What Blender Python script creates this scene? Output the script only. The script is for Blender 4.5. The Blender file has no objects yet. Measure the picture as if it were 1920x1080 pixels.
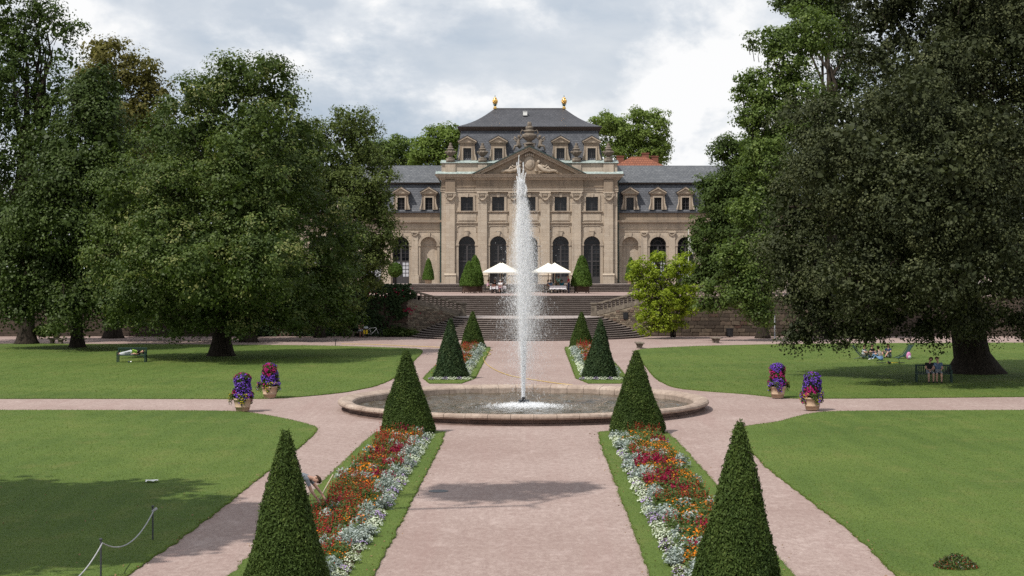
import bpy, math, random
import numpy as np
from mathutils import Vector, Matrix

PI = math.pi
F = 3000.0            # focal length in pixels of the 1920 px wide photograph
ZC = 6.1              # eye height above the garden gravel
CX = 0.42             # the eye stands a little right of the garden's axis
sc = bpy.context.scene
col = sc.collection
random.seed(7)

# ------------------------------------------------------------------ camera
cam_d = bpy.data.cameras.new('camera')
cam = bpy.data.objects.new('camera', cam_d)
col.objects.link(cam)
cam.location = (CX, 0, ZC)
cam.rotation_euler = (PI/2, 0, 0)
cam_d.sensor_width = 36
cam_d.lens = 36*F/1920
cam_d.shift_x = -40/1920
cam_d.shift_y = -42/1920
cam_d.clip_start = 0.5
cam_d.clip_end = 6000
sc.camera = cam
sc.render.resolution_x, sc.render.resolution_y = 1024, 576

# ------------------------------------------------------------------ light
SUN_EL, SUN_AZ = math.radians(55), math.radians(48)      # azimuth: to the left of straight behind the camera
to_sun = Vector((-math.sin(SUN_AZ)*math.cos(SUN_EL), -math.cos(SUN_AZ)*math.cos(SUN_EL), math.sin(SUN_EL)))
sun_d = bpy.data.lights.new('sun', 'SUN')
sun_d.energy = 4.6
sun_d.angle = math.radians(0.55)
sun_d.color = (1.0, 0.95, 0.87)
sun = bpy.data.objects.new('sun', sun_d)
col.objects.link(sun)
sun.rotation_euler = to_sun.to_track_quat('Z', 'Y').to_euler()

world = bpy.data.worlds.new('World')
sc.world = world
world.use_nodes = True
wt = world.node_tree
wn = wt.nodes
wn.clear()

def wnode(t, **k):
    n = wn.new(t)
    for a, b in k.items():
        setattr(n, a, b)
    return n

w_out = wnode('ShaderNodeOutputWorld')
bg = wnode('ShaderNodeBackground')
sky = wnode('ShaderNodeTexSky')
sky.sky_type = 'NISHITA'
sky.sun_disc = False
sky.sun_elevation = SUN_EL
sky.sun_rotation = math.atan2(to_sun.x, to_sun.y)
sky.air_density = 1.0
sky.dust_density = 2.0
tc = wnode('ShaderNodeTexCoord')

def cloud_noise(offset, scale, detail, rough, dist=0.0, zs=2.1):
    mp = wnode('ShaderNodeMapping')
    mp.inputs['Location'].default_value = offset
    mp.inputs['Scale'].default_value = (scale, scale, scale*zs)
    nz = wnode('ShaderNodeTexNoise')
    nz.inputs['Scale'].default_value = 1.0
    nz.inputs['Detail'].default_value = detail
    nz.inputs['Roughness'].default_value = rough
    nz.inputs['Distortion'].default_value = dist
    wt.links.new(tc.outputs['Generated'], mp.inputs['Vector'])
    wt.links.new(mp.outputs['Vector'], nz.inputs['Vector'])
    return nz.outputs['Fac']

def wramp(fac, stops):
    r = wnode('ShaderNodeValToRGB')
    el = r.color_ramp.elements
    while len(el) < len(stops):
        el.new(0.5)
    for e, (p, c) in zip(el, stops):
        e.position = p
        e.color = (*c, 1)
    wt.links.new(fac, r.inputs['Fac'])
    return r.outputs['Color']

def wmix(fac, a, b, mode='MIX'):
    m = wnode('ShaderNodeMixRGB')
    m.blend_type = mode
    for s, v in ((m.inputs['Fac'], fac), (m.inputs['Color1'], a), (m.inputs['Color2'], b)):
        if hasattr(v, 'links'):
            wt.links.new(v, s)
        else:
            s.default_value = v if isinstance(v, (int, float)) else (*v, 1)
    return m.outputs['Color']

SKY_S = 0.09
skycol = wmix(1.0, sky.outputs['Color'], (SKY_S, SKY_S, SKY_S), 'MULTIPLY')
# a hazy blue sky, a high veil, and billowing masses with bright tops and grey bellies
OFF = (0.0, 0.0, 0.0)
def off(x, y, z): return (x+OFF[0], y+OFF[1], z+OFF[2])
veil = cloud_noise(off(3.1, 0.4, 1.2), 4.2, 7, 0.55, 0.5, 2.4)
body = cloud_noise(off(1.7, 2.3, 0.35), 4.0, 11, 0.58, 0.2, 1.5)
body_up = cloud_noise(off(1.58, 2.25, 0.52), 4.0, 8, 0.56, 0.2, 1.5)
veilcol = wramp(veil, [(0.32, (0.42, 0.52, 0.65)), (0.47, (0.58, 0.65, 0.74)), (0.62, (0.78, 0.815, 0.86))])
base = wmix(0.86, skycol, veilcol)
shade = wnode('ShaderNodeMath', operation='SUBTRACT')
wt.links.new(body, shade.inputs[0]); wt.links.new(body_up, shade.inputs[1])
half = wnode('ShaderNodeMath', operation='ADD'); half.inputs[1].default_value = 0.5
wt.links.new(shade.outputs[0], half.inputs[0])
lit = wramp(half.outputs[0], [(0.43, (0.58, 0.64, 0.72)), (0.495, (0.75, 0.79, 0.84)), (0.545, (0.97, 0.975, 0.98))])
mask = wramp(body, [(0.45, (0, 0, 0)), (0.525, (1, 1, 1))])
clouds = wmix(mask, base, lit)
wt.links.new(clouds, bg.inputs['Color'])
bg.inputs['Strength'].default_value = 1.01
wt.links.new(bg.outputs['Background'], w_out.inputs['Surface'])

sc.view_settings.view_transform = 'Standard'
sc.view_settings.look = 'None'
sc.view_settings.exposure = 0.0
sc.view_settings.gamma = 1.0
sc.view_settings.use_curve_mapping = False
sc.cycles.use_denoising = False
sc.cycles.max_bounces = 6
sc.cycles.diffuse_bounces = 3
sc.cycles.glossy_bounces = 3
sc.cycles.transmission_bounces = 4
sc.cycles.transparent_max_bounces = 16
sc.cycles.sample_clamp_indirect = 6.0

# ------------------------------------------------------------------ helpers
def gp(px, py, z=0.0):
    """ground point seen at a pixel of the photograph"""
    s = (py-498)/(ZC-z)
    return ((px-1000)/s+CX, F/s)

def at(px, py, d):
    """point seen at a pixel, d metres away"""
    s = F/d
    return Vector(((px-1000)/s+CX, d, ZC-(py-498)/s))

def empty(name, loc=(0, 0, 0), rz=0.0, label=None, cat=None, group=None):
    o = bpy.data.objects.new(name, None)
    o.empty_display_size = 0.2
    o.location = loc
    o.rotation_euler = (0, 0, rz)
    col.objects.link(o)
    tag(o, label, cat, group)
    return o

def tag(o, label=None, cat=None, group=None, kind=None):
    if label: o['label'] = label
    if cat: o['category'] = cat
    if group: o['group'] = group
    if kind: o['kind'] = kind
    return o

def link(name, me, mat=None, parent=None, loc=None):
    o = bpy.data.objects.new(name, me)
    if mat is not None and len(me.materials) == 0:
        for m in (mat if isinstance(mat, (list, tuple)) else [mat]):
            me.materials.append(m)
    if loc is not None:
        o.location = loc
    if parent is not None:
        o.parent = parent
    col.objects.link(o)
    return o

def copy_tree(o, parent=None):
    c = o.copy()
    col.objects.link(c)
    c.parent = parent
    for ch in list(o.children):
        copy_tree(ch, c)
    return c

class MB:
    """collects shapes into one mesh"""
    def __init__(self):
        self.v = []; self.f = []; self.mi = []; self.m = 0
    def _add(self, vs, fs, M=None):
        n = len(self.v)
        if M is not None:
            vs = [tuple(M @ Vector(p)) for p in vs]
        self.v.extend([tuple(p) for p in vs])
        for f in fs:
            self.f.append([i+n for i in f]); self.mi.append(self.m)
        return self
    def poly(self, pts, M=None):
        return self._add(pts, [list(range(len(pts)))], M)
    def box(self, x0, x1, y0, y1, z0, z1, M=None):
        vs = [(x0,y0,z0),(x1,y0,z0),(x1,y1,z0),(x0,y1,z0),(x0,y0,z1),(x1,y0,z1),(x1,y1,z1),(x0,y1,z1)]
        return self._add(vs, [(3,2,1,0),(4,5,6,7),(0,1,5,4),(1,2,6,5),(2,3,7,6),(3,0,4,7)], M)
    def bbox(self, x0, x1, y0, y1, z0, z1, b=0.02, M=None):
        """box with chamfered top edges"""
        vs = [(x0,y0,z0),(x1,y0,z0),(x1,y1,z0),(x0,y1,z0),(x0,y0,z1-b),(x1,y0,z1-b),(x1,y1,z1-b),(x0,y1,z1-b),
              (x0+b,y0+b,z1),(x1-b,y0+b,z1),(x1-b,y1-b,z1),(x0+b,y1-b,z1)]
        fs = [(3,2,1,0),(0,1,5,4),(1,2,6,5),(2,3,7,6),(3,0,4,7),(4,5,9,8),(5,6,10,9),(6,7,11,10),(7,4,8,11),(8,9,10,11)]
        return self._add(vs, fs, M)
    def prism(self, prof, y0, y1, M=None):
        """profile in x,z (counter clockwise seen from -y) extruded along y"""
        n = len(prof)
        vs = [(x, y0, z) for x, z in prof]+[(x, y1, z) for x, z in prof]
        fs = [list(range(n)), list(range(2*n-1, n-1, -1))]
        for i in range(n):
            j = (i+1) % n
            fs.append((j, i, i+n, j+n))
        return self._add(vs, fs, M)
    def sweepx(self, prof, x0, x1, M=None, caps=True, mitre=0.0):
        """profile in y,z swept along x; mitre lengthens the ends with projection"""
        n = len(prof)
        vs = [(x0+mitre*y, y, z) for y, z in prof]+[(x1-mitre*y, y, z) for y, z in prof]
        fs = []
        for i in range(n):
            j = (i+1) % n
            fs.append((i, i+n, j+n, j))
        if caps:
            fs += [list(range(n)), list(range(2*n-1, n-1, -1))]
        return self._add(vs, fs, M)
    def lathe(self, prof, seg=12, M=None, sx=1.0, sy=1.0):
        vs = []; fs = []
        n = len(prof)
        for i in range(seg):
            a = 2*PI*i/seg
            for r, z in prof:
                vs.append((r*math.cos(a)*sx, r*math.sin(a)*sy, z))
        for i in range(seg):
            j = (i+1) % seg
            for k in range(n-1):
                fs.append((i*n+k, j*n+k, j*n+k+1, i*n+k+1))
        if prof[0][0] > 1e-4: fs.append([i*n for i in range(seg-1, -1, -1)])
        if prof[-1][0] > 1e-4: fs.append([i*n+n-1 for i in range(seg)])
        return self._add(vs, fs, M)
    def tube(self, pts, radii, seg=8, caps=True, M=None):
        pts = [Vector(p) for p in pts]
        if isinstance(radii, (int, float)): radii = [radii]*len(pts)
        vs = []; fs = []
        up = Vector((0, 0, 1))
        n = len(pts)
        prev = None
        for i, p in enumerate(pts):
            d = (pts[min(i+1, n-1)]-pts[max(i-1, 0)])
            if d.length < 1e-9: d = Vector((0, 0, 1))
            d.normalize()
            if prev is None:
                a = d.cross(up if abs(d.z) < 0.95 else Vector((1, 0, 0))).normalized()
            else:
                a = (prev-d*prev.dot(d)).normalized()
            prev = a
            b = d.cross(a)
            for k in range(seg):
                t = 2*PI*k/seg
                vs.append(p+(a*math.cos(t)+b*math.sin(t))*radii[i])
        for i in range(n-1):
            for k in range(seg):
                l = (k+1) % seg
                fs.append((i*seg+k, i*seg+l, (i+1)*seg+l, (i+1)*seg+k))
        if caps:
            fs.append(list(range(seg-1, -1, -1)))
            fs.append(list(range((n-1)*seg, n*seg)))
        return self._add(vs, fs, M)
    def ell(self, c, r, seg=12, rings=8, M=None):
        prof = [(max(math.sin(PI*i/rings), 1e-5 if i in (0, rings) else 0), -math.cos(PI*i/rings)) for i in range(rings+1)]
        T = Matrix.Translation(c) @ Matrix.Diagonal((r[0], r[1], r[2], 1))
        return self.lathe(prof, seg, (M @ T) if M is not None else T)
    def mesh(self, name, mats=None, smooth=False):
        me = bpy.data.meshes.new(name)
        me.from_pydata(self.v, [], self.f)
        if mats is not None:
            for m in (mats if isinstance(mats, (list, tuple)) else [mats]):
                me.materials.append(m)
        if any(self.mi):
            me.polygons.foreach_set('material_index', self.mi)
        if smooth:
            me.polygons.foreach_set('use_smooth', [True]*len(me.polygons))
        me.update()
        return me
    def build(self, name, mats, parent=None, smooth=False, loc=None):
        return link(name, self.mesh(name, mats, smooth), None, parent, loc)

def np_mesh(name, V, faces_n, mats, mi=None, rnd=None, smooth=False):
    """V: (faces*faces_n, 3) unshared corners"""
    me = bpy.data.meshes.new(name)
    n = len(V); nf = n//faces_n
    me.vertices.add(n); me.loops.add(n); me.polygons.add(nf)
    me.vertices.foreach_set('co', np.asarray(V, np.float32).ravel())
    me.loops.foreach_set('vertex_index', np.arange(n, dtype=np.int32))
    me.polygons.foreach_set('loop_start', np.arange(0, n, faces_n, dtype=np.int32))
    me.polygons.foreach_set('loop_total', np.full(nf, faces_n, np.int32))
    for m in (mats if isinstance(mats, (list, tuple)) else [mats]):
        me.materials.append(m)
    if mi is not None:
        me.polygons.foreach_set('material_index', np.asarray(mi, np.int32))
    if rnd is not None:
        a = me.attributes.new('rnd', 'FLOAT', 'FACE')
        a.data.foreach_set('value', np.asarray(rnd, np.float32))
    me.update(calc_edges=True)
    return me

def unit(a):
    return a/np.maximum(np.linalg.norm(a, axis=-1, keepdims=True), 1e-9)

def leaf_quads(P, N, L, W, rng, droop=None):
    """one kite-shaped leaf per point: P centre, N normal, L length, W width (arrays)"""
    n = len(P)
    R = rng.normal(size=(n, 3))
    if droop is not None: R = R*0.6+np.asarray(droop)
    T = unit(R-N*np.sum(R*N, 1, keepdims=True))
    B = np.cross(N, T)
    L = np.broadcast_to(np.asarray(L), (n,))[:, None]; W = np.broadcast_to(np.asarray(W), (n,))[:, None]
    q = np.empty((n, 4, 3))
    q[:, 0] = P-T*L*0.5
    q[:, 1] = P+B*W*0.5-T*L*0.05+N*L*0.06
    q[:, 2] = P+T*L*0.5
    q[:, 3] = P-B*W*0.5-T*L*0.05+N*L*0.06
    return q.reshape(-1, 3)

# ------------------------------------------------------------------ materials
class NT:
    def __init__(self, name):
        self.mat = bpy.data.materials.new(name); self.mat.use_nodes = True
        self.t = self.mat.node_tree; self.n = self.t.nodes
        self.b = self.n['Principled BSDF']
        self.out = self.n['Material Output']
    def new(self, t, **k):
        n = self.n.new(t)
        for a, b in k.items(): setattr(n, a, b)
        return n
    def set(self, sock, v):
        if hasattr(v, 'links'): self.t.links.new(v, sock)
        elif isinstance(v, tuple) and len(v) == 3 and sock.type == 'RGBA': sock.default_value = (*v, 1)
        else: sock.default_value = v
    def coord(self, kind='Object', scale=(1, 1, 1), loc=(0, 0, 0), rot=(0, 0, 0)):
        c = self.new('ShaderNodeTexCoord'); m = self.new('ShaderNodeMapping')
        m.inputs['Scale'].default_value = scale; m.inputs['Location'].default_value = loc; m.inputs['Rotation'].default_value = rot
        self.t.links.new(c.outputs[kind], m.inputs['Vector'])
        return m.outputs['Vector']
    def geo(self, scale=(1, 1, 1)):
        g = self.new('ShaderNodeNewGeometry'); m = self.new('ShaderNodeMapping')
        m.inputs['Scale'].default_value = scale
        self.t.links.new(g.outputs['Position'], m.inputs['Vector'])
        return m.outputs['Vector']
    def noise(self, vec, scale, detail=4, rough=0.55, dist=0.0):
        n = self.new('ShaderNodeTexNoise')
        n.inputs['Scale'].default_value = scale; n.inputs['Detail'].default_value = detail
        n.inputs['Roughness'].default_value = rough; n.inputs['Distortion'].default_value = dist
        if vec is not None: self.t.links.new(vec, n.inputs['Vector'])
        return n.outputs['Fac']
    def ramp(self, fac, stops, interp='LINEAR'):
        r = self.new('ShaderNodeValToRGB'); r.color_ramp.interpolation = interp
        el = r.color_ramp.elements
        while len(el) < len(stops): el.new(0.5)
        for e, (p, c) in zip(el, stops):
            e.position = p
            e.color = (*c, 1) if isinstance(c, tuple) else (c, c, c, 1)
        self.t.links.new(fac, r.inputs['Fac'])
        return r.outputs['Color']
    def mix(self, fac, a, b, mode='MIX'):
        m = self.new('ShaderNodeMixRGB', blend_type=mode)
        self.set(m.inputs['Fac'], fac); self.set(m.inputs['Color1'], a); self.set(m.inputs['Color2'], b)
        return m.outputs['Color']
    def bump(self, h, strength=0.3, dist=0.02):
        b = self.new('ShaderNodeBump')
        b.inputs['Strength'].default_value = strength; b.inputs['Distance'].default_value = dist
        self.t.links.new(h, b.inputs['Height']); self.t.links.new(b.outputs['Normal'], self.b.inputs['Normal'])
    def fin(self, colr=None, rough=0.8, spec=0.3, metal=0.0):
        if colr is not None: self.set(self.b.inputs['Base Color'], colr)
        self.set(self.b.inputs['Roughness'], rough)
        self.b.inputs['Specular IOR Level'].default_value = spec
        self.b.inputs['Metallic'].default_value = metal
        return self.mat

def plain(name, c, rough=0.6, spec=0.4, metal=0.0, var=0.12, scale=6.0):
    m = NT(name)
    v = m.noise(m.coord(), scale, 4)
    k = m.mix(v, tuple(x*(1-var) for x in c), tuple(min(1, x*(1+var)) for x in c))
    return m.fin(k, rough, spec, metal)

def leafmat(name, dark, light, trans=0.25, rough=0.6, spec=0.12, tip=None):
    spec = min(spec, 0.16)
    m = NT(name)
    a = m.new('ShaderNodeAttribute', attribute_name='rnd')
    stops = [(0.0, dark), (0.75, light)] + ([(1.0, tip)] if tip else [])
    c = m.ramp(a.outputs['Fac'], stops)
    nz = m.noise(m.geo(), 0.35, 2)
    c = m.mix(m.ramp(nz, [(0.35, 0.0), (0.65, 0.35)]), c, tuple(x*1.25 for x in light))
    m.fin(c, rough, spec)
    tr = m.new('ShaderNodeBsdfTranslucent')
    m.t.links.new(m.mix(1.0, c, (1.25, 1.35, 0.7), 'MULTIPLY'), tr.inputs['Color'])
    ms = m.new('ShaderNodeMixShader'); ms.inputs['Fac'].default_value = trans
    m.t.links.new(m.b.outputs['BSDF'], ms.inputs[1]); m.t.links.new(tr.outputs['BSDF'], ms.inputs[2])
    m.t.links.new(ms.outputs['Shader'], m.out.inputs['Surface'])
    return m.mat

M = {}
def make_materials():
    # pink gravel: grit, trodden lighter lanes, raked streaks, damp and dusty patches
    m = NT('pink_gravel'); g = m.geo()
    big = m.noise(g, 0.16, 5, 0.6)
    fine = m.noise(g, 22, 4, 0.8)
    grit = m.noise(m.geo((1, 0.5, 1)), 6.5, 5, 0.8)
    mid = m.noise(m.geo((1, 0.55, 1)), 1.5, 6, 0.7, 0.4)
    lane = m.noise(m.geo((1.15, 0.05, 1)), 1.0, 5, 0.65)
    c = m.ramp(big, [(0.3, (0.305, 0.228, 0.203)), (0.52, (0.36, 0.280, 0.252)), (0.72, (0.405, 0.322, 0.292))])
    c = m.mix(m.ramp(grit, [(0.40, 0.5), (0.56, 0.0)]), c, (0.215, 0.148, 0.132))
    c = m.mix(m.ramp(grit, [(0.56, 0.0), (0.72, 0.5)]), c, (0.52, 0.43, 0.40))
    c = m.mix(m.ramp(fine, [(0.36, 0.55), (0.58, 0.0)]), c, (0.17, 0.115, 0.105))
    c = m.mix(m.ramp(mid, [(0.54, 0.0), (0.74, 0.42)]), c, (0.47, 0.38, 0.352))
    c = m.mix(m.ramp(mid, [(0.26, 0.45), (0.44, 0.0)]), c, (0.235, 0.165, 0.15))
    c = m.mix(m.ramp(lane, [(0.50, 0.0), (0.70, 0.42)]), c, (0.27, 0.185, 0.168))
    m.bump(grit, 0.6, 0.03)
    M['gravel'] = m.fin(c, 0.95, 0.12)
    # lawn
    m = NT('lawn_grass'); g = m.geo()
    big = m.noise(g, 0.11, 4); fine = m.noise(g, 21, 3, 0.75); mid = m.noise(m.geo((1, 0.45, 1)), 0.9, 5, 0.65)
    c = m.ramp(big, [(0.3, (0.071, 0.117, 0.024)), (0.5, (0.100, 0.152, 0.032)), (0.7, (0.142, 0.185, 0.043))])
    c = m.mix(m.ramp(mid, [(0.52, 0.0), (0.70, 0.6)]), c, (0.17, 0.178, 0.052))
    c = m.mix(m.ramp(mid, [(0.28, 0.5), (0.46, 0.0)]), c, (0.060, 0.100, 0.020))
    wv = m.new('ShaderNodeTexWave', wave_type='BANDS', bands_direction='X')
    wv.inputs['Scale'].default_value = 0.34; wv.inputs['Distortion'].default_value = 1.4; wv.inputs['Detail'].default_value = 2
    m.t.links.new(m.geo((0.8, 0.35, 1)), wv.inputs['Vector'])
    c = m.mix(m.ramp(wv.outputs['Fac'], [(0.25, 0.0), (0.85, 0.22)]), c, (0.135, 0.19, 0.04))
    dry = m.noise(m.geo((0.5, 0.9, 1)), 0.35, 6, 0.7)
    c = m.mix(m.ramp(dry, [(0.60, 0.0), (0.74, 0.6)]), c, (0.22, 0.20, 0.075))
    c = m.mix(m.ramp(fine, [(0.36, 0.75), (0.6, 0.0)]), c, (0.045, 0.070, 0.016))
    m.bump(fine, 0.8, 0.04)
    M['lawn'] = m.fin(c, 0.9, 0.15)
    M['blade'] = leafmat('grass_blades', (0.074, 0.122, 0.023), (0.112, 0.166, 0.034), 0.3, 0.8, 0.08, (0.19, 0.195, 0.06))
    # sandstone ashlar
    def ashlar(name, ca, cb, bw=0.95, bh=0.42, mort=0.010, soot=0.5):
        m = NT(name); v = m.coord('Object', (1, 1, 1), rot=(PI/2, 0, 0))
        b = m.new('ShaderNodeTexBrick'); b.offset = 0.5
        b.inputs['Scale'].default_value = 1.0; b.inputs['Brick Width'].default_value = bw; b.inputs['Row Height'].default_value = bh
        b.inputs['Mortar Size'].default_value = mort; b.inputs['Bias'].default_value = 0.0
        b.inputs['Color1'].default_value = (*ca, 1); b.inputs['Color2'].default_value = (*cb, 1)
        b.inputs['Mortar'].default_value = (ca[0]*0.72, ca[1]*0.66, ca[2]*0.62, 1)
        m.t.links.new(v, b.inputs['Vector'])
        o = m.coord()
        st = m.noise(m.coord('Object', (2.6, 2.6, 0.22)), 1.0, 6, 0.65)
        gr = m.noise(m.coord('Object', (1, 1, 5)), 2.5, 5, 0.6)
        bl = m.noise(o, 0.55, 4)
        c = m.mix(m.ramp(gr, [(0.35, 0.35), (0.65, 0.0)]), b.outputs['Color'], (ca[0]*0.72, ca[1]*0.64, ca[2]*0.56))
        c = m.mix(m.ramp(bl, [(0.45, 0.0), (0.75, 0.4)]), c, (cb[0]*1.18, cb[1]*1.12, cb[2]*1.05))
        c = m.mix(m.ramp(st, [(0.50, 0.0), (0.72, soot)]), c, (0.13, 0.108, 0.09))
        m.bump(b.outputs['Fac'], 0.15, -0.01)
        return m.fin(c, 0.9, 0.15)
    M['ashlar'] = ashlar('sandstone_ashlar', (0.425, 0.36, 0.292), (0.485, 0.42, 0.345), soot=0.42)
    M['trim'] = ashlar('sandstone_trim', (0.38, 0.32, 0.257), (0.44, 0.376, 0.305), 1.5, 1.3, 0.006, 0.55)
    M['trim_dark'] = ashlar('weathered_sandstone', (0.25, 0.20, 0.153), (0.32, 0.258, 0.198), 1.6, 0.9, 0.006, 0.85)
    m = NT('grey_weathered_stone'); o = m.coord()
    c = m.ramp(m.noise(o, 3.5, 6, 0.7), [(0.3, (0.085, 0.072, 0.06)), (0.55, (0.19, 0.16, 0.13)), (0.75, (0.30, 0.26, 0.21))])
    M['urn'] = m.fin(c, 0.95, 0.1)
    # step stone
    m = NT('step_stone'); g = m.geo()
    c = m.ramp(m.noise(m.geo((0.8, 3, 3)), 1.2, 5, 0.65), [(0.3, (0.125, 0.102, 0.092)), (0.6, (0.215, 0.18, 0.163)), (0.8, (0.31, 0.27, 0.245))])
    c = m.mix(m.ramp(m.noise(g, 7, 3), [(0.5, 0.0), (0.75, 0.5)]), c, (0.09, 0.073, 0.065))
    M['step'] = m.fin(c, 0.9, 0.15)
    m = NT('riser_stone'); g = m.geo()
    c = m.ramp(m.noise(m.geo((0.6, 1, 3)), 1.5, 5, 0.65), [(0.3, (0.045, 0.034, 0.03)), (0.7, (0.105, 0.083, 0.075))])
    M['riser'] = m.fin(c, 0.9, 0.1)
    # landing slabs
    m = NT('landing_slabs')
    b = m.new('ShaderNodeTexBrick'); b.inputs['Scale'].default_value = 1.0; b.inputs['Brick Width'].default_value = 1.3; b.inputs['Row Height'].default_value = 0.8
    b.inputs['Mortar Size'].default_value = 0.02; b.inputs['Color1'].default_value = (0.29, 0.25, 0.235, 1); b.inputs['Color2'].default_value = (0.34, 0.295, 0.275, 1)
    b.inputs['Mortar'].default_value = (0.13, 0.11, 0.10, 1); m.t.links.new(m.geo(), b.inputs['Vector'])
    M['slabs'] = m.fin(b.outputs['Color'], 0.9, 0.15)
    # fountain stone
    m = NT('fountain_sandstone'); o = m.geo()
    c = m.ramp(m.noise(o, 1.1, 5, 0.6), [(0.3, (0.27, 0.205, 0.165)), (0.55, (0.37, 0.292, 0.24)), (0.75, (0.45, 0.37, 0.31))])
    c = m.mix(m.ramp(m.noise(m.geo((1, 1, 1.0)), 6.5, 5, 0.7), [(0.46, 0.0), (0.68, 0.6)]), c, (0.16, 0.122, 0.10))
    M['fount'] = m.fin(c, 0.85, 0.2)
    m = NT('fountain_plinth'); o = m.geo()
    c = m.ramp(m.noise(o, 1.6, 5, 0.65), [(0.3, (0.10, 0.068, 0.058)), (0.6, (0.20, 0.14, 0.118)), (0.8, (0.27, 0.20, 0.17))])
    M['fount_base'] = m.fin(c, 0.9, 0.15)
    M['basin'] = plain('basin_floor', (0.13, 0.10, 0.062), 0.9, 0.1, 0, 0.35, 0.9)
    m = NT('fountain_water')
    g = m.geo((0.55, 1.0, 1))
    n1 = m.noise(m.geo((1.5, 0.42, 1)), 1.5, 5, 0.6, 0.8)
    c = m.ramp(m.noise(m.geo(), 0.35, 3), [(0.35, (0.046, 0.037, 0.020)), (0.7, (0.085, 0.070, 0.042))])
    m.bump(n1, 1.0, 0.34)
    m.b.inputs['IOR'].default_value = 1.33
    M['water'] = m.fin(c, 0.06, 0.6)
    m = NT('water_drops')
    m.b.inputs['IOR'].default_value = 1.33
    m.fin((0.97, 0.98, 1.0), 0.3, 0.5)
    tr = m.new('ShaderNodeBsdfTranslucent'); tr.inputs['Color'].default_value = (0.98, 0.99, 1.0, 1)
    ms = m.new('ShaderNodeMixShader'); ms.inputs['Fac'].default_value = 0.5
    m.t.links.new(m.b.outputs['BSDF'], ms.inputs[1]); m.t.links.new(tr.outputs['BSDF'], ms.inputs[2])
    tp = m.new('ShaderNodeBsdfTransparent'); m2 = m.new('ShaderNodeMixShader'); m2.inputs['Fac'].default_value = 0.58
    m.t.links.new(ms.outputs['Shader'], m2.inputs[1]); m.t.links.new(tp.outputs['BSDF'], m2.inputs[2])
    m.t.links.new(m2.outputs['Shader'], m.out.inputs['Surface'])
    M['drops'] = m.mat
    # slate
    def slate(name, ca, cb, mort, bw=0.34, bh=0.20, light=0.25):
        m = NT(name)
        b = m.new('ShaderNodeTexBrick'); b.inputs['Scale'].default_value = 1.0; b.inputs['Brick Width'].default_value = bw; b.inputs['Row Height'].default_value = bh
        b.inputs['Mortar Size'].default_value = 0.018; b.inputs['Color1'].default_value = (*ca, 1); b.inputs['Color2'].default_value = (*cb, 1); b.inputs['Mortar'].default_value = (*mort, 1)
        m.t.links.new(m.coord('Object', (1, 1, 1), rot=(PI/2, 0, 0)), b.inputs['Vector'])
        sp = m.noise(m.coord('Object', (2.2, 2.2, 5)), 1.7, 4, 0.7)
        c = m.mix(m.ramp(sp, [(0.56, 0.0), (0.66, light*2)]), b.outputs['Color'], (0.24, 0.245, 0.25))
        c = m.mix(m.ramp(m.noise(m.coord(), 0.5, 4), [(0.4, 0.0), (0.7, 0.4)]), c, (ca[0]*0.6, ca[1]*0.6, ca[2]*0.6))
        m.bump(b.outputs['Fac'], 0.4, -0.02)
        return m.fin(c, 0.55, 0.4)
    M['slate'] = slate('grey_slate', (0.072, 0.078, 0.094), (0.118, 0.124, 0.142), (0.035, 0.037, 0.045), light=0.22)
    M['slate_dark'] = slate('dark_slate', (0.047, 0.048, 0.056), (0.068, 0.068, 0.077), (0.03, 0.03, 0.035), light=0.06)
    M['slate_wing'] = slate('mottled_slate', (0.075, 0.08, 0.09), (0.115, 0.12, 0.128), (0.045, 0.047, 0.052), light=0.3)
    m = NT('patina_copper'); c = m.ramp(m.noise(m.coord('Object', (3, 3, 1)), 1.4, 4), [(0.35, (0.20, 0.245, 0.235)), (0.6, (0.36, 0.42, 0.40)), (0.8, (0.47, 0.50, 0.48))])
    M['copper'] = m.fin(c, 0.7, 0.3)
    M['gutter'] = plain('dark_green_pipe', (0.030, 0.055, 0.05), 0.5, 0.4)
    M['wood_eave'] = plain('brown_eave', (0.075, 0.055, 0.045), 0.7, 0.3)
    M['gold'] = plain('gilded', (0.78, 0.50, 0.16), 0.28, 0.5, 0.9)
    M['verdigris'] = plain('dark_verdigris', (0.03, 0.085, 0.06), 0.5, 0.4)
    m = NT('window_glass'); m.fin(m.ramp(m.noise(m.coord(), 1.2, 2), [(0.4, (0.006, 0.007, 0.009)), (0.7, (0.022, 0.023, 0.027))]), 0.12, 0.32)
    m.bump(m.noise(m.coord(), 2.0, 2), 0.08, 0.05)
    M['glass'] = m.mat
    M['frame'] = plain('dark_window_frame', (0.060, 0.056, 0.058), 0.6, 0.2)
    M['curtain'] = plain('white_curtain', (0.50, 0.51, 0.55), 0.9, 0.1, 0, 0.15, 14)
    M['white'] = plain('white_paint', (0.76, 0.76, 0.74), 0.6, 0.3, 0, 0.04)
    M['canvas'] = plain('cream_canvas', (0.80, 0.79, 0.72), 0.85, 0.1, 0, 0.03)
    M['wood_pole'] = plain('pale_wood', (0.52, 0.45, 0.33), 0.6, 0.3)
    M['terracotta'] = plain('weathered_terracotta', (0.44, 0.32, 0.225), 0.85, 0.15, 0, 0.25, 5)
    M['corten'] = plain('brown_planter', (0.085, 0.055, 0.042), 0.8, 0.2, 0, 0.3, 4)
    M['bench'] = plain('dark_green_bench', (0.010, 0.034, 0.026), 0.5, 0.4)
    M['black'] = plain('black_metal', (0.016, 0.016, 0.018), 0.45, 0.4)
    M['post'] = plain('grey_iron', (0.055, 0.058, 0.066), 0.5, 0.4, 0.2)
    M['rope'] = plain('grey_rope', (0.36, 0.36, 0.37), 0.8, 0.2)
    M['cloth'] = plain('white_tablecloth', (0.74, 0.72, 0.76), 0.9, 0.1, 0, 0.08)
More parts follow.
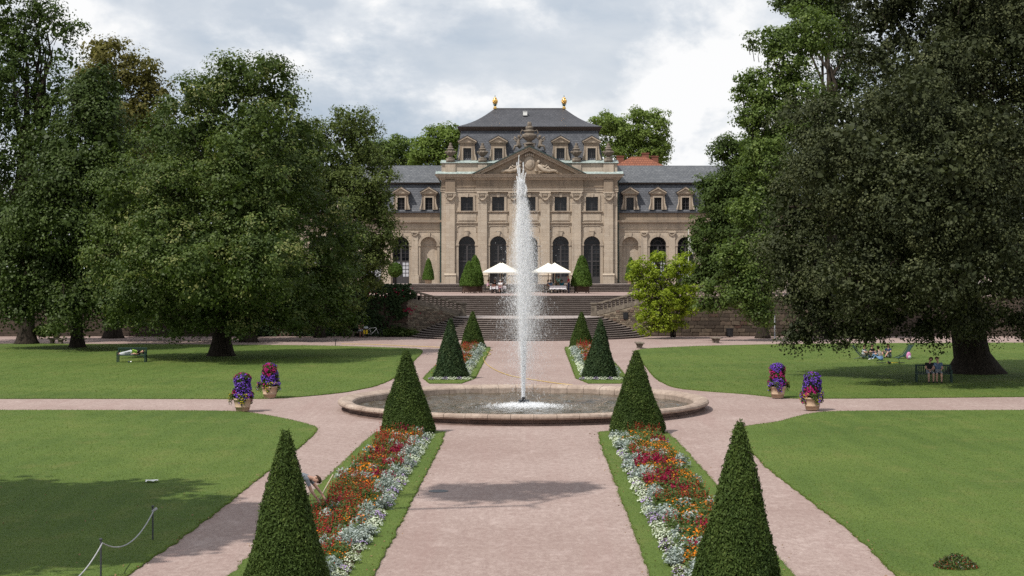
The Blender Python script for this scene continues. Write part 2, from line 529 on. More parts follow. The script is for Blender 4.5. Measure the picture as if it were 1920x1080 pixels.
    M['soil'] = plain('dark_soil', (0.05, 0.036, 0.027), 0.95, 0.05, 0, 0.4, 8)
    M['yellow'] = plain('yellow_plastic', (0.72, 0.52, 0.02), 0.5, 0.4)
    M['hose'] = plain('yellow_hose', (0.50, 0.36, 0.12), 0.5, 0.3)
    M['pink'] = plain('pink_fabric', (0.56, 0.22, 0.42), 0.8, 0.2)
    M['redtile'] = None
    m = NT('red_roof_tiles'); b = m.new('ShaderNodeTexBrick'); b.inputs['Scale'].default_value = 1.0; b.inputs['Brick Width'].default_value = 0.3; b.inputs['Row Height'].default_value = 0.28
    b.inputs['Mortar Size'].default_value = 0.03; b.inputs['Color1'].default_value = (0.25, 0.098, 0.058, 1); b.inputs['Color2'].default_value = (0.19, 0.078, 0.05, 1); b.inputs['Mortar'].default_value = (0.12, 0.04, 0.025, 1)
    m.t.links.new(m.coord('Object', rot=(PI/2, 0, 0)), b.inputs['Vector'])
    M['redtile'] = m.fin(b.outputs['Color'], 0.8, 0.2)
    M['brickred'] = plain('chimney_brick', (0.20, 0.085, 0.06), 0.9, 0.1, 0, 0.3, 5)
    # bark
    m = NT('bark'); c = m.ramp(m.noise(m.coord('Object', (6, 6, 0.8)), 1.6, 5, 0.65), [(0.35, (0.018, 0.014, 0.011)), (0.7, (0.06, 0.048, 0.038))])
    M['bark'] = m.fin(c, 0.95, 0.1)
    # rubble stones
    m = NT('rubble_stone'); oi = m.new('ShaderNodeObjectInfo')
    c = m.ramp(oi.outputs['Random'], [(0.0, (0.10, 0.078, 0.062)), (0.4, (0.20, 0.155, 0.118)), (0.7, (0.29, 0.235, 0.175)), (1.0, (0.16, 0.095, 0.075))])
    c = m.mix(m.ramp(m.noise(m.geo(), 5, 4), [(0.4, 0.5), (0.7, 0.0)]), c, (0.075, 0.06, 0.048))
    M['rubble'] = m.fin(c, 0.95, 0.1)
    m = NT('shaded_rubble_stone'); oi = m.new('ShaderNodeObjectInfo')  # rubble in darker tones: tree shade on the long wall put into the colour
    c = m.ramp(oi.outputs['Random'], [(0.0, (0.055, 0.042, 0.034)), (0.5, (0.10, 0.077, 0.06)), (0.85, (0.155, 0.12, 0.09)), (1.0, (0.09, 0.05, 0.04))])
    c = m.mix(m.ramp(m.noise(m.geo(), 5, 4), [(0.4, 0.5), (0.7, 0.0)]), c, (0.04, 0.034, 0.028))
    M['rubble_shaded'] = m.fin(c, 0.95, 0.1)
    m = NT('lime_mortar'); c = m.ramp(m.noise(m.geo(), 1.5, 5, 0.65), [(0.3, (0.13, 0.11, 0.085)), (0.7, (0.36, 0.31, 0.235))])
    M['mortar'] = m.fin(c, 0.95, 0.1)
    m = NT('old_wall'); b = m.new('ShaderNodeTexBrick'); b.inputs['Scale'].default_value = 1.0; b.inputs['Brick Width'].default_value = 0.62; b.inputs['Row Height'].default_value = 0.26
    b.inputs['Mortar Size'].default_value = 0.025; b.inputs['Color1'].default_value = (0.10, 0.078, 0.062, 1); b.inputs['Color2'].default_value = (0.062, 0.048, 0.04, 1); b.inputs['Mortar'].default_value = (0.05, 0.04, 0.033, 1)
    m.t.links.new(m.coord('Object', rot=(PI/2, 0, 0)), b.inputs['Vector'])
    m.bump(b.outputs['Fac'], 0.5, -0.03)
    M['oldwall'] = m.fin(b.outputs['Color'], 0.95, 0.1)
    # foliage
    M['lf_lime'] = leafmat('lime_leaves', (0.034, 0.057, 0.015), (0.088, 0.124, 0.030), 0.27, 0.5, 0.16, (0.21, 0.215, 0.08))
    M['lf_chest'] = leafmat('chestnut_leaves', (0.026, 0.045, 0.012), (0.060, 0.088, 0.021), 0.2, 0.5, 0.35)
    M['lf_tall'] = leafmat('tall_tree_leaves', (0.033, 0.055, 0.015), (0.068, 0.102, 0.025), 0.25)
    M['lf_gold'] = leafmat('olive_gold_leaves', (0.075, 0.073, 0.02), (0.155, 0.140, 0.04), 0.25)
    M['lf_rob'] = leafmat('robinia_leaves', (0.048, 0.070, 0.019), (0.105, 0.132, 0.038), 0.28)
    M['lf_back'] = leafmat('plane_tree_leaves', (0.080, 0.120, 0.026), (0.165, 0.225, 0.055), 0.4)
    M['lf_maple'] = leafmat('maple_leaves', (0.046, 0.076, 0.019), (0.125, 0.175, 0.044), 0.34, 0.45, 0.35, (0.17, 0.22, 0.06))
    M['lf_beech'] = leafmat('copper_beech_leaves', (0.022, 0.029, 0.013), (0.058, 0.068, 0.028), 0.14, 0.6, 0.14, (0.098, 0.106, 0.046))
    M['lf_mag'] = leafmat('yellow_green_leaves', (0.14, 0.19, 0.018), (0.26, 0.33, 0.032), 0.4, 0.45, 0.15, (0.34, 0.38, 0.05))
    M['lf_ivy'] = leafmat('ivy_leaves', (0.012, 0.026, 0.010), (0.030, 0.052, 0.018), 0.12)
    M['lf_yew'] = leafmat('yew_needles', (0.028, 0.050, 0.012), (0.058, 0.090, 0.020), 0.12, 0.6, 0.1, (0.105, 0.135, 0.034))
    M['lf_yewdark'] = leafmat('dark_yew_needles', (0.020, 0.040, 0.017), (0.042, 0.068, 0.027), 0.1, 0.6, 0.1, (0.07, 0.095, 0.036))
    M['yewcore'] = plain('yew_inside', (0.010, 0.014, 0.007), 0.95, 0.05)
    M['lf_bay'] = leafmat('bay_leaves', (0.048, 0.090, 0.016), (0.10, 0.165, 0.032), 0.25)
    M['fl_leaf'] = leafmat('bedding_leaves', (0.048, 0.078, 0.022), (0.10, 0.145, 0.045), 0.25)
    M['fl_silver'] = leafmat('silver_leaves', (0.15, 0.195, 0.175), (0.32, 0.365, 0.345), 0.15, 0.8, 0.1, (0.50, 0.54, 0.52))
    M['fl_red'] = leafmat('scarlet_petals', (0.20, 0.016, 0.016), (0.34, 0.034, 0.026), 0.2, 0.7, 0.1, (0.42, 0.09, 0.045))
    M['fl_orange'] = leafmat('orange_petals', (0.50, 0.115, 0.006), (0.68, 0.21, 0.012), 0.25, 0.7, 0.15, (0.75, 0.31, 0.03))
    M['fl_crim'] = leafmat('crimson_petals', (0.13, 0.003, 0.022), (0.25, 0.008, 0.045), 0.25, 0.7, 0.15, (0.34, 0.02, 0.08))
    M['fl_white'] = leafmat('white_petals', (0.40, 0.46, 0.34), (0.58, 0.62, 0.50), 0.2, 0.8, 0.1)
    M['fl_lilac'] = leafmat('lilac_petals', (0.22, 0.15, 0.34), (0.40, 0.30, 0.52), 0.2, 0.8, 0.1)
    M['fl_purple'] = leafmat('violet_petals', (0.075, 0.022, 0.26), (0.16, 0.055, 0.46), 0.25, 0.7, 0.15, (0.28, 0.15, 0.6))
    M['fl_magenta'] = leafmat('magenta_petals', (0.22, 0.006, 0.085), (0.40, 0.014, 0.15), 0.25, 0.7, 0.15)
    M['fl_yellow'] = leafmat('yellow_petals', (0.42, 0.33, 0.02), (0.62, 0.50, 0.03), 0.25, 0.7, 0.15)
    M['skin'] = plain('skin', (0.46, 0.27, 0.20), 0.6, 0.3)
    M['eye'] = plain('eye_dark', (0.03, 0.02, 0.018), 0.3, 0.5)
    M['lips'] = plain('lips', (0.36, 0.13, 0.11), 0.5, 0.3)
    for n, c in {'hair_brown': (0.045, 0.028, 0.018), 'hair_black': (0.014, 0.011, 0.010), 'hair_grey': (0.32, 0.31, 0.29), 'hair_blond': (0.36, 0.26, 0.13),
                 'c_white': (0.70, 0.68, 0.70), 'c_black': (0.018, 0.018, 0.02), 'c_grey': (0.22, 0.235, 0.26), 'c_lgrey': (0.50, 0.52, 0.55), 'c_navy': (0.025, 0.035, 0.075),
                 'c_blue': (0.16, 0.27, 0.44), 'c_teal': (0.03, 0.22, 0.30), 'c_mint': (0.25, 0.47, 0.38), 'c_olive': (0.10, 0.095, 0.06), 'c_brown': (0.17, 0.11, 0.08),
                 'c_red': (0.42, 0.022, 0.045), 'c_green': (0.30, 0.50, 0.08), 'c_denim': (0.10, 0.14, 0.22), 'c_khaki': (0.30, 0.26, 0.19), 'c_pink': (0.55, 0.34, 0.42)}.items():
        M[n] = plain(n, c, 0.85, 0.15, 0, 0.15, 12)
    m = NT('striped_shirt'); wv = m.new('ShaderNodeTexWave', wave_type='BANDS', bands_direction='Z'); wv.inputs['Scale'].default_value = 6
    m.t.links.new(m.coord('Object', rot=(0.5, 0.4, 0)), wv.inputs['Vector'])
    M['c_stripe'] = m.fin(m.ramp(wv.outputs['Fac'], [(0.4, (0.025, 0.02, 0.02)), (0.55, (0.55, 0.48, 0.42))]), 0.85, 0.15)
make_materials()

# ------------------------------------------------------------------ ground, lawns, paths
T_Z = 3.36          # terrace level
B_Z = 4.16          # floor level of the orangery
B_Y = 172.0         # facade plane
def rough_outline(pts, step=0.3, jit=0.05, seed=1, smooth=2):
    """closed outline through points, corners rounded, resampled and made a little ragged"""
    P = np.array(pts, float)
    for _ in range(smooth):
        Q = []
        n = len(P)
        for i in range(n):
            a, b = P[i], P[(i+1) % n]
            Q += [a*0.8+b*0.2, a*0.2+b*0.8]
        P = np.array(Q)
    out = []
    n = len(P)
    for i in range(n):
        a, b = P[i], P[(i+1) % n]
        d = np.linalg.norm(b-a)
        k = max(1, int(d/step)) if d < 25 else max(1, int(d/2))
        for j in range(k):
            out.append(a+(b-a)*j/k)
    out = np.array(out)
    rng = np.random.default_rng(seed)
    w = rng.normal(size=(len(out), 2))*jit
    w = (w+np.roll(w, 1, 0)+np.roll(w, -1, 0))/1.7
    return out+w

def sheet(name, outline, z, mat, skirt=0.0, kind='structure'):
    n = len(outline)
    b = MB()
    b.poly([(x, y, z) for x, y in outline])
    if skirt:
        for i in range(n):
            j = (i+1) % n
            (x0, y0), (x1, y1) = outline[i], outline[j]
            b.poly([(x0, y0, z-skirt), (x1, y1, z-skirt), (x1, y1, z), (x0, y0, z)])
    o = b.build(name, mat)
    tag(o, kind=kind)
    return o

def area2(o):
    x, y = np.array(o)[:, 0], np.array(o)[:, 1]
    return np.sum(x*np.roll(y, -1)-np.roll(x, -1)*y)

b = MB(); b.poly([(-1500, -300, 0), (1500, -300, 0), (1500, 3000, 0), (-1500, 3000, 0)])
tag(b.build('ground', M['gravel']), kind='structure')

lawn_px = {
 'lawn_back_left': [(-700,748),(200,748),(430,748.5),(510,748),(580,743.5),(650,736),(705,725),(738,711),(765,688),(799,655),(740,652.5),(600,648),(250,645.5),(-700,643)],
 'lawn_front_left': [(-900,770),(100,770),(380,771),(455,772.5),(520,783),(560,792),(600,803),(575,829),(505,882),(420,951),(330,1018),(235,1082),(60,1210),(-1600,1210)],
 'lawn_back_right': [(2700,741),(2200,743),(1920,744.5),(1560,748),(1470,747.5),(1400,739.5),(1320,734),(1262,728),(1228,711),(1203,678),(1183,655.5),(1300,649.5),(1420,646.5),(1600,644),(2700,640)],
 'lawn_front_right': [(1548,772),(1700,771),(1920,770),(2900,767),(3600,1210),(1800,1210),(1683,1082),(1600,1002),(1520,941),(1440,881),(1400,838),(1367,808),(1405,799),(1460,792),(1505,779)],
}
lawns = {}
for i, (k, pp) in enumerate(lawn_px.items()):
    o = rough_outline([gp(*p) for p in pp], 0.12, 0.018, 10+i, 2)
    if area2(o) < 0: o = o[::-1]
    lawns[k] = o
    sheet(k, o, 0.035, M['lawn'], 0.06)
STRIPS = []
for sx in (-1, 1):
    for (y0, y1, r) in ((26.0, 58.6, 'near'), (82.6, 119.6, 'far')):
        xa, xb = 2.72, 5.52
        pts = [(xa, y0), (xb, y0), (xb, y0+(y1-y0)*0.5), (xb-(0.15 if r == 'near' else 0.3), y1-0.3), (xb-0.6, y1+0.1), (xa+0.5, y1+0.15), (xa, y1-0.2), (xa, y0+(y1-y0)*0.5)]
        if sx < 0: pts = [(-x, y) for x, y in pts][::-1]
        o = rough_outline(pts, 0.12, 0.016, 40+len(STRIPS), 1)
        if area2(o) < 0: o = o[::-1]
        STRIPS.append((sx, y0, y1, r, o))
        sheet('grass_border_%s_%s' % (r, 'left' if sx < 0 else 'right'), o, 0.04, M['lawn'], 0.06)

def inside(P, poly):
    x, y = P[:, 0], P[:, 1]
    c = np.zeros(len(P), bool)
    n = len(poly)
    for i in range(n):
        x0, y0 = poly[i]; x1, y1 = poly[(i+1) % n]
        m = ((y0 > y) != (y1 > y))
        c ^= m & (x < (x1-x0)*(y-y0)/((y1-y0) if abs(y1-y0) > 1e-12 else 1e-12)+x0)
    return c

def grass_blades():
    rng = np.random.default_rng(5)
    PP = []
    for poly in list(lawns.values())+[s[4] for s in STRIPS]:
        lo, hi = poly.min(0), poly.max(0)
        lo = np.maximum(lo, [-44, 30]); hi = np.minimum(hi, [44, 124])
        A = max(0, (hi-lo).prod())
        if A <= 0: continue
        n = int(A*330)
        P = rng.uniform(lo, hi, (n, 2))
        # thin out with distance and outside the view
        keep = rng.random(n) < np.clip((34/P[:, 1])**2.2, 0, 1)
        keep &= (np.abs(P[:, 0]) < P[:, 1]*0.345+0.8)
        P = P[keep]
        PP.append(P[inside(P, poly)])
        # tufts on the edge
        E = []
        for a, c in zip(poly, np.roll(poly, -1, 0)):
            d = np.linalg.norm(c-a)
            y = max(a[1], 25)
            if d > 3 or abs(a[0]) > y*0.36+1 or y > 122: continue
            k = int(d*80*min(1, (40/y)**1.2)+rng.random())
            t = rng.random((k, 1))
            E.append(a+(c-a)*t+rng.normal(size=(k, 2))*0.025)
        if E: PP.append(np.concatenate(E))
    P = np.concatenate(PP)
    n = len(P)
    h = rng.uniform(0.012, 0.034, n)*np.clip(P[:, 1]/60, 1, 1.4)
    a = rng.uniform(0, 2*PI, n)
    w = 0.0065*np.clip(P[:, 1]/36, 1, 2.2)
    t = np.empty((n, 3, 3))
    dx, dy = np.cos(a)*w, np.sin(a)*w
    t[:, 0] = np.stack([P[:, 0]-dx, P[:, 1]-dy, np.full(n, 0.03)], 1)
    t[:, 1] = np.stack([P[:, 0]+dx, P[:, 1]+dy, np.full(n, 0.03)], 1)
    t[:, 2] = np.stack([P[:, 0]+rng.normal(size=n)*0.022, P[:, 1]+rng.normal(size=n)*0.022, 0.035+h], 1)
    o = link('grass', np_mesh('grass', t.reshape(-1, 3), 3, M['blade'], rnd=rng.random(n)**1.3))
    tag(o, 'short mown green grass covering the lawns and borders', 'grass', kind='stuff')
grass_blades()

# fallen leaves and crumbs along the lawn edges
def litter():
    rng = np.random.default_rng(9)
    P = []
    for poly in list(lawns.values())+[s[4] for s in STRIPS]:
        for a in poly:
            if 30 < a[1] < 62 and rng.random() < 0.4:
                P.append(a+rng.normal(size=2)*0.16)
    P = np.array(P+[(rng.uniform(-15, -7), rng.uniform(32, 44)) for _ in range(70)])
    n = len(P)
    q = leaf_quads(np.column_stack([P, np.full(n, 0.055)]), unit(rng.normal(size=(n, 3))*0.5+[0, 0, 1]), rng.uniform(0.03, 0.08, n), rng.uniform(0.02, 0.05, n), rng)
    m = leafmat('dry_leaves', (0.10, 0.06, 0.03), (0.24, 0.15, 0.08), 0.1)
    tag(link('fallen_leaves', np_mesh('fallen_leaves', q, 4, m, rnd=rng.random(n))), 'brown fallen leaves scattered on the lawn and path edges', 'leaves', kind='stuff')
litter()

# ------------------------------------------------------------------ terrace
b = MB()
b.poly([(-300, 138.45, T_Z), (-10.6, 138.45, T_Z), (-10.6, 146.6, T_Z), (10.6, 146.6, T_Z), (10.6, 138.45, T_Z), (300, 138.45, T_Z), (300, 900, T_Z), (-300, 900, T_Z)])
for s in (-1, 1):
    b.poly([(s*10.6, 138.45, 0), (s*10.6, 146.6, 0), (s*10.6, 146.6, T_Z), (s*10.6, 138.45, T_Z)])
tag(b.build('terrace_ground', M['gravel']), kind='structure')

# ------------------------------------------------------------------ staircase
def arc_pts(cx, cy, R, a0, a1, n):
    return [(cx+R*math.cos(a0+(a1-a0)*i/n), cy+R*math.sin(a0+(a1-a0)*i/n)) for i in range(n+1)]

def ring_slab(b, cx, cy, R0, R1, a0, a1, z0, z1, n):
    A = arc_pts(cx, cy, R0, a0, a1, n); B = arc_pts(cx, cy, R1, a0, a1, n)
    for i in range(n):
        b.poly([(*A[i], z0), (*A[i+1], z0), (*A[i+1], z1), (*A[i], z1)])
        b.poly([(*A[i], z1), (*A[i+1], z1), (*B[i+1], z1), (*B[i], z1)])
        b.poly([(*A[i+1], z0), (*A[i], z0), (*B[i], z0), (*B[i+1], z0)])
    for i in (0, n):
        b.poly([(*A[i], z0), (*B[i], z0), (*B[i], z1), (*A[i], z1)])

def step(parent, cx, cy, R, depth, a0, a1, z0, z1, n, nose=0.13):
    b = MB()
    ring_slab(b, cx, cy, R-nose, R-depth, a0, a1, z0-0.01, z1-0.055, n)
    ring_slab(b, cx, cy, R, R-depth, a0, a1, z1-0.055, z1, n)
    return b.build('step', M['step'], parent)

NL, NU, NB = 11, 10, 5
L_Z = 1.66
low = empty('garden_staircase', (0, 0, 0), label='wide half-round flight of stone steps rising from the gravel to the landing', cat='staircase')
for k in range(NL):
    z0, z1 = L_Z*k/NL, L_Z*(k+1)/NL
    step(low, 0, 140.0, 10.55-0.40*k, 0.75, PI, 2*PI, z0, z1, 56)
b = MB()
pts = arc_pts(0, 140.0, 10.55-0.40*(NL-1)-0.35, PI, 2*PI, 40)
b.poly([(x, y, L_Z+0.006) for x, y in pts]+[(9.9, 140.02, L_Z+0.006), (9.9, 144.5, L_Z+0.006), (-9.9, 144.5, L_Z+0.006), (-9.9, 140.02, L_Z+0.006)])
b.build('landing', M['slabs'], low)
up = empty('upper_staircase', (0, 0, 0), label='upper flight of broad stone steps between the landing and the terrace', cat='staircase')
RU = 55.0
ha = math.asin(10.4/RU)
for k in range(NU):
    z0, z1 = L_Z+(T_Z-L_Z)*k/NU, L_Z+(T_Z-L_Z)*(k+1)/NU
    step(up, 0, 141.9+RU, RU-0.37*k, 2.4 if k == NU-1 else 0.8, 1.5*PI-ha, 1.5*PI+ha, z0, z1-(0.004 if k == NU-1 else 0), 24)
fl = empty('orangery_steps', (0, 0, 0), label='low straight flight of stone steps along the foot of the orangery', cat='staircase')
for k in range(NB):
    z0, z1 = T_Z+(B_Z-T_Z)*k/NB, T_Z+(B_Z-T_Z)*(k+1)/NB
    yy = 166.4+0.36*k
    b = MB(); b.box(-19, 19, yy+0.12, yy+0.8, z0-0.01, z1-0.055); b.box(-19, 19, yy, yy+0.8, z1-0.055, z1-0.001*k)
    b.build('step', M['step'], fl)
b = MB(); b.box(-60, 60, 168.2, 200, T_Z-0.3, B_Z+0.003)
tag(b.build('orangery_forecourt', M['slabs']), kind='structure')

# ------------------------------------------------------------------ retaining walls with rubble facing
def stone_mesh(seed, mat):
    rng = random.Random(seed)
    b = MB()
    j = lambda: rng.uniform(-0.07, 0.07)
    o = [(-.5+j()*.5, 0, -.5+j()*.5), (.5+j()*.5, 0, -.5+j()*.5), (.5+j()*.5, 0, .5+j()*.5), (-.5+j()*.5, 0, .5+j()*.5)]
    i = [(x*0.86+j()*.4, -1+j()*2.5, z*0.80+j()*.4) for x, _, z in o]
    b._add([(x, 0.4, z) for x, _, z in o]+[(x, -0.5, z) for x, _, z in o]+i, [(0,1,5,4),(1,2,6,5),(2,3,7,6),(3,0,4,7),(4,5,9,8),(5,6,10,9),(6,7,11,10),(7,4,8,11),(8,9,10,11)])
    return b.mesh('stone', mat)
STONES = [stone_mesh(i, M['rubble']) for i in range(8)]
SHADED_STONES = [stone_mesh(i, M['rubble_shaded']) for i in range(8)]

def face_stones(parent, p0, p1, ztop, row=(0.17, 0.24), wid=(0.3, 0.62), proud=0.05, zmin=0.02, seed=1, limit=300, meshes=STONES):
    """stones on the vertical face from p0 to p1; ztop(u) is the height of the wall at distance u"""
    rng = random.Random(seed)
    d = Vector((p1[0]-p0[0], p1[1]-p0[1], 0)); L = d.length; d.normalize()
    rz = math.atan2(d.y, d.x)
    z = zmin; cnt = 0
    top = max(ztop(0), ztop(L))
    while z < top:
        h = rng.uniform(*row)
        u = rng.uniform(-0.2, 0.0)
        while u < L:
            w = rng.uniform(*wid)
            c = u+w/2
            if 0.05 < c < L-0.05 and z+h < ztop(min(max(c, 0), L))-0.02 and cnt < limit:
                o = link('stone', meshes[rng.randrange(8)], parent=parent)
                o.location = (p0[0]+d.x*c, p0[1]+d.y*c, z+h/2)
                o.rotation_euler = (0, rng.uniform(-0.03, 0.03), rz)
                o.scale = (w-0.035, proud*rng.uniform(0.6, 1.3), h-0.035)
                cnt += 1
            u += w
        z += h

def flank(s, label):
    w = empty('retaining_wall', (0, 0, 0), label=label, cat='wall')
    a, c = (s*5.95, 140.0), (s*10.4, 138.0)
    zt = lambda t: 1.75+(3.0-1.75)*t
    b = MB()
    # sloping flank
    n = Vector((-(c[1]-a[1]), c[0]-a[0])).normalized()
    if n.y < 0: n = -n
    q = [(a[0], a[1]), (c[0], c[1]), (c[0]+n.x*0.5, c[1]+n.y*0.5), (a[0]+n.x*0.5, a[1]+n.y*0.5)]
    zz = [zt(0), zt(1), zt(1), zt(0)]
    vs = [(x, y, -0.1) for x, y in q]+[(x, y, z) for (x, y), z in zip(q, zz)]
    b._add(vs, [(3,2,1,0),(4,5,6,7),(0,1,5,4),(1,2,6,5),(2,3,7,6),(3,0,4,7)])
    b.build('wall_core', M['mortar'], w)
    # dressed band under the balusters
    b = MB()
    o = n*-0.04
    q2 = [(a[0]+o.x, a[1]+o.y), (c[0]+o.x, c[1]+o.y), (c[0]+n.x*0.5, c[1]+n.y*0.5+0.04), (a[0]+n.x*0.5, a[1]+n.y*0.5+0.04)]
    vs = [(x, y, z-0.02) for (x, y), z in zip(q2, zz)]+[(x, y, z+0.36) for (x, y), z in zip(q2, zz)]
    b._add(vs, [(3,2,1,0),(4,5,6,7),(0,1,5,4),(1,2,6,5),(2,3,7,6),(3,0,4,7)])
    b.build('coping', M['urn'], w)
    Lf = math.hypot(c[0]-a[0], c[1]-a[1])
    if s > 0: face_stones(w, a, c, lambda u: zt(u/Lf), seed=3, row=(0.15, 0.22), wid=(0.28, 0.55), limit=150)
    else: face_stones(w, c, a, lambda u: zt(1-u/Lf), seed=4, row=(0.15, 0.22), wid=(0.28, 0.55), limit=150)
    # long straight wall
    b = MB()
    x0, x1 = (10.4, 70) if s > 0 else (-70, -10.4)
    b.box(x0, x1, 138.0, 138.5, -0.1, T_Z-0.05)
    b.build('long_wall', M['oldwall'], w)
    b = MB(); b.box(x0, x1, 137.9, 138.6, T_Z-0.05, T_Z+0.12); b.build('coping', M['urn'], w)
    if s > 0: face_stones(w, (10.4, 138.0), (24.5, 138.0), lambda u: T_Z-0.05, seed=5, row=(0.25, 0.36), wid=(0.5, 1.0), limit=148, meshes=SHADED_STONES)
    else: face_stones(w, (-24.5, 138.0), (-10.4, 138.0), lambda u: T_Z-0.05, seed=6, row=(0.25, 0.36), wid=(0.5, 1.0), limit=148, meshes=SHADED_STONES)
    if s > 0:
        b = MB(); b.box(-0.22, 0.22, -0.05, 0.05, -0.3, 0.3); b.box(-0.17, 0.17, -0.065, -0.04, -0.24, 0.24)
        t = 0.56
        o = b.build('plaque', M['black'], w); o.location = (a[0]+(c[0]-a[0])*t, a[1]+(c[1]-a[1])*t-0.06, 1.75); o.rotation_euler = (0, 0, math.atan2(c[1]-a[1], c[0]-a[0]))
    # balustrade
    bl = empty('balustrade', (0, 0, 0), label='stone balustrade climbing beside the steps %s' % ('above the ivied wall' if s < 0 else 'behind the yellow-green shrub'), cat='balustrade')
    b = MB(); px, py = s*5.72, 140.15
    b.bbox(px-0.24, px+0.24, py-0.24, py+0.24, L_Z, 2.72, 0.02); b.bbox(px-0.31, px+0.31, py-0.31, py+0.31, 2.72, 2.84, 0.03); b.box(px-0.29, px+0.29, py-0.29, py+0.29, L_Z, L_Z+0.16)
    b.build('pier', M['urn'], bl)
    prof = [(0.085, 0), (0.085, 0.05), (0.05, 0.08), (0.095, 0.22), (0.10, 0.28), (0.055, 0.46), (0.05, 0.54), (0.08, 0.57), (0.08, 0.62)]
    b = MB(); b.lathe(prof, 8); bm_ = b.mesh('baluster', M['urn'], True)
    N = 13
    for i in range(N):
        t = (i+0.6)/N
        o = link('baluster', bm_, parent=bl)
        o.location = (a[0]+(c[0]-a[0])*t+n.x*0.22, a[1]+(c[1]-a[1])*t+n.y*0.22, zt(t)+0.34)
    b = MB()
    for sgn in (0,):
        A = Vector((a[0]+n.x*0.22, a[1]+n.y*0.22, zt(0)+0.95)); C = Vector((c[0]+n.x*0.22, c[1]+n.y*0.22, zt(1)+0.95))
        hw = Vector((n.x, n.y, 0))*0.15
        up_ = Vector((0, 0, 0.15))
        vs = [A-hw, C-hw, C+hw, A+hw, A-hw+up_, C-hw+up_, C+hw+up_, A+hw+up_]
        b._add(vs, [(3,2,1,0),(4,5,6,7),(0,1,5,4),(1,2,6,5),(2,3,7,6),(3,0,4,7)])
    b.build('handrail', M['urn'], bl)
    # level stretch on top of the long wall
    xe = s*10.75; b = MB(); b.bbox(xe-0.24, xe+0.24, 137.98, 138.5, T_Z+0.12, T_Z+1.0, 0.02); b.build('pier', M['urn'], bl)
    b = MB(); x0, x1 = sorted((s*10.99, s*17.5)); b.box(x0, x1, 138.06, 138.42, T_Z+0.88, T_Z+1.02); b.build('handrail', M['urn'], bl)
    for i in range(22):
        o = link('baluster', bm_, parent=bl); o.location = (s*(11.2+i*0.29), 138.24, T_Z+0.12); o.scale = (1, 1, 0.76/0.62)
flank(-1, 'ivy-hung rubble stone retaining wall left of the steps')
flank(1, 'rubble stone retaining wall with a dark plaque right of the steps')

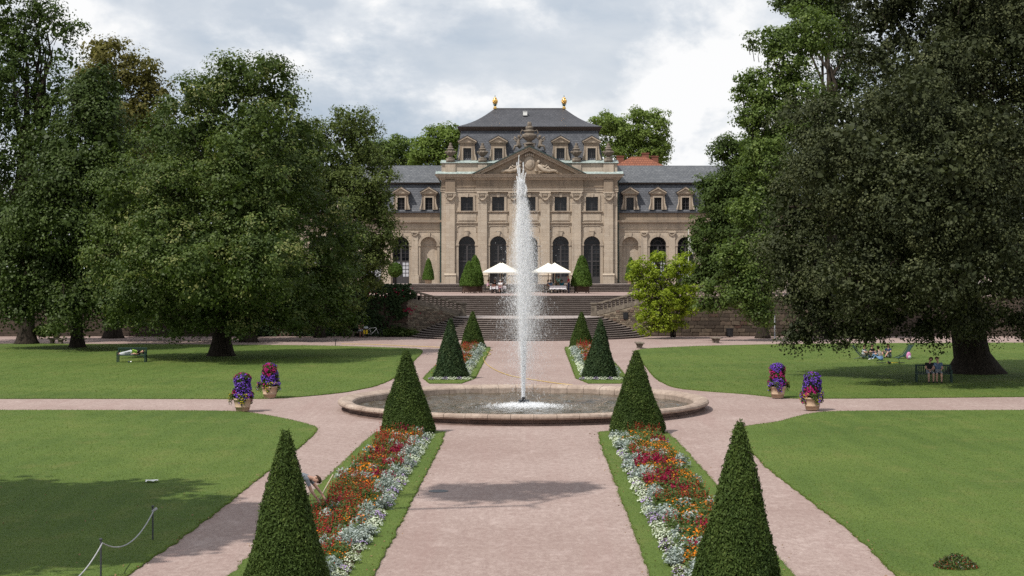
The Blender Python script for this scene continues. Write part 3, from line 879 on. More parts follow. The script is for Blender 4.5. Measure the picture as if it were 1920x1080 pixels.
# ------------------------------------------------------------------ orangery
def orangery():
    R = empty('orangery', (0, B_Y, B_Z), label='baroque sandstone orangery with pediment, slate mansard roofs and two gilded finials', cat='building')
    A, T, TD = M['ashlar'], M['trim'], M['trim_dark']
    def arch(cx, r, zs, n=14):
        return [(cx+r*math.cos(PI-PI*i/n), zs+r*math.sin(PI*i/n)) for i in range(n+1)]
    def wall_open(b, x0, x1, z0, z1, cx, hw, ob, ot, y, dep, arched):
        """wall panel with one opening; ot is the springing when arched"""
        b.poly([(x0, y, z0), (cx-hw, y, z0), (cx-hw, y, ot), (x0, y, ot)])
        b.poly([(cx+hw, y, z0), (x1, y, z0), (x1, y, ot), (cx+hw, y, ot)])
        if ob > z0: b.poly([(cx-hw, y, z0), (cx+hw, y, z0), (cx+hw, y, ob), (cx-hw, y, ob)])
        pts = arch(cx, hw, ot) if arched else [(cx-hw, ot), (cx+hw, ot)]
        b.poly([(x0, y, ot), (cx-hw, y, ot), (cx-hw, y, z1), (x0, y, z1)])
        b.poly([(cx+hw, y, ot), (x1, y, ot), (x1, y, z1), (cx+hw, y, z1)])
        for (xa, za), (xb, zb) in zip(pts[:-1], pts[1:]):
            b.poly([(xa, y, za), (xb, y, zb), (xb, y, z1), (xa, y, z1)])
        loop = [(cx-hw, ob)]+pts+[(cx+hw, ob)]
        for (xa, za), (xb, zb) in zip(loop[:-1], loop[1:]):
            b.poly([(xa, y, za), (xa, y+dep, za), (xb, y+dep, zb), (xb, y, zb)])
        b.poly([(cx-hw, y, ob), (cx+hw, y, ob), (cx+hw, y+dep, ob), (cx-hw, y+dep, ob)])
    def arch_band(b, cx, r0, r1, zs, y0, y1, n=16):
        P, Q = arch(cx, r0, zs, n), arch(cx, r1, zs, n)
        for i in range(n):
            b.poly([(P[i][0], y0, P[i][1]), (P[i+1][0], y0, P[i+1][1]), (Q[i+1][0], y0, Q[i+1][1]), (Q[i][0], y0, Q[i][1])])
            b.poly([(Q[i][0], y0, Q[i][1]), (Q[i+1][0], y0, Q[i+1][1]), (Q[i+1][0], y1, Q[i+1][1]), (Q[i][0], y1, Q[i][1])])
            b.poly([(P[i+1][0], y0, P[i+1][1]), (P[i][0], y0, P[i][1]), (P[i][0], y1, P[i][1]), (P[i+1][0], y1, P[i+1][1])])
    def window_arched(name, cx, hw, zs, y, panel=0.75, curtain=False, lab=None):
        w = MB()
        pts = [(cx-hw, 0)]+arch(cx, hw, zs)+[(cx+hw, 0)]
        w.poly([(x, y, z) for x, z in pts][::-1])
        g = w.build(name, M['glass'], R)
        f = MB(); t = 0.055
        yf = y-0.07
        f.box(cx-hw, cx-hw+0.09, yf, y-0.002, 0, zs); f.box(cx+hw-0.09, cx+hw, yf, y-0.002, 0, zs)
        f.box(cx-hw, cx+hw, yf-0.02, y-0.002, zs-0.09, zs+0.06)
        f.box(cx-0.09, cx+0.09, yf-0.01, y-0.002, 0, zs-0.09)
        f.box(cx-hw+0.09, cx+hw-0.09, yf, y-0.002, 0, panel)
        f.box(cx-hw+0.09, cx+hw-0.09, yf, y-0.002, 2.35, 2.47)
        for k in (1, -1):
            f.box(cx+k*hw*0.52-0.02, cx+k*hw*0.52+0.02, yf+0.02, y-0.002, panel, zs-0.09)
        for z in (1.15, 1.55, 1.95, 2.85, 3.25, 3.65):
            if z < zs-0.15: f.box(cx-hw+0.09, cx+hw-0.09, yf+0.02, y-0.002, z-0.018, z+0.018)
        arch_band(f, cx, hw-0.08, hw, zs, yf, y-0.002)
        arch_band(f, cx, hw*0.45, hw*0.45+0.05, zs+0.06, yf+0.02, y-0.002)
        for k in range(1, 6):
            a = PI*k/6
            f.tube([(cx+hw*0.45*math.cos(a), y-0.03, zs+0.06+hw*0.45*math.sin(a)), (cx+(hw-0.05)*math.cos(a), y-0.03, zs+0.02+(hw-0.05)*math.sin(a))], 0.022, 4)
        f.build('frame', M['frame'], g)
        if curtain:
            c = MB()
            for k in (-1, 1):
                n = 10
                for i in range(n):
                    u0, u1 = i/n, (i+1)/n
                    xa, xb = cx+k*(hw-0.1)-k*u0*0.62, cx+k*(hw-0.1)-k*u1*0.62
                    ya, yb = y-0.012-0.008*(i % 2), y-0.012-0.008*((i+1) % 2)
                    c.poly([(xa, ya, panel), (xb, yb, panel), (xb-k*0.05*u1, yb, 2.34), (xa-k*0.05*u0, ya, 2.34)])
            c.build('curtain', M['curtain'], g)
        return g
    def window_rect(cx, hw, z0, z1, y, nx=3, nz=4):
        w = MB(); w.poly([(cx-hw, y, z0), (cx+hw, y, z0), (cx+hw, y, z1), (cx-hw, y, z1)])
        g = w.build('window', M['glass'], R)
        f = MB(); yf = y-0.06
        for k in (-1, 1): f.box(min(cx+k*hw, cx+k*(hw-0.06)), max(cx+k*hw, cx+k*(hw-0.06)), yf, y-0.002, z0, z1)
        f.box(cx-hw+0.06, cx+hw-0.06, yf, y-0.002, z0, z0+0.06); f.box(cx-hw+0.06, cx+hw-0.06, yf, y-0.002, z1-0.06, z1)
        for i in range(1, nx+1):
            x = cx-hw+2*hw*i/(nx+1); t = 0.03 if i == (nx+1)/2 else 0.014
            f.box(x-t, x+t, yf+0.02, y-0.003, z0+0.06, z1-0.06)
        for i in range(1, nz):
            z = z0+(z1-z0)*i/nz; f.box(cx-hw+0.06, cx+hw-0.06, yf+0.022, y-0.004, z-0.014, z+0.014)
        f.build('frame', M['frame'], g)
        return g
    HW = 9.45
    PX = [-8.5, -5.05, -1.69, 1.69, 5.05, 8.5]
    BX = [-6.72, -3.36, 0.0, 3.36, 6.72]
    ED = [-HW, -5.05, -1.69, 1.69, 5.05, HW]
    r, zs = 0.90, 4.2
    # central block walls
    b = MB()
    for i, cx in enumerate(BX):
        wall_open(b, ED[i], ED[i+1], 0, 6.45, cx, r, 0, zs, 0, 0.45, True)
        wall_open(b, ED[i], ED[i+1], 6.45, 11.75, cx, 0.66, 7.82, 9.33, 0, 0.3, False)
    for s in (-1, 1):
        b.poly([(s*HW, 0, 0), (s*HW, 13, 0), (s*HW, 13, 13.2), (s*HW, 0, 13.2)])
    b.poly([(-HW, 13, 0), (HW, 13, 0), (HW, 13, 13.2), (-HW, 13, 13.2)])
    b.build('wall', A, R)
    # pilasters with plinths and capitals
    for i, x in enumerate(PX):
        w = 0.48
        yo = -0.28 if abs(x) < 6 else -0.24
        p = MB(); p.box(x-w, x+w, yo, 0.05, 1.1, 8.74); pil = p.build('pilaster', A, R)
        p = MB()
        p.box(x-w-0.14, x+w+0.14, yo-0.14, 0.05, 0, 0.86)
        p.sweepx([(0.05, 0.86), (yo-0.18, 0.86), (yo-0.2, 0.92), (yo-0.12, 1.0), (yo-0.04, 1.1), (0.05, 1.1)], x-w-0.16, x+w+0.16)
        p.build('plinth', A, pil)
        c = MB()
        c.box(x-w-0.03, x+w+0.03, yo-0.03, 0.05, 8.66, 8.76); c.box(x-w+0.03, x+w-0.03, yo-0.02, 0.05, 8.76, 9.6)
        c.bbox(x-w-0.12, x+w+0.12, yo-0.14, 0.05, 9.68, 9.85, 0.03)
        # volutes and hanging garland
        for k in (-1, 1):
            sp = [(x+k*(w-0.02+0.17*(1-t)*math.cos(9*t)), yo-0.12, 9.45+0.17*(1-t)*math.sin(9*t)) for t in [j/14 for j in range(15)]]
            c.tube(sp, 0.06, 5)
        for j in range(13):
            t = -1+2*j/12
            c.ell((x+t*(w-0.02), yo-0.11-0.04*(j % 2), 8.98+0.42*t*t), (0.085, 0.09, 0.085), 6, 4)
        for j in range(5):
            c.ell((x+(-0.2+0.1*j), yo-0.1, 9.5), (0.06, 0.06, 0.1), 5, 4)
        c.build('capital', T, pil)
    # window and door dressings per bay
    for i, cx in enumerate(BX):
        d = MB()
        arch_band(d, cx, r, r+0.30, zs, -0.10, 0.02)
        for k in (-1, 1):
            x0, x1 = sorted((cx+k*r, cx+k*(r+0.3)))
            d.box(x0, x1, -0.07, 0.02, 0, zs-0.12)
            d.box(x0-0.05, x1+0.05, -0.13, 0.02, zs-0.12, zs+0.08)
        d.prism([(cx-0.13, 5.12), (cx+0.13, 5.12), (cx+0.22, 5.62), (cx-0.22, 5.62)], -0.2, 0.02)
        d.box(cx-0.27, cx+0.27, -0.22, 0.02, 5.62, 5.70)
        d.build('door_surround', T, R)
        d = MB()
        for (x0, x1, z0, z1) in ((cx-0.90, cx-0.66, 7.82, 9.55), (cx+0.66, cx+0.90, 7.82, 9.55), (cx-0.66, cx+0.66, 9.33, 9.55)):
            d.box(x0, x1, -0.09, 0.02, z0, z1)
        d.prism([(cx-0.12, 9.3), (cx+0.12, 9.3), (cx+0.19, 9.72), (cx-0.19, 9.72)], -0.17, 0.02)
        d.sweepx([(0.02, 7.66), (-0.16, 7.66), (-0.2, 7.74), (-0.2, 7.82), (0.02, 7.82)], cx-1.13, cx+1.13)
        d.build('window_surround', T, R)
        d = MB(); d.box(cx-0.98, cx+0.98, -0.06, 0.02, 6.72, 7.5); d.box(cx-0.86, cx+0.86, -0.09, 0.02, 6.82, 7.4); d.build('panel', A, R)
        d = MB(); d.sweepx([(0.02, 6.42), (-0.09, 6.42), (-0.16, 6.5), (-0.16, 6.58), (0.02, 6.6)], cx-1.13, cx+1.13); d.build('string_course', T, R)
        d = MB()
        z0, z1, h = 5.55, 6.22, 1.02
        for a_, b_ in (((cx-h, z0), (cx-h, z1-0.18)), ((cx-h, z1-0.18), (cx-h+0.18, z1)), ((cx-h+0.18, z1), (cx+h-0.18, z1)), ((cx+h-0.18, z1), (cx+h, z1-0.18)), ((cx+h, z1-0.18), (cx+h, z0))):
            d.tube([(a_[0], -0.02, a_[1]), (b_[0], -0.02, b_[1])], 0.055, 4)
        d.build('moulding', T, R)
        window_arched('french_door', cx, r, zs, 0.4)
        window_rect(cx, 0.66, 7.82, 9.33, 0.26)
    # entablature
    def entab(x0, x1, z, y, parts, mit=1.0):
        e = MB()
        for (p0, p1, h0, h1) in parts:
            e.sweepx([(y+0.05, h0), (y-p0, h0), (y-p1, h1), (y+0.05, h1)], x0, x1, mitre=0)
        return e
    arc_ = [(0.06, 0.06, 9.85, 10.08), (0.11, 0.11, 10.08, 10.30), (0.16, 0.22, 10.30, 10.42)]
    cor_ = [(0.10, 0.22, 11.12, 11.28), (0.34, 0.34, 11.28, 11.40), (0.48, 0.54, 11.40, 11.58), (0.58, 0.66, 11.58, 11.75)]
    e = entab(-HW-0.1, HW+0.1, 0, 0, arc_); e.build('architrave', T, R)
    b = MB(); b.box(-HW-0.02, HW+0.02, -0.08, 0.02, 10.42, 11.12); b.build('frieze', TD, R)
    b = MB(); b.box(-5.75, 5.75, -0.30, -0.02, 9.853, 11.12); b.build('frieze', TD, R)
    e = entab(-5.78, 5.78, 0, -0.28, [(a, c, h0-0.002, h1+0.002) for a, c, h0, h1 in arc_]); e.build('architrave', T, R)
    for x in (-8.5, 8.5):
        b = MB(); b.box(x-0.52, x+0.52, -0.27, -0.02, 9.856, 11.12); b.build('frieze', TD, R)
    e = MB()
    for (p0, p1, h0, h1) in cor_:
        e.sweepx([(0.05, h0), (-p0, h0), (-p1, h1), (0.05, h1)], -HW-p1, HW+p1)
    e.build('cornice', T, R)
    e = MB()
    for (p0, p1, h0, h1) in cor_:
        e.sweepx([(-0.2, h0+0.002), (-p0-0.28, h0+0.002), (-p1-0.28, h1+0.002), (-0.2, h1+0.002)], -5.85-p1*0.6, 5.85+p1*0.6)
    e.build('cornice', T, R)
    # copper flashing on the cornice and attic
    for s in (-1, 1):
        b = MB(); x0, x1 = sorted((s*5.6, s*(HW+0.62)))
        b.sweepx([(0.1, 11.76), (-0.62, 11.76), (-0.62, 11.80), (0.1, 12.08)], x0, x1); b.build('flashing', M['copper'], R)
        b = MB(); x0, x1 = sorted((s*2.5, s*HW)); b.box(x0, x1, 0.0, 0.9, 11.95, 12.95); at_ = b.build('attic', A, R)
        b = MB()
        for x in (8.5, 5.05):
            if x == 5.05: b.box(s*x-0.5, s*x+0.5, -0.12, 0.0, 12.0, 12.93)
            else: b.box(s*x-0.55, s*x+0.55, -0.14, 0.0, 11.9, 12.93)
        b.build('attic_pier', A, at_)
        b = MB(); b.sweepx([(1.2, 12.953), (-0.22, 12.953), (-0.22, 13.0), (0.0, 13.06), (1.2, 13.36)], *sorted((s*2.5, s*(HW+0.12)))); b.build('ledge', M['copper'], R)
    # pediment
    hw, z0, za = 6.15, 11.765, 14.78
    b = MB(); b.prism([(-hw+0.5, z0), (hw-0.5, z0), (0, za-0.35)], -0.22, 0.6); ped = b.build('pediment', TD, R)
    sl = math.atan2(za-z0, hw)
    for s in (-1, 1):
        L = hw/math.cos(sl)
        for nm, (d0, d1, y0, m) in {'raking_cornice': (-0.48, -0.22, -0.55, T), 'raking_corona': (-0.24, -0.08, -0.78, T), 'verge': (-0.09, 0.0, -0.95, M['gutter'])}.items():
            b = MB()
            # slab along the slope, measured square to it
            ux, uz = math.cos(sl)*s*-1, math.sin(sl)
            nx, nz = math.sin(sl)*s, math.cos(sl)
            P = [(s*hw+nx*d0, z0+nz*d0), (0, 0), (0, 0), (s*hw+nx*d1, z0+nz*d1)]
            top0 = za+d0/math.cos(sl); top1 = za+d1/math.cos(sl)
            P[0] = (s*(hw+d0*0.0)-0*s, max(z0+0.01, z0+0.01)); 
            prof = [(s*(hw-(-d0)/math.sin(sl)), z0+0.01), (0, top0), (0, top1), (s*(hw-(-d1)/math.sin(sl)), z0+0.01)]
            if s > 0: prof = prof[::-1]
            b.prism(prof, y0, 0.35); b.build(nm, m, ped)
    # roof behind the pediment
    b = MB(); b.prism([(-hw+0.3, z0), (hw-0.3, z0), (0, za-0.05)], 0.45, 4.5); b.build('pediment_roof', M['slate'], R)
    # relief in the tympanum
    rl = MB(); rng = random.Random(4)
    rl.ell((0, -0.24, 12.95), (0.62, 0.16, 0.75), 14, 8); rl.ell((0, -0.32, 12.95), (0.42, 0.14, 0.52), 12, 8)
    for k in range(5): rl.ell((-0.4+0.2*k, -0.3, 13.75+0.12*(1-abs(k-2)/2)), (0.12, 0.12, 0.17), 6, 5)
    for s in (-1, 1):
        # reclining figure: torso, head, bent legs, arm, drapery
        rl.tube([(s*0.95, -0.34, 12.75), (s*1.2, -0.4, 12.5), (s*1.5, -0.4, 12.2), (s*2.1, -0.4, 12.08), (s*2.6, -0.34, 12.12), (s*3.1, -0.3, 11.95)], [0.13, 0.24, 0.26, 0.21, 0.16, 0.09], 8)
        rl.ell((s*0.98, -0.4, 13.08), (0.16, 0.16, 0.19), 8, 6)
        rl.tube([(s*1.2, -0.5, 12.6), (s*1.7, -0.55, 12.55), (s*1.9, -0.5, 12.75)], [0.1, 0.08, 0.06], 6)
        rl.tube([(s*1.6, -0.42, 12.15), (s*2.0, -0.5, 12.5), (s*2.35, -0.42, 12.0)], [0.18, 0.15, 0.09], 6)
        for k in range(22):
            x = s*rng.uniform(0.6, 3.1)
            zmax = 11.95+max(0.05, (3.3-abs(x))*0.42)
            rl.ell((x, -0.27, rng.uniform(11.92, zmax)), (rng.uniform(0.08, 0.2), 0.14, rng.uniform(0.06, 0.14)), 6, 4)
    rl.build('relief', T, ped, True)
    # urn on the apex with two putti
    def urn_prof(h):
        return [(0.30*h, 0), (0.30*h, 0.05*h), (0.14*h, 0.09*h), (0.11*h, 0.16*h), (0.18*h, 0.20*h), (0.30*h, 0.30*h), (0.35*h, 0.40*h), (0.34*h, 0.46*h), (0.22*h, 0.52*h), (0.20*h, 0.57*h), (0.27*h, 0.61*h), (0.24*h, 0.66*h), (0.13*h, 0.70*h)]
    u = MB(); u.box(-0.55, 0.55, -0.6, 0.4, 14.55, 14.98); u.lathe(urn_prof(2.3), 16, Matrix.Translation((0, -0.1, 14.95)))
    for k in (-1, 1): u.tube([(k*0.72, -0.1, 15.95), (k*0.95, -0.1, 16.2), (k*0.8, -0.1, 16.5), (k*0.45, -0.1, 16.35)], 0.07, 6)
    for j in range(12):
        a = 2*PI*j/12; u.ell((0.26*math.cos(a), -0.1+0.26*math.sin(a), 16.72), (0.16, 0.16, 0.24), 6, 5)
    for j in range(7):
        a = 2*PI*j/7; u.ell((0.12*math.cos(a), -0.1+0.12*math.sin(a), 17.1), (0.13, 0.13, 0.3), 6, 5)
    apex = u.build('apex_urn', M['urn'], R, True)
    for s in (-1, 1):
        p = MB()
        p.tube([(s*0.95, -0.15, 14.62), (s*1.15, -0.2, 14.85), (s*1.2, -0.15, 15.25), (s*1.1, -0.15, 15.55)], [0.2, 0.24, 0.22, 0.12], 8)
        p.ell((s*1.12, -0.2, 15.78), (0.17, 0.17, 0.2), 8, 6)
        p.tube([(s*1.15, -0.2, 15.45), (s*0.85, -0.25, 15.65), (s*0.7, -0.2, 15.9)], [0.1, 0.08, 0.06], 6)
        p.tube([(s*1.2, -0.2, 15.45), (s*1.5, -0.25, 15.3), (s*1.65, -0.2, 15.6)], [0.1, 0.08, 0.06], 6)
        p.tube([(s*1.15, -0.3, 14.85), (s*1.55, -0.4, 14.75), (s*1.7, -0.35, 14.3)], [0.17, 0.13, 0.08], 6)
        p.tube([(s*1.2, 0.0, 15.4), (s*1.6, 0.1, 15.75), (s*1.75, 0.1, 15.4)], [0.05, 0.14, 0.03], 5)
        p.build('putto', M['urn'], apex, True)
    # four urns on the attic
    u = MB(); u.bbox(-0.5, 0.5, -0.5, 0.5, 0, 0.42, 0.03); u.lathe(urn_prof(1.75), 14, Matrix.Translation((0, 0, 0.42)))
    for k in range(10):
        a = 2*PI*k/10; u.ell((0.55*math.cos(a), 0.55*math.sin(a), 1.18), (0.16, 0.16, 0.14), 6, 4)
    for j in range(8):
        a = 2*PI*j/8; u.ell((0.17*math.cos(a), 0.17*math.sin(a), 1.72), (0.13, 0.13, 0.2), 6, 4)
    for j in range(5):
        a = 2*PI*j/5; u.ell((0.08*math.cos(a), 0.08*math.sin(a), 2.0), (0.1, 0.1, 0.24), 6, 4)
    um = u.mesh('attic_urn', M['urn'], True)
    for x in (-8.5, -5.05, 5.05, 8.5):
        o = link('attic_urn', um, parent=R); o.location = (x, 0.35, 13.03); o.scale = (0.9, 0.9, 0.96)
    # mansard, eave and upper roof
    def hip(b, hx0, y0, y1, z0, hx1, y2, y3, z1, nn=1, curve=0.0):
        prev = None
        for i in range(nn+1):
            t = i/nn
            k = t-curve*math.sin(PI*t)
            x = hx0+(hx1-hx0)*t; ya = y0+(y2-y0)*t; yb = y1+(y3-y1)*t; z = z0+(z1-z0)*k
            ring = [(-x, ya, z), (x, ya, z), (x, yb, z), (-x, yb, z)]
            if prev:
                for a in range(4):
                    c = (a+1) % 4
                    b.poly([prev[a], prev[c], ring[c], ring[a]])
            prev = ring
        b.poly(prev)
    b = MB(); hip(b, 8.0, 0.95, 12.2, 13.0, 7.45, 2.0, 11.2, 16.65, 5, 0.06); b.build('mansard', M['slate'], R)
    b = MB(); b.box(-7.6, 7.6, 1.85, 11.4, 16.62, 16.82); b.box(-7.78, 7.78, 1.67, 11.6, 16.82, 17.02); b.build('eave', M['wood_eave'], R)
    b = MB(); hip(b, 7.9, 1.55, 11.7, 17.03, 3.9, 6.6, 6.65, 19.45, 8, 0.13); b.build('upper_roof', M['slate_dark'], R)
    b = MB(); b.tube([(-3.9, 6.62, 19.45), (3.9, 6.62, 19.45)], 0.09, 6); b.build('ridge', M['slate_dark'], R)
    b = MB(); b.box(-0.72, -0.26, 4.9, 5.4, 18.55, 18.98); b.box(-0.75, -0.23, 4.86, 5.44, 18.98, 19.02); b.build('roof_hatch', M['white'], R)
    for s in (-1, 1):
        f = MB(); f.lathe([(0.24, 0), (0.26, 0.08), (0.18, 0.16), (0.24, 0.24), (0.14, 0.30)], 12)
        o = f.build('finial_base', M['gold'], R, True); o.location = (s*3.85, 6.62, 19.42); o.scale = (0.86, 0.86, 0.9)
        f = MB(); f.lathe([(0.10, 0.28), (0.13, 0.4), (0.10, 0.52), (0.12, 0.6)], 10)
        for k in range(8):
            a = 2*PI*k/8; f.tube([(0.1*math.cos(a), 0.1*math.sin(a), 0.42), (0.24*math.cos(a), 0.24*math.sin(a), 0.56), (0.27*math.cos(a), 0.27*math.sin(a), 0.48)], 0.035, 5)
        o2 = f.build('finial_leaves', M['verdigris'], o, True)
        f = MB(); f.lathe([(0.10, 0.58), (0.24, 0.72), (0.31, 0.92), (0.30, 1.06), (0.20, 1.26), (0.10, 1.44), (0.05, 1.5)], 14)
        for k in range(5):
            for j in range(10):
                a = 2*PI*(j+0.5*(k % 2))/10; rr = [0.24, 0.30, 0.30, 0.22, 0.15][k]; f.ell((rr*math.cos(a), rr*math.sin(a), 0.72+0.15*k), (0.07, 0.07, 0.09), 5, 4)
        f.build('finial_cone', M['gold'], o, True)
        f = MB(); f.lathe([(0.03, 1.48), (0.03, 1.58), (0.07, 1.62), (0.0001, 1.7)], 8); f.build('finial_tip', M['verdigris'], o)
    # dormers
    def dormer(cx, y, z, w, hh, depth, wl):
        b = MB(); hw = wl/2
        x0, x1 = cx-w/2, cx+w/2
        b.box(x0, cx-hw, y, y+depth, z, z+hh); b.box(cx+hw, x1, y, y+depth, z, z+hh); b.box(cx-hw, cx+hw, y, y+depth, z+1.32, z+hh)
        b.box(x0+0.02, x1-0.02, y+0.25, y+depth, z, z+hh-0.01)
        d = b.build('dormer', TD, R)
        f = MB()
        f.box(cx-hw-0.14, cx-hw, y-0.06, y-0.001, z, z+1.46); f.box(cx+hw, cx+hw+0.14, y-0.06, y-0.001, z, z+1.46); f.box(cx-hw, cx+hw, y-0.06, y-0.001, z+1.32, z+1.46)
        for k in (-1, 1):
            f.tube([(cx+k*(w/2-0.02), y-0.02, z+1.2), (cx+k*(w/2), y-0.02, z+0.7), (cx+k*(w/2+0.1), y-0.02, z+0.3), (cx+k*(w/2+0.16), y-0.02, z+0.02)], [0.05, 0.07, 0.1, 0.12], 6)
        f.sweepx([(y+0.02, z+hh-0.12), (y-0.1, z+hh-0.12), (y-0.2, z+hh), (y+0.02, z+hh)], x0-0.14, x1+0.14)
        f.build('dormer_frame', T, d)
        p = MB(); a = w/2+0.19
        p.prism([(cx-a, z+hh+0.003), (cx+a, z+hh+0.003), (cx+a, z+hh+0.10), (cx, z+hh+0.66), (cx-a, z+hh+0.10)], y-0.02, y+depth)
        for s in (-1, 1):
            pr = [(cx+s*a, z+hh+0.004), (cx+s*(a+0.02), z+hh+0.12), (cx, z+hh+0.70), (cx, z+hh+0.52), (cx+s*(a-0.2), z+hh+0.10)]
            p.prism(pr if s < 0 else pr[::-1], y-0.2, y+0.1)
        p.build('dormer_pediment', T, d)
        p = MB()
        for s in (-1, 1):
            pr = [(cx+s*(a+0.06), z+hh+0.13), (cx+s*(a+0.06), z+hh+0.18), (cx, z+hh+0.78), (cx, z+hh+0.71)]
            p.prism(pr if s < 0 else pr[::-1], y-0.24, y+depth)
        p.build('dormer_roof', M['slate_dark'], d)
        w_ = MB(); w_.poly([(cx-hw, y+0.2, z), (cx+hw, y+0.2, z), (cx+hw, y+0.2, z+1.32), (cx-hw, y+0.2, z+1.32)]); w_.build('pane', M['glass'], d)
        g = MB()
        for i in range(5):
            x = cx-hw+0.02+(2*hw-0.04)*i/4; t = 0.03 if i in (0, 2, 4) else 0.013; g.box(x-t, x+t, y+0.14, y+0.195, z, z+1.32)
        for i in range(5):
            zz = z+0.02+1.28*i/4; g.box(cx-hw, cx+hw, y+0.15, y+0.193, zz-0.014, zz+0.014)
        g.build('window_bars', M['frame'], d)
    for x in (-6.72, -3.36, 3.36, 6.72): dormer(x, 0.95, 13.32, 1.62, 1.95, 1.6, 0.88)
    # ----- wings
    for s in (-1, 1):
        Y = 0.8
        cs = [10.88+3.0*i for i in range(6)]
        XE = cs[-1]+1.5
        b = MB()
        for i, c in enumerate(cs):
            e0 = HW-0.02 if i == 0 else c-1.5
            x0, x1 = sorted((s*e0, s*(c+1.5)))
            wall_open(b, x0, x1, 0, 7.6, s*c, r, 0, zs-0.05, Y, 0.55, True)
        xa, xb = sorted((s*HW, s*XE))
        b.poly([(s*XE, Y, 0), (s*XE, 13, 0), (s*XE, 13, 7.6), (s*XE, Y, 7.6)])
        b.poly([(xa, 13, 0), (xb, 13, 0), (xb, 13, 7.6), (xa, 13, 7.6)])
        b.build('wing_wall', A, R)
        for i, c in enumerate(cs):
            cx = s*c
            d = MB(); arch_band(d, cx, r, r+0.28, zs-0.05, Y-0.1, Y+0.02)
            for k in (-1, 1):
                x0, x1 = sorted((cx+k*r, cx+k*(r+0.28)))
                d.box(x0, x1, Y-0.07, Y+0.02, 0, zs-0.17); d.box(x0-0.05, x1+0.05, Y-0.13, Y+0.02, zs-0.17, zs+0.03)
            d.prism([(cx-0.12, 5.05), (cx+0.12, 5.05), (cx+0.2, 5.5), (cx-0.2, 5.5)], Y-0.18, Y+0.02)
            d.build('door_surround', T, R)
            if i == 0:
                n = MB(); P = arch(cx, r, zs-0.05)
                pts = [(cx-r, 0)]+P+[(cx+r, 0)]
                n.poly([(x, Y+0.5, z) for x, z in pts]); n.build('niche', A, R)
                n = MB(); n.box(cx-r, cx+r, Y+0.42, Y+0.5, zs-0.2, zs-0.05); n.build('niche_moulding', T, R)
            else:
                window_arched('arched_window', cx, r, zs-0.05, Y+0.42, 0.75, True)
            px = s*(c+1.5)
            p = MB(); p.box(px-0.34, px+0.34, Y-0.16, Y+0.02, 0.95, 5.2); p.box(px-0.44, px+0.44, Y-0.26, Y+0.02, 0, 0.95); pil = p.build('pilaster', A, R)
            p = MB(); p.bbox(px-0.42, px+0.42, Y-0.28, Y+0.02, 5.48, 5.6, 0.02); p.box(px-0.3, px+0.3, Y-0.17, Y+0.02, 5.2, 5.48)
            for k in (-1, 1): p.tube([(px+k*(0.3+0.12*(1-t)*math.cos(8*t)), Y-0.22, 5.38+0.12*(1-t)*math.sin(8*t)) for t in [j/10 for j in range(11)]], 0.05, 5)
            for j in range(7):
                t = -1+j/3; p.ell((px+t*0.3, Y-0.22, 5.18+0.18*t*t), (0.07, 0.07, 0.07), 5, 4)
            p.build('capital', T, pil)
            dormer(cx, Y+0.22, 7.98, 1.5, 1.78, 1.5, 0.8)
        e = MB()
        for (p0, p1, h0, h1) in [(0.05, 0.05, 5.6, 5.82), (0.1, 0.16, 5.82, 5.98), (0.03, 0.03, 5.98, 6.5), (0.12, 0.2, 6.5, 6.62), (0.34, 0.40, 6.62, 6.85)]:
            e.sweepx([(Y+0.05, h0), (Y-p0, h0), (Y-p1, h1), (Y+0.05, h1)], *sorted((s*(HW+0.01), s*(XE+0.2))))
        e.build('wing_cornice', T, R)
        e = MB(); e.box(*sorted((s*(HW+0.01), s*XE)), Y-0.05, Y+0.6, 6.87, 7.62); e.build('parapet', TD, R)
        e = MB(); e.box(*sorted((s*(HW+0.01), s*XE)), Y-0.28, Y+0.9, 7.63, 7.78); e.build('gutter', M['slate_dark'], R)
        x0, x1 = sorted((s*(HW-0.3), s*XE))
        b = MB()
        prof = [(Y+0.3, 7.79), (Y+0.55, 8.3), (Y+0.95, 9.4), (Y+1.35, 10.82), (12.0, 10.82), (12.0, 7.79)]
        b.sweepx(prof[::-1], x0, x1); b.build('wing_mansard', M['slate'], R)
        b = MB(); b.box(x0, x1, Y+1.1, 12.2, 10.80, 10.96); b.build('wing_eave', M['wood_eave'], R)
        b = MB(); prof = [(Y+0.95, 10.97), (Y+1.4, 11.06), (7.3, 13.15), (12.5, 10.97)]
        b.sweepx(prof[::-1], x0, x1); b.build('wing_roof', M['slate_wing'], R)
        # down pipes
        d = MB(); x = s*(HW+0.12)
        d.tube([(s*(HW+0.45), -0.2, 11.5), (x, 0.35, 10.95), (x, 0.55, 10.5), (x, 0.55, 0.1)], 0.075, 8)
        for z in (0.6, 1.2, 3.5, 6.2, 8.2): d.lathe([(0.1, z), (0.1, z+0.06)], 8, Matrix.Translation((x, 0.55, 0)))
        d.build('down_pipe', M['gutter'], R)
    # blocks carried on behind the trees
    return R
orangery()

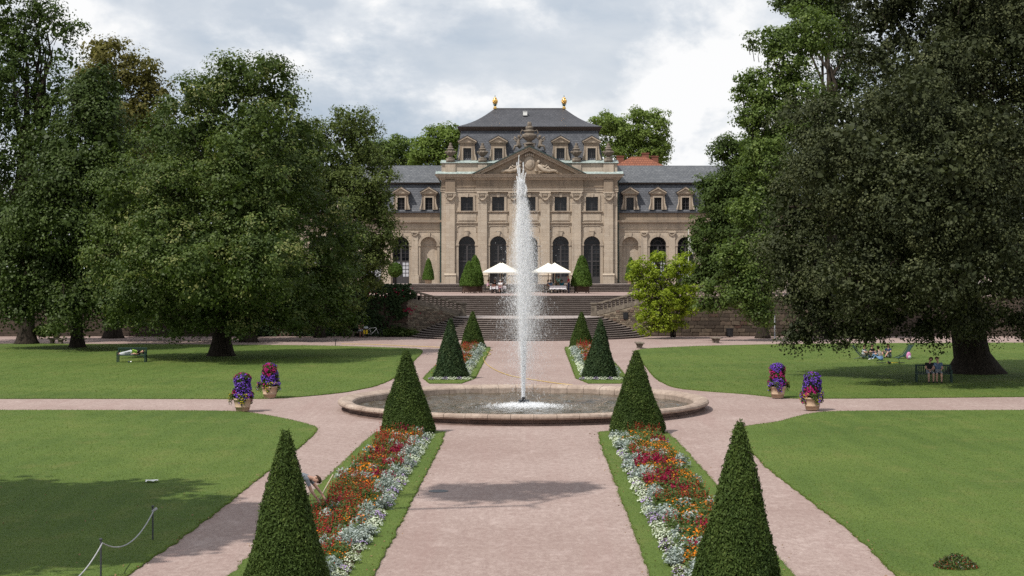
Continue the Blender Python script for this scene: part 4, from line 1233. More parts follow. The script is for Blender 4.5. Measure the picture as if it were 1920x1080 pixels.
def red_house():
    c = at(1197, 300, 200)
    R = empty('red_roofed_house', (c.x, 195.5, T_Z), label='house with red tiled hip roof and brick chimneys behind the orangery', cat='house')
    b = MB(); b.box(-5.6, 5.6, 0, 9, 0, 13.4); b.build('wall', M['trim'], R)
    b = MB(); z0, z1 = 13.2, 16.35
    P = [(-6.2, -0.5, z0), (6.2, -0.5, z0), (6.2, 9.5, z0), (-6.2, 9.5, z0)]; A = (-0.9, 4.5, z1); C = (0.9, 4.5, z1)
    b.poly([P[0], P[1], C, A]); b.poly([P[1], P[2], C]); b.poly([P[2], P[3], A, C]); b.poly([P[3], P[0], A])
    rf = b.build('roof', M['redtile'], R)
    for x, y, h in ((-2.2, 6.0, 16.55), (0.9, 5.0, 16.85), (2.1, 5.4, 16.5)):
        b = MB(); b.box(x-0.42, x+0.42, y-0.4, y+0.4, 13.8, h-0.12); b.box(x-0.48, x+0.48, y-0.46, y+0.46, h-0.12, h); b.build('chimney', M['brickred'], rf)
    for x in (-3.2, 0, 3.2):
        for z in (2, 6, 10):
            b = MB(); b.box(x-0.55, x+0.55, -0.03, 0.02, z, z+1.8); b.build('window', M['glass'], R)
red_house()

# ------------------------------------------------------------------ trees
def make_crown(lobes, n_clump, per, clump_r, leaf, rng, core=0.12, droop=0.0, upbias=0.35, billow=13):
    """lobes: (centre xyz, radii xyz). Leaves sit in clumps spread over the lobes' shells."""
    C = np.array([l[0] for l in lobes], float); Rr = np.array([l[1] for l in lobes], float)
    if billow:
        # each lobe carries smaller billows, so the outline and the light break up
        nC, nR = [C], [Rr*0.76]
        for c, r in zip(C, Rr):
            u = unit(rng.normal(size=(billow, 3))+[0, -0.1, 0.1])
            m = (r[0]*r[1]*r[2])**(1/3)
            nC.append(c+u*r*rng.uniform(0.58, 0.88, (billow, 1)))
            k = m*rng.uniform(0.22, 0.42, (billow, 1))
            nR.append(np.concatenate([k*1.1, k*1.1, k*0.85], 1))
        C = np.concatenate(nC); Rr = np.concatenate(nR); lobes = list(zip(C, Rr))
    w = (Rr[:, 0]*Rr[:, 2]+Rr[:, 0]*Rr[:, 1]+Rr[:, 1]*Rr[:, 2])
    w = w/w.sum()
    k = rng.choice(len(lobes), n_clump*2, p=w)
    u = unit(rng.normal(size=(n_clump*2, 3)))
    rad = 1.0-np.abs(rng.normal(size=(n_clump*2, 1)))*0.09+rng.normal(size=(n_clump*2, 1))*0.05
    # uneven outline
    ph = rng.uniform(0, 6.28, (len(lobes), 3))[k]
    rad = rad*(1+0.10*np.sin(u[:, :1]*5+ph[:, :1])+0.10*np.sin(u[:, 2:]*6+ph[:, 1:2])+0.07*np.sin(u[:, 1:2]*7+ph[:, 2:]))
    P = C[k]+u*Rr[k]*rad
    # drop what lies deep in another lobe
    deep = np.zeros(len(P), bool)
    for c, r in zip(C, Rr):
        q = (((P-c)/r)**2).sum(1)
        deep |= q < 0.5
    idx = np.nonzero(~deep)[0][:n_clump]
    P, U = P[idx], unit(u[idx]/Rr[k[idx]])
    n = len(P)
    cr = clump_r*rng.uniform(0.55, 1.35, n)
    pid = np.repeat(np.arange(n), per)
    d = unit(rng.normal(size=(n*per, 3))+U[pid]*0.7+[0, 0, 0.15])
    rr = rng.uniform(0.25, 1.0, (n*per, 1))**0.6
    flat = np.array([1.15, 1.15, 0.75])
    L = P[pid]+d*flat*(cr[pid, None]*rr)
    if droop: L[:, 2] -= droop*rng.random(len(L))*1.5*cr[pid]
    N = unit(d*0.65+U[pid]*0.35+np.array([0, 0, upbias])+rng.normal(size=d.shape)*0.36)
    size = leaf*rng.uniform(0.65, 1.35, len(L))*rng.uniform(0.8, 1.15, n)[pid]
    rv = np.clip(0.42+0.28*rng.normal(size=n)[pid]+0.15*rng.normal(size=len(L)), 0, 1)
    Q = leaf_quads(L, N, size, size*0.72, rng, (0, 0, -0.5) if droop else None)
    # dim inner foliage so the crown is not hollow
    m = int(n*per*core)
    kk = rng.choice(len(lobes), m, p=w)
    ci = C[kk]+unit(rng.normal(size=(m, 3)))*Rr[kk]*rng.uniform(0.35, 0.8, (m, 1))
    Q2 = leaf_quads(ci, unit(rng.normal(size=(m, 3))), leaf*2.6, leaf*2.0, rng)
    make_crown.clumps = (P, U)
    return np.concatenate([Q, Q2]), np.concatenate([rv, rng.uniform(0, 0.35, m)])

def limb_path(a, c, rng, n=6, sag=0.12):
    a, c = np.array(a, float), np.array(c, float)
    t = np.linspace(0, 1, n)[:, None]
    L = np.linalg.norm(c-a)
    p = a+(c-a)*t
    p[:, 2] += np.sin(t[:, 0]*PI)*L*sag*0.6
    p[1:-1] += rng.normal(size=(n-2, 3))*L*0.035
    return p

def tree(name, base, lobes, mat, n_clump, per, clump_r, leaf, label, seed, trunk_r=0.4, fork=0.35, group=None, limbs=8, droop=0.0, core=0.12, cat='tree', flare=1.7, lean=0.0, multi=1, upbias=0.35, show=()):
    rng = np.random.default_rng(seed)
    R = empty(name, base, 0, label, cat, group)
    B = np.array(base, float)
    lob = [(np.array(c)-B, r) for c, r in lobes]
    top = max(l[0][2] for l in lob)
    cen = np.mean([l[0] for l in lob], 0)
    t = MB()
    for mI in range(multi):
        off = np.array([0, 0, 0]) if multi == 1 else np.array([math.cos(mI*1.6+0.3), 0.6*math.sin(mI*2.4), 0])*0.42
        fz = fork*top
        x1 = cen[0]*0.25+lean
        pts = [off*0.3+[0, 0, -0.2], off*0.4+[0, 0, 0.25], off*0.6+[x1*0.1, 0, 1.0], off+[x1*0.4, 0, fz*0.55], off*1.6+[x1*0.8, cen[1]*0.2, fz], off*2+[cen[0]*0.6, cen[1]*0.5, top*0.78]]
        t.tube(pts, [trunk_r*flare*1.15, trunk_r*flare*0.85, trunk_r*1.08, trunk_r*0.95, trunk_r*0.8, trunk_r*0.2], 12)
        order = rng.permutation(len(lob))
        for i in range(limbs):
            l = lob[order[i % len(lob)]]
            tgt = l[0]+rng.normal(size=3)*np.array(l[1])*0.3
            s0 = rng.uniform(0.75, 1.25)
            st = np.array(pts[4])*s0 if s0 <= 1 else np.array(pts[4])+(np.array(pts[5])-np.array(pts[4]))*(s0-1)
            p = limb_path(st, tgt, rng)
            r0 = trunk_r*rng.uniform(0.3, 0.5)
            t.tube(p, list(np.linspace(r0, r0*0.2, len(p))), 7)
            for j in range(3):
                a = p[2+j]
                e = a+unit(rng.normal(size=3)+unit(tgt-st)*0.6)*np.array(l[1]).mean()*rng.uniform(0.5, 0.95)
                q = limb_path(a, e, rng, 4)
                t.tube(q, list(np.linspace(r0*0.4, r0*0.08, len(q))), 5)
    for a, c, r0 in show:      # bare branches that the photograph shows
        p = limb_path(np.array(a)-B, np.array(c)-B, rng, 6)
        t.tube(p, list(np.linspace(r0, r0*0.25, len(p))), 6)
    Q, rv = make_crown(lob, n_clump, per, clump_r, leaf, rng, core, droop, upbias)
    cp, cu = make_crown.clumps
    for i in rng.choice(len(cp), min(len(cp), 320), replace=False):      # twigs that carry the outer clumps
        g = np.array([cen[0]-cp[i][0], cen[1]-cp[i][1], (cen[2]-cp[i][2])*0.6-clump_r])
        a = cp[i]+unit(g)*clump_r*rng.uniform(1.5, 2.8)
        m = (a+cp[i])/2+rng.normal(size=3)*clump_r*0.2
        t.tube([a, m, cp[i]], [0.035, 0.025, 0.01], 3, False)
    t.build('trunk', M['bark'], R, True)
    keep = np.repeat(Q.reshape(-1, 4, 3)[:, :, 2].min(1) > 0.12-B[2]*0+0.0, 4)
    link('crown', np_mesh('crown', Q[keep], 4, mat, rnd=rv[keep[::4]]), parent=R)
    return R

def lobes_px(d0, items):
    """(px, py, rx px, ry px[, depth offset m[, depth ratio]]) at about d0 metres"""
    out = []
    for it in items:
        px, py, rx, ry = it[:4]
        dd = it[4] if len(it) > 4 else 0.0
        dr = it[5] if len(it) > 5 else 1.0
        d = d0+dd
        s = F/d
        out.append((tuple(at(px, py, d)), (rx/s, dr*(rx+ry)/2/s, ry/s)))
    return out

def gb(px, py):
    x, y = gp(px, py); return (x, y, 0.0)

# big lime with creamy bracts, left of the basin
tree('lime_tree', gb(415, 668), lobes_px(106, [
    (400,400,120,120,2), (330,360,75,80,-3), (450,430,80,85,-5), (370,480,70,70,-5), (440,215,95,85,1), (390,180,62,55), (500,150,48,48,1), (455,140,55,45,-1), (265,400,85,125,-1), (310,545,120,72,-2), (545,430,80,140,1), (520,560,85,65,-1), (330,255,80,75),
    (205,480,45,95,-1), (430,570,105,70,-3), (590,560,70,72,1), (625,470,55,95,3), (230,590,42,42,-1), (345,600,55,42,-4), (480,280,90,90,-2), (640,585,40,45,2), (440,330,75,75,-5), (300,430,55,75,-5), (510,380,60,70,-4), (560,300,55,80,2), (530,210,40,60,1), (400,520,105,60,-8), (300,480,70,70,-7), (510,500,75,65,-7)]),
    M['lf_lime'], 2000, 60, 0.86, 0.17, 'broad round lime tree with pale bracts, its trunk standing on the back left lawn', 11, 0.62, 0.25, limbs=10)
tree('chestnut_tree', gb(145, 652), lobes_px(117, [
    (165,290,95,110), (115,420,120,110), (60,520,75,70,-1), (190,520,90,80), (185,190,62,62), (110,340,80,70,-2), (30,440,70,60), (140,565,95,40,-3), (225,400,70,90,2), (20,560,50,40)]),
    M['lf_chest'], 1250, 50, 0.98, 0.21, 'dark green chestnut tree left of the lime, slim trunk beside the stone planter', 12, 0.42, 0.28, droop=0.5)
tree('tall_tree', gb(50, 645), lobes_px(125, [
    (60,30,42,26), (110,58,36,24), (30,85,44,40), (125,110,34,26), (20,165,60,50), (95,165,42,34), (10,270,75,80), (80,250,50,45), (-60,400,110,130), (-40,180,70,120), (0,20,40,40), (150,50,18,14), (20,-30,60,40), (60,110,50,40), (5,120,50,60), (100,215,40,40), (45,220,55,50), (90,20,40,24), (75,300,60,60)]),
    M['lf_tall'], 1500, 28, 0.75, 0.2, 'tall open-crowned tree at the far left with bare limbs showing against the sky', 13, 0.6, 0.35, core=0.05,
    show=[(at(70,330,125), at(75,60,125), 0.16), (at(75,250,125), at(150,120,125), 0.11), (at(70,200,125), at(30,60,125), 0.1), (at(75,140,125), at(110,60,125), 0.08), (at(140,220,125), at(200,180,125), 0.08)])
tree('olive_tinted_tree', gb(212, 634), lobes_px(135, [
    (210,110,45,36), (255,140,52,44), (285,205,32,55), (240,230,55,65), (185,150,38,40), (250,320,70,80), (190,90,22,18), (215,420,80,80)]),
    M['lf_gold'], 720, 28, 0.8, 0.25, 'olive gold tree rising behind the chestnut on the left', 14, 0.6, 0.4, core=0.08)
tree('robinia_tree', gb(600, 633), lobes_px(131, [
    (665,225,52,30), (640,265,60,50), (690,330,55,62), (640,370,75,80), (690,430,52,58), (715,385,28,40), (600,300,50,70), (650,470,70,60), (700,495,32,36), (640,540,60,45), (575,250,25,40), (725,425,22,26), (680,270,40,40)]),
    M['lf_rob'], 1050, 36, 0.72, 0.175, 'light leafy tree between the lime and the orangery', 15, 0.35, 0.4, droop=0.3, core=0.06,
    show=[(at(640,420,131), at(700,230,131), 0.1), (at(690,300,131), at(718,225,131), 0.05)])
tree('second_lime_tree', gb(466, 641), lobes_px(129, [(470,470,110,110), (520,350,80,110), (420,560,90,60), (540,560,80,60), (470,300,80,80), (560,590,60,35), (280,560,80,60)]),
    M['lf_chest'], 750, 28, 0.95, 0.28, 'dark tree whose trunk shows behind the big lime on the left', 16, 0.5, 0.25)
for i, (px, py, d, lo) in enumerate([(745, 531, 200, [(742,282,32,28), (705,300,40,40), (765,300,24,22)]), (820, 531, 196, [(828,262,36,27), (800,290,34,30), (850,250,20,16), (790,265,16,10), (845,300,30,26)])]):
    b0 = at(px, 531, d)
    tree('background_tree', (b0.x, d, T_Z), lobes_px(d, lo), M['lf_back'] if i else M['lf_maple'], 380, 26, 0.8, 0.27, ['smaller green tree above the left wing roof', 'rounded green tree rising beside the left end of the mansard roof'][i], 17+i, 0.35, 0.5, core=0.05)
b0 = at(1185, 531, 222)
tree('plane_tree', (b0.x, 222, T_Z), lobes_px(222, [(1135,235,36,24), (1185,245,40,32), (1220,245,34,38), (1160,280,38,26), (1225,290,32,26), (1195,215,22,16), (1245,270,16,26), (1195,290,40,24)]),
    M['lf_back'], 700, 28, 0.75, 0.27, 'bright green tree rising behind the right wing and the red roof', 19, 0.4, 0.5, core=0.05)
b0 = at(1385, 531, 152)
tree('terrace_tree', (b0.x, 152, T_Z), lobes_px(152, [(1380,290,50,45), (1358,370,55,65), (1325,445,34,36), (1395,400,70,90), (1335,500,40,40), (1400,510,75,50), (1420,330,60,90), (1345,550,45,28), (1308,530,26,28), (1400,565,50,30), (1370,575,40,18)]),
    M['lf_tall'], 1150, 40, 0.85, 0.23, 'dense dark green tree on the terrace hiding the right wing', 20, 0.4, 0.25)
tree('maple_tree', gb(1430, 634), lobes_px(129, [(1440,75,44,28), (1485,110,60,55), (1400,145,20,14), (1440,165,46,40), (1405,215,30,26), (1450,230,52,60), (1440,310,50,70), (1425,400,48,60), (1440,480,50,60), (1415,545,42,40), (1425,590,30,24), (1395,175,22,16), (1520,60,50,50), (1510,200,50,80), (1400,320,20,30), (1395,540,34,34), (1368,560,26,20), (1388,480,32,46), (1345,572,22,15), (1330,540,20,18), (1318,575,14,10)]),
    M['lf_maple'], 1450, 34, 0.68, 0.2, 'bright green maple between the terrace tree and the copper beech', 21, 0.42, 0.3, core=0.07)
tree('high_crowned_tree', gb(1560, 636), lobes_px(136, [(1500,12,45,20), (1550,30,55,30), (1590,75,40,40), (1560,-30,90,50), (1470,5,28,12), (1600,140,40,50)]),
    M['lf_chest'], 480, 26, 0.75, 0.26, 'tall dark tree whose thin top shows above the maple', 22, 0.45, 0.6, core=0.03)
tree('copper_beech', gb(1826, 700), lobes_px(89, [
    (1570,230,95,95,1), (1510,370,90,100), (1500,480,75,85,-1), (1570,520,110,95,-2), (1690,110,105,120,2), (1800,300,190,220), (1690,440,165,140,-4), (1860,90,150,140), (1530,585,62,58,-1), (1900,500,150,110,-2), (1630,600,80,42,-3), (1760,580,95,48,-5),
    (1660,0,70,90,2), (2000,250,180,220), (1640,300,110,120,-3), (1880,600,90,30,-3), (1990,600,80,60,-2), (1780,150,120,120,-4), (1500,630,32,22,-1), (1745,615,60,22,-4), (1590,620,45,28,-2), (1850,430,130,110,-6), (1780,-80,200,100), (1650,330,110,110,-9), (1570,320,80,100,-7), (1760,380,130,120,-10), (1700,210,110,110,-8), (1830,280,110,110,-9), (1640,460,80,70,-8), (1600,530,80,60,-9), (1760,520,100,55,-11), (1880,480,100,80,-10), (1900,-10,130,130), (1960,90,120,140,-4), (1840,20,110,120,-3)]),
    M['lf_beech'], 5000, 46, 0.68, 0.135, 'huge dark copper beech on the back right lawn with a massive trunk', 23, 0.98, 0.22, limbs=16, flare=1.9, droop=0.55, core=0.22)
tree('yellow_green_shrub', gb(1262, 632), lobes_px(133, [(1243,512,34,22), (1203,500,20,16), (1252,560,42,24), (1222,592,26,18), (1290,580,20,10), (1280,498,18,24), (1210,540,26,18), (1285,545,24,18), (1198,560,14,12), (1262,596,20,10), (1203,618,14,9), (1188,520,10,12), (1300,560,10,8), (1235,480,14,10), (1238,612,26,12), (1275,612,18,9), (1215,575,22,14)]),
    M['lf_mag'], 470, 28, 0.42, 0.18, 'yellow-green shrub with several stems in front of the wall right of the steps', 24, 0.10, 0.45, limbs=4, cat='shrub', multi=4, flare=1.2, core=0.02)
# trees closing the park behind the terrace, mostly hidden
for i, (px, d, h, lab) in enumerate([(-60, 160, 330, 'dim backdrop tree at the left edge behind the terrace wall'), (330, 165, 250, 'dim backdrop tree behind the lime crown'), (590, 178, 330, 'dim tree behind the light leafy tree'), (1480, 178, 300, 'dim backdrop tree behind the maple'), (1640, 170, 280, 'dim backdrop tree behind the copper beech'), (1930, 165, 260, 'dim backdrop tree at the right edge')]):
    b0 = at(px, 531, d)
    tree('backdrop_tree', (b0.x, d, T_Z), lobes_px(d, [(px, h+60, 90, 90), (px-60, h+150, 80, 80), (px+60, h+150, 80, 80), (px, h+220, 120, 60)]), M['lf_chest'], 420, 24, 1.3, 0.42, lab, 60+i, 0.4, 0.3, group='backdrop trees')

# ivy and climbers on the left retaining wall
def ivy():
    rng = np.random.default_rng(31)
    n = 16000
    x = rng.uniform(-24, -9.6, n)
    z = rng.uniform(0.05, 4.5, n)
    # dense at the left and along the top, thinning towards the steps
    edge = -11.3+1.5*(z/4.3)**1.5+0.5*np.sin(z*4)
    keep = (x < edge) & (rng.random(n) < np.clip(0.35+0.5*np.sin(x*1.3+z*0.9)+z*0.12, 0.1, 1))
    x, z = x[keep], z[keep]
    k = len(x)
    y = 137.9-np.abs(rng.normal(size=k))*0.18-0.15*(1+np.sin(x*2.1)*np.sin(z*2.7))*0.5
    P = np.column_stack([x, y, z])
    N = unit(np.column_stack([rng.normal(size=k)*0.4, -np.ones(k), 0.5+rng.normal(size=k)*0.4]))
    q = leaf_quads(P, N, 0.24, 0.2, rng)
    R = empty('ivy', (0, 0, 0), 0, 'dark ivy climbing over the retaining wall left of the steps', 'ivy')
    tag(link('leaves', np_mesh('ivy', q, 4, M['lf_ivy'], rnd=rng.random(k)), parent=R))
    k = 60
    P = np.column_stack([rng.uniform(-14.5, -9.9, k), rng.uniform(137.45, 137.7, k), rng.uniform(3.4, 4.2, k)])
    P[:25] = np.column_stack([rng.normal(-10.1, 0.4, 25), rng.uniform(137.2, 137.5, 25), rng.normal(2.3, 0.16, 25)])
    q = leaf_quads(P, unit(rng.normal(size=(k, 3))*0.4+[0, -1, 0.3]), 0.16, 0.15, rng)
    link('blossom', np_mesh('blossom', q, 4, M['fl_crim'], rnd=rng.random(k)), parent=R)
    b = MB()
    for x0 in (-12.1, -15.2, -18.4):
        b.tube([(x0, 137.5, 0), (x0+0.1, 137.5, 0.9), (x0+0.35, 137.6, 2.0), (x0+0.2, 137.8, 3.2)], [0.06, 0.05, 0.04, 0.02], 6)
    b.build('stem', M['bark'], R)
ivy()
def bush(name, base, lobes, mat, n, leaf, label, seed, cat='bush', group=None, stem=True):
    rng = np.random.default_rng(seed)
    R = empty(name, base, 0, label, cat, group)
    lob = lobes
    Q, rv = make_crown(lob, n, 18, 0.3, leaf, rng, 0.2)
    kp = np.repeat(Q.reshape(-1, 4, 3)[:, :, 2].min(1) > 0.0, 4)
    link('foliage', np_mesh('foliage', Q[kp], 4, mat, rnd=rv[kp[::4]]), parent=R)
    b = MB()
    for i in range(5):
        l = lob[i % len(lob)]
        b.tube([(0.1*math.cos(i), 0.1*math.sin(i), 0), tuple(np.array(l[0])*0.6+[0, 0, 0.1]), l[0]], [0.04, 0.03, 0.015], 5)
    b.build('stem', M['bark'], R)
    return R
for i, (px, w, h, lab) in enumerate([(742, 0.9, 0.7, 'low green bush at the wall foot beside the parked bicycle'), (766, 0.7, 0.5, 'low green bush tucked against the left end of the steps')]):
    x = (px-1000)/21.9+CX
    bush('wall_bush', (x, 137.0, 0), [((0, 0, h*0.55), (w, 0.5, h*0.6)), ((-w*0.7, 0, h*0.4), (w*0.6, 0.4, h*0.5)), ((w*0.7, 0.1, h*0.4), (w*0.6, 0.4, h*0.45))], M['lf_maple'] if i else M['lf_tall'], 70, 0.13, lab, 70+i)

# unseen tree added on the left, crown shaped to shadow lawn and path
tree('added_shade_tree', (-20.5, 28.0, 0), [((-19.0, 33.5, 15.8), (3.4, 3.6, 2.3)), ((-23.5, 32, 16.5), (4.6, 5, 3.6)), ((-17.5, 28, 16.0), (3.0, 3.5, 2.6)), ((-23, 25.5, 16), (6, 5, 4)), ((-18, 28.5, 21), (2.4, 2.4, 2.6)), ((-29, 31, 16), (5, 5, 4.5)),
     ((-14.2, 31.4, 25.2), (1.7, 1.4, 1.0)), ((-12.4, 32.0, 25.6), (1.2, 1.0, 0.6))],
     M['lf_chest'], 1100, 20, 0.8, 0.42, 'unseen tree added left of the viewpoint to shade the front lawn', 25, 0.6, 0.5, core=0.3)

# ------------------------------------------------------------------ fountain
FY, FR = 68.5, 7.9
def fountain():
    R = empty('fountain_basin', (0, FY, 0), 0, 'large round sandstone fountain basin with a rounded rim in the middle of the garden', 'fountain')
    b = MB()
    prof = [(FR-0.16, 0), (FR-0.16, 0.06), (FR-0.30, 0.10), (FR-0.33, 0.22), (FR-0.55, 0.22), (FR-0.62, -0.1)]
    n = 120
    for i in range(n):
        a0, a1 = 2*PI*i/n, 2*PI*(i+1)/n
        for (r0, z0), (r1, z1) in zip(prof[:-1], prof[1:]):
            b.poly([(r0*math.cos(a0), r0*math.sin(a0), z0), (r0*math.cos(a1), r0*math.sin(a1), z0), (r1*math.cos(a1), r1*math.sin(a1), z1), (r1*math.cos(a0), r1*math.sin(a0), z1)])
    b.build('plinth', M['fount_base'], R, True)
    # rim stones
    N = 56
    pr = [(FR-0.30, 0.21), (FR-0.05, 0.25), (FR+0.0, 0.31), (FR-0.01, 0.38), (FR-0.07, 0.435), (FR-0.2, 0.455), (FR-0.5, 0.40), (FR-0.62, 0.36), (FR-0.66, 0.30), (FR-0.66, 0.02)]
    b = MB(); m = 5
    da = 2*PI/N-0.0022
    ring = []
    for i in range(m+1):
        a = -da/2+da*i/m
        ring.append([(r*math.cos(a), r*math.sin(a), z) for r, z in pr])
    for i in range(m):
        for k in range(len(pr)-1):
            b.poly([ring[i][k], ring[i+1][k], ring[i+1][k+1], ring[i][k+1]])
    for i in (0, m): b.poly(ring[i])
    me = b.mesh('rim_stone', M['fount'], True)
    rng = random.Random(3)
    for i in range(N):
        o = link('rim_stone', me, parent=R)
        o.rotation_euler = (0, 0, 2*PI*i/N)
        o.location = (0, 0, rng.uniform(-0.006, 0.006))
    b = MB(); b.lathe([(0.0001, -0.35), (FR-0.6, -0.35)], 64); b.build('basin_floor', M['basin'], R)
    # rippled water
    nr, na = 46, 150
    vs = [(0, 0, 0)]; fs = []
    rng = np.random.default_rng(2)
    ws = [(rng.uniform(0.5, 5), rng.uniform(0, 6.28), rng.uniform(0, 6.28)) for _ in range(26)]
    for i in range(1, nr+1):
        r = (FR-0.62)*i/nr
        for j in range(na):
            a = 2*PI*j/na; x, y = r*math.cos(a), r*math.sin(a)
            z = sum(0.010/k*math.sin(k*2.2*(x*math.cos(t)+y*math.sin(t))+p) for k, t, p in ws)*0.8 + 0.012*math.exp(-r*0.4)*math.sin(r*7)
            vs.append((x, y, z))
    for j in range(na): fs.append((0, 1+j, 1+(j+1) % na))
    for i in range(nr-1):
        for j in range(na):
            a, c = 1+i*na, 1+(i+1)*na
            fs.append((a+j, c+j, c+(j+1) % na, a+(j+1) % na))
    b = MB(); b._add(vs, fs); w = b.build('water', M['water'], None, True); w.location = (0, FY, 0.10)
    tag(w, kind='structure')
    # nozzle
    z = empty('fountain_nozzle', (0, FY, 0.05), 0, 'dark metal nozzle in the middle of the basin', 'nozzle')
    b = MB(); b.lathe([(0.16, 0), (0.16, 0.16), (0.08, 0.2), (0.07, 0.42), (0.05, 0.42)], 12); b.build('pipe', M['black'], z)
    for k in range(5):
        a = k*2*PI/5; b = MB(); b.box(0.18*math.cos(a)-0.07, 0.18*math.cos(a)+0.07, 0.18*math.sin(a)-0.07, 0.18*math.sin(a)+0.07, 0.12, 0.30); b.build('lamp', M['post'], z)
    # jet: rising core, falling veil, splashing foot
    rng = np.random.default_rng(8)
    H = 10.85
    out = []
    def tets(P, r, stretch):
        """small tumbling beads, drawn out along their fall"""
        n = len(P)
        o = np.array([[1, 1, 1], [1, -1, -1], [-1, 1, -1], [-1, -1, 1]], float)
        A = unit(rng.normal(size=(n, 3))); B = unit(np.cross(A, rng.normal(size=(n, 3)))); C = np.cross(A, B)
        q = (o[None, :, 0:1]*A[:, None]+o[None, :, 1:2]*B[:, None]+o[None, :, 2:3]*C[:, None])*r[:, None, None]*0.75
        q[:, :, 2] *= stretch[:, None]
        q += P[:, None]
        T = np.stack([q[:, [0, 1, 2]], q[:, [0, 3, 1]], q[:, [0, 2, 3]], q[:, [1, 3, 2]]], 1)
        return T.reshape(-1, 3)
    def flecks(P, r, stretch):
        """the finest spray: one facet per droplet"""
        n = len(P)
        A = unit(rng.normal(size=(n, 3))); B = unit(np.cross(A, rng.normal(size=(n, 3))))
        q = np.stack([A, -0.5*A+0.87*B, -0.5*A-0.87*B], 1)*(r*1.25)[:, None, None]
        q[:, :, 2] *= stretch[:, None]
        return (q+P[:, None]).reshape(-1, 3)
    n = 85000                                        # rising core, breaking up towards the top
    t = rng.random(n)**1.05
    zz = 0.42+t*(H-1.5)
    sig = 0.032+0.25*t**1.2*(1-0.75*t**2.5)
    k = rng.integers(0, 60, n)                       # threads within the core
    ang, rad_ = rng.uniform(0, 6.28, 60), np.abs(rng.normal(size=60))*0.9
    px_ = np.cos(ang)[k]*rad_[k]*sig+rng.normal(size=n)*sig*0.35
    py_ = np.sin(ang)[k]*rad_[k]*sig+rng.normal(size=n)*sig*0.35
    out.append(flecks(np.column_stack([px_-0.10*t**2, py_, zz]), rng.uniform(0.005, 0.016, n), rng.uniform(1.2, 4, n)))
    n = 9000                                         # ragged top strands
    st = rng.integers(0, 13, n)
    sx, sh, sl_ = rng.normal(-0.09, 0.075, 13), rng.uniform(0.25, 1.35, 13), rng.normal(0, 0.09, 13)
    sx[0], sh[0], sl_[0] = -0.13, 1.5, -0.06
    u = rng.random(n)
    out.append(flecks(np.column_stack([sx[st]+sl_[st]*u+rng.normal(size=n)*0.028*(1.3-u)+0.03*np.sin(u*6+st), rng.normal(size=n)*0.06+0.1*np.sin(st), H-1.75+u*sh[st]*1.15]), rng.uniform(0.005, 0.016, n), rng.uniform(1.5, 4, n)))
    n = 150000                                       # falling veil in loose curtains
    t = rng.beta(2.5, 1.3, n)
    zz = 0.15+t*(H-2.0)
    fall = 1-t
    sig = 0.08+0.50*np.minimum(1, fall*1.7)-0.05*np.maximum(0, fall-0.6)
    k = rng.integers(0, 420, n)
    ca, cr_ = rng.uniform(0, 6.28, 420), rng.normal(size=420)
    x = (np.cos(ca)[k]*cr_[k]*0.95+rng.normal(size=n)*0.30)*sig+0.10*fall
    y = (np.sin(ca)[k]*cr_[k]*0.95+rng.normal(size=n)*0.30)*sig
    out.append(flecks(np.column_stack([x, y, zz]), rng.uniform(0.004, 0.0125, n)*rng.choice([0.8, 1.0, 1.7], n, p=[0.5, 0.4, 0.1]), rng.uniform(1.0, 4.5, n)))
    n = 900                                          # stray beads
    out.append(tets(np.column_stack([rng.normal(size=n)*0.62+0.05, rng.normal(size=n)*0.62, rng.uniform(0.3, 8.5, n)]), rng.uniform(0.006, 0.016, n), np.full(n, 1.2)))
    n = 9000                                         # splash on the surface
    r = np.abs(rng.normal(size=n))*0.62; a = rng.uniform(0, 6.28, n)
    out.append(tets(np.column_stack([r*np.cos(a)*1.15+0.12, r*np.sin(a)-0.2, 0.11+np.abs(rng.normal(size=n))*0.07*np.exp(-r*0.6)]), rng.uniform(0.010, 0.04, n), np.full(n, 0.4)))
    n = 1600                                         # flecks of foam drifting out
    r = 0.7+np.abs(rng.normal(size=n))*0.9; a = rng.uniform(0, 6.28, n)
    out.append(tets(np.column_stack([r*np.cos(a)*1.2+0.15, r*np.sin(a)-0.25, np.full(n, 0.125)]), rng.uniform(0.006, 0.02, n), np.full(n, 0.3)))
    V = np.concatenate(out)
    o = link('fountain_jet', np_mesh('fountain_jet', V, 3, M['drops']))
    o.location = (0, FY, 0)
    tag(o, 'tall white jet of water spraying up from the basin', 'water jet', kind='stuff')
fountain()

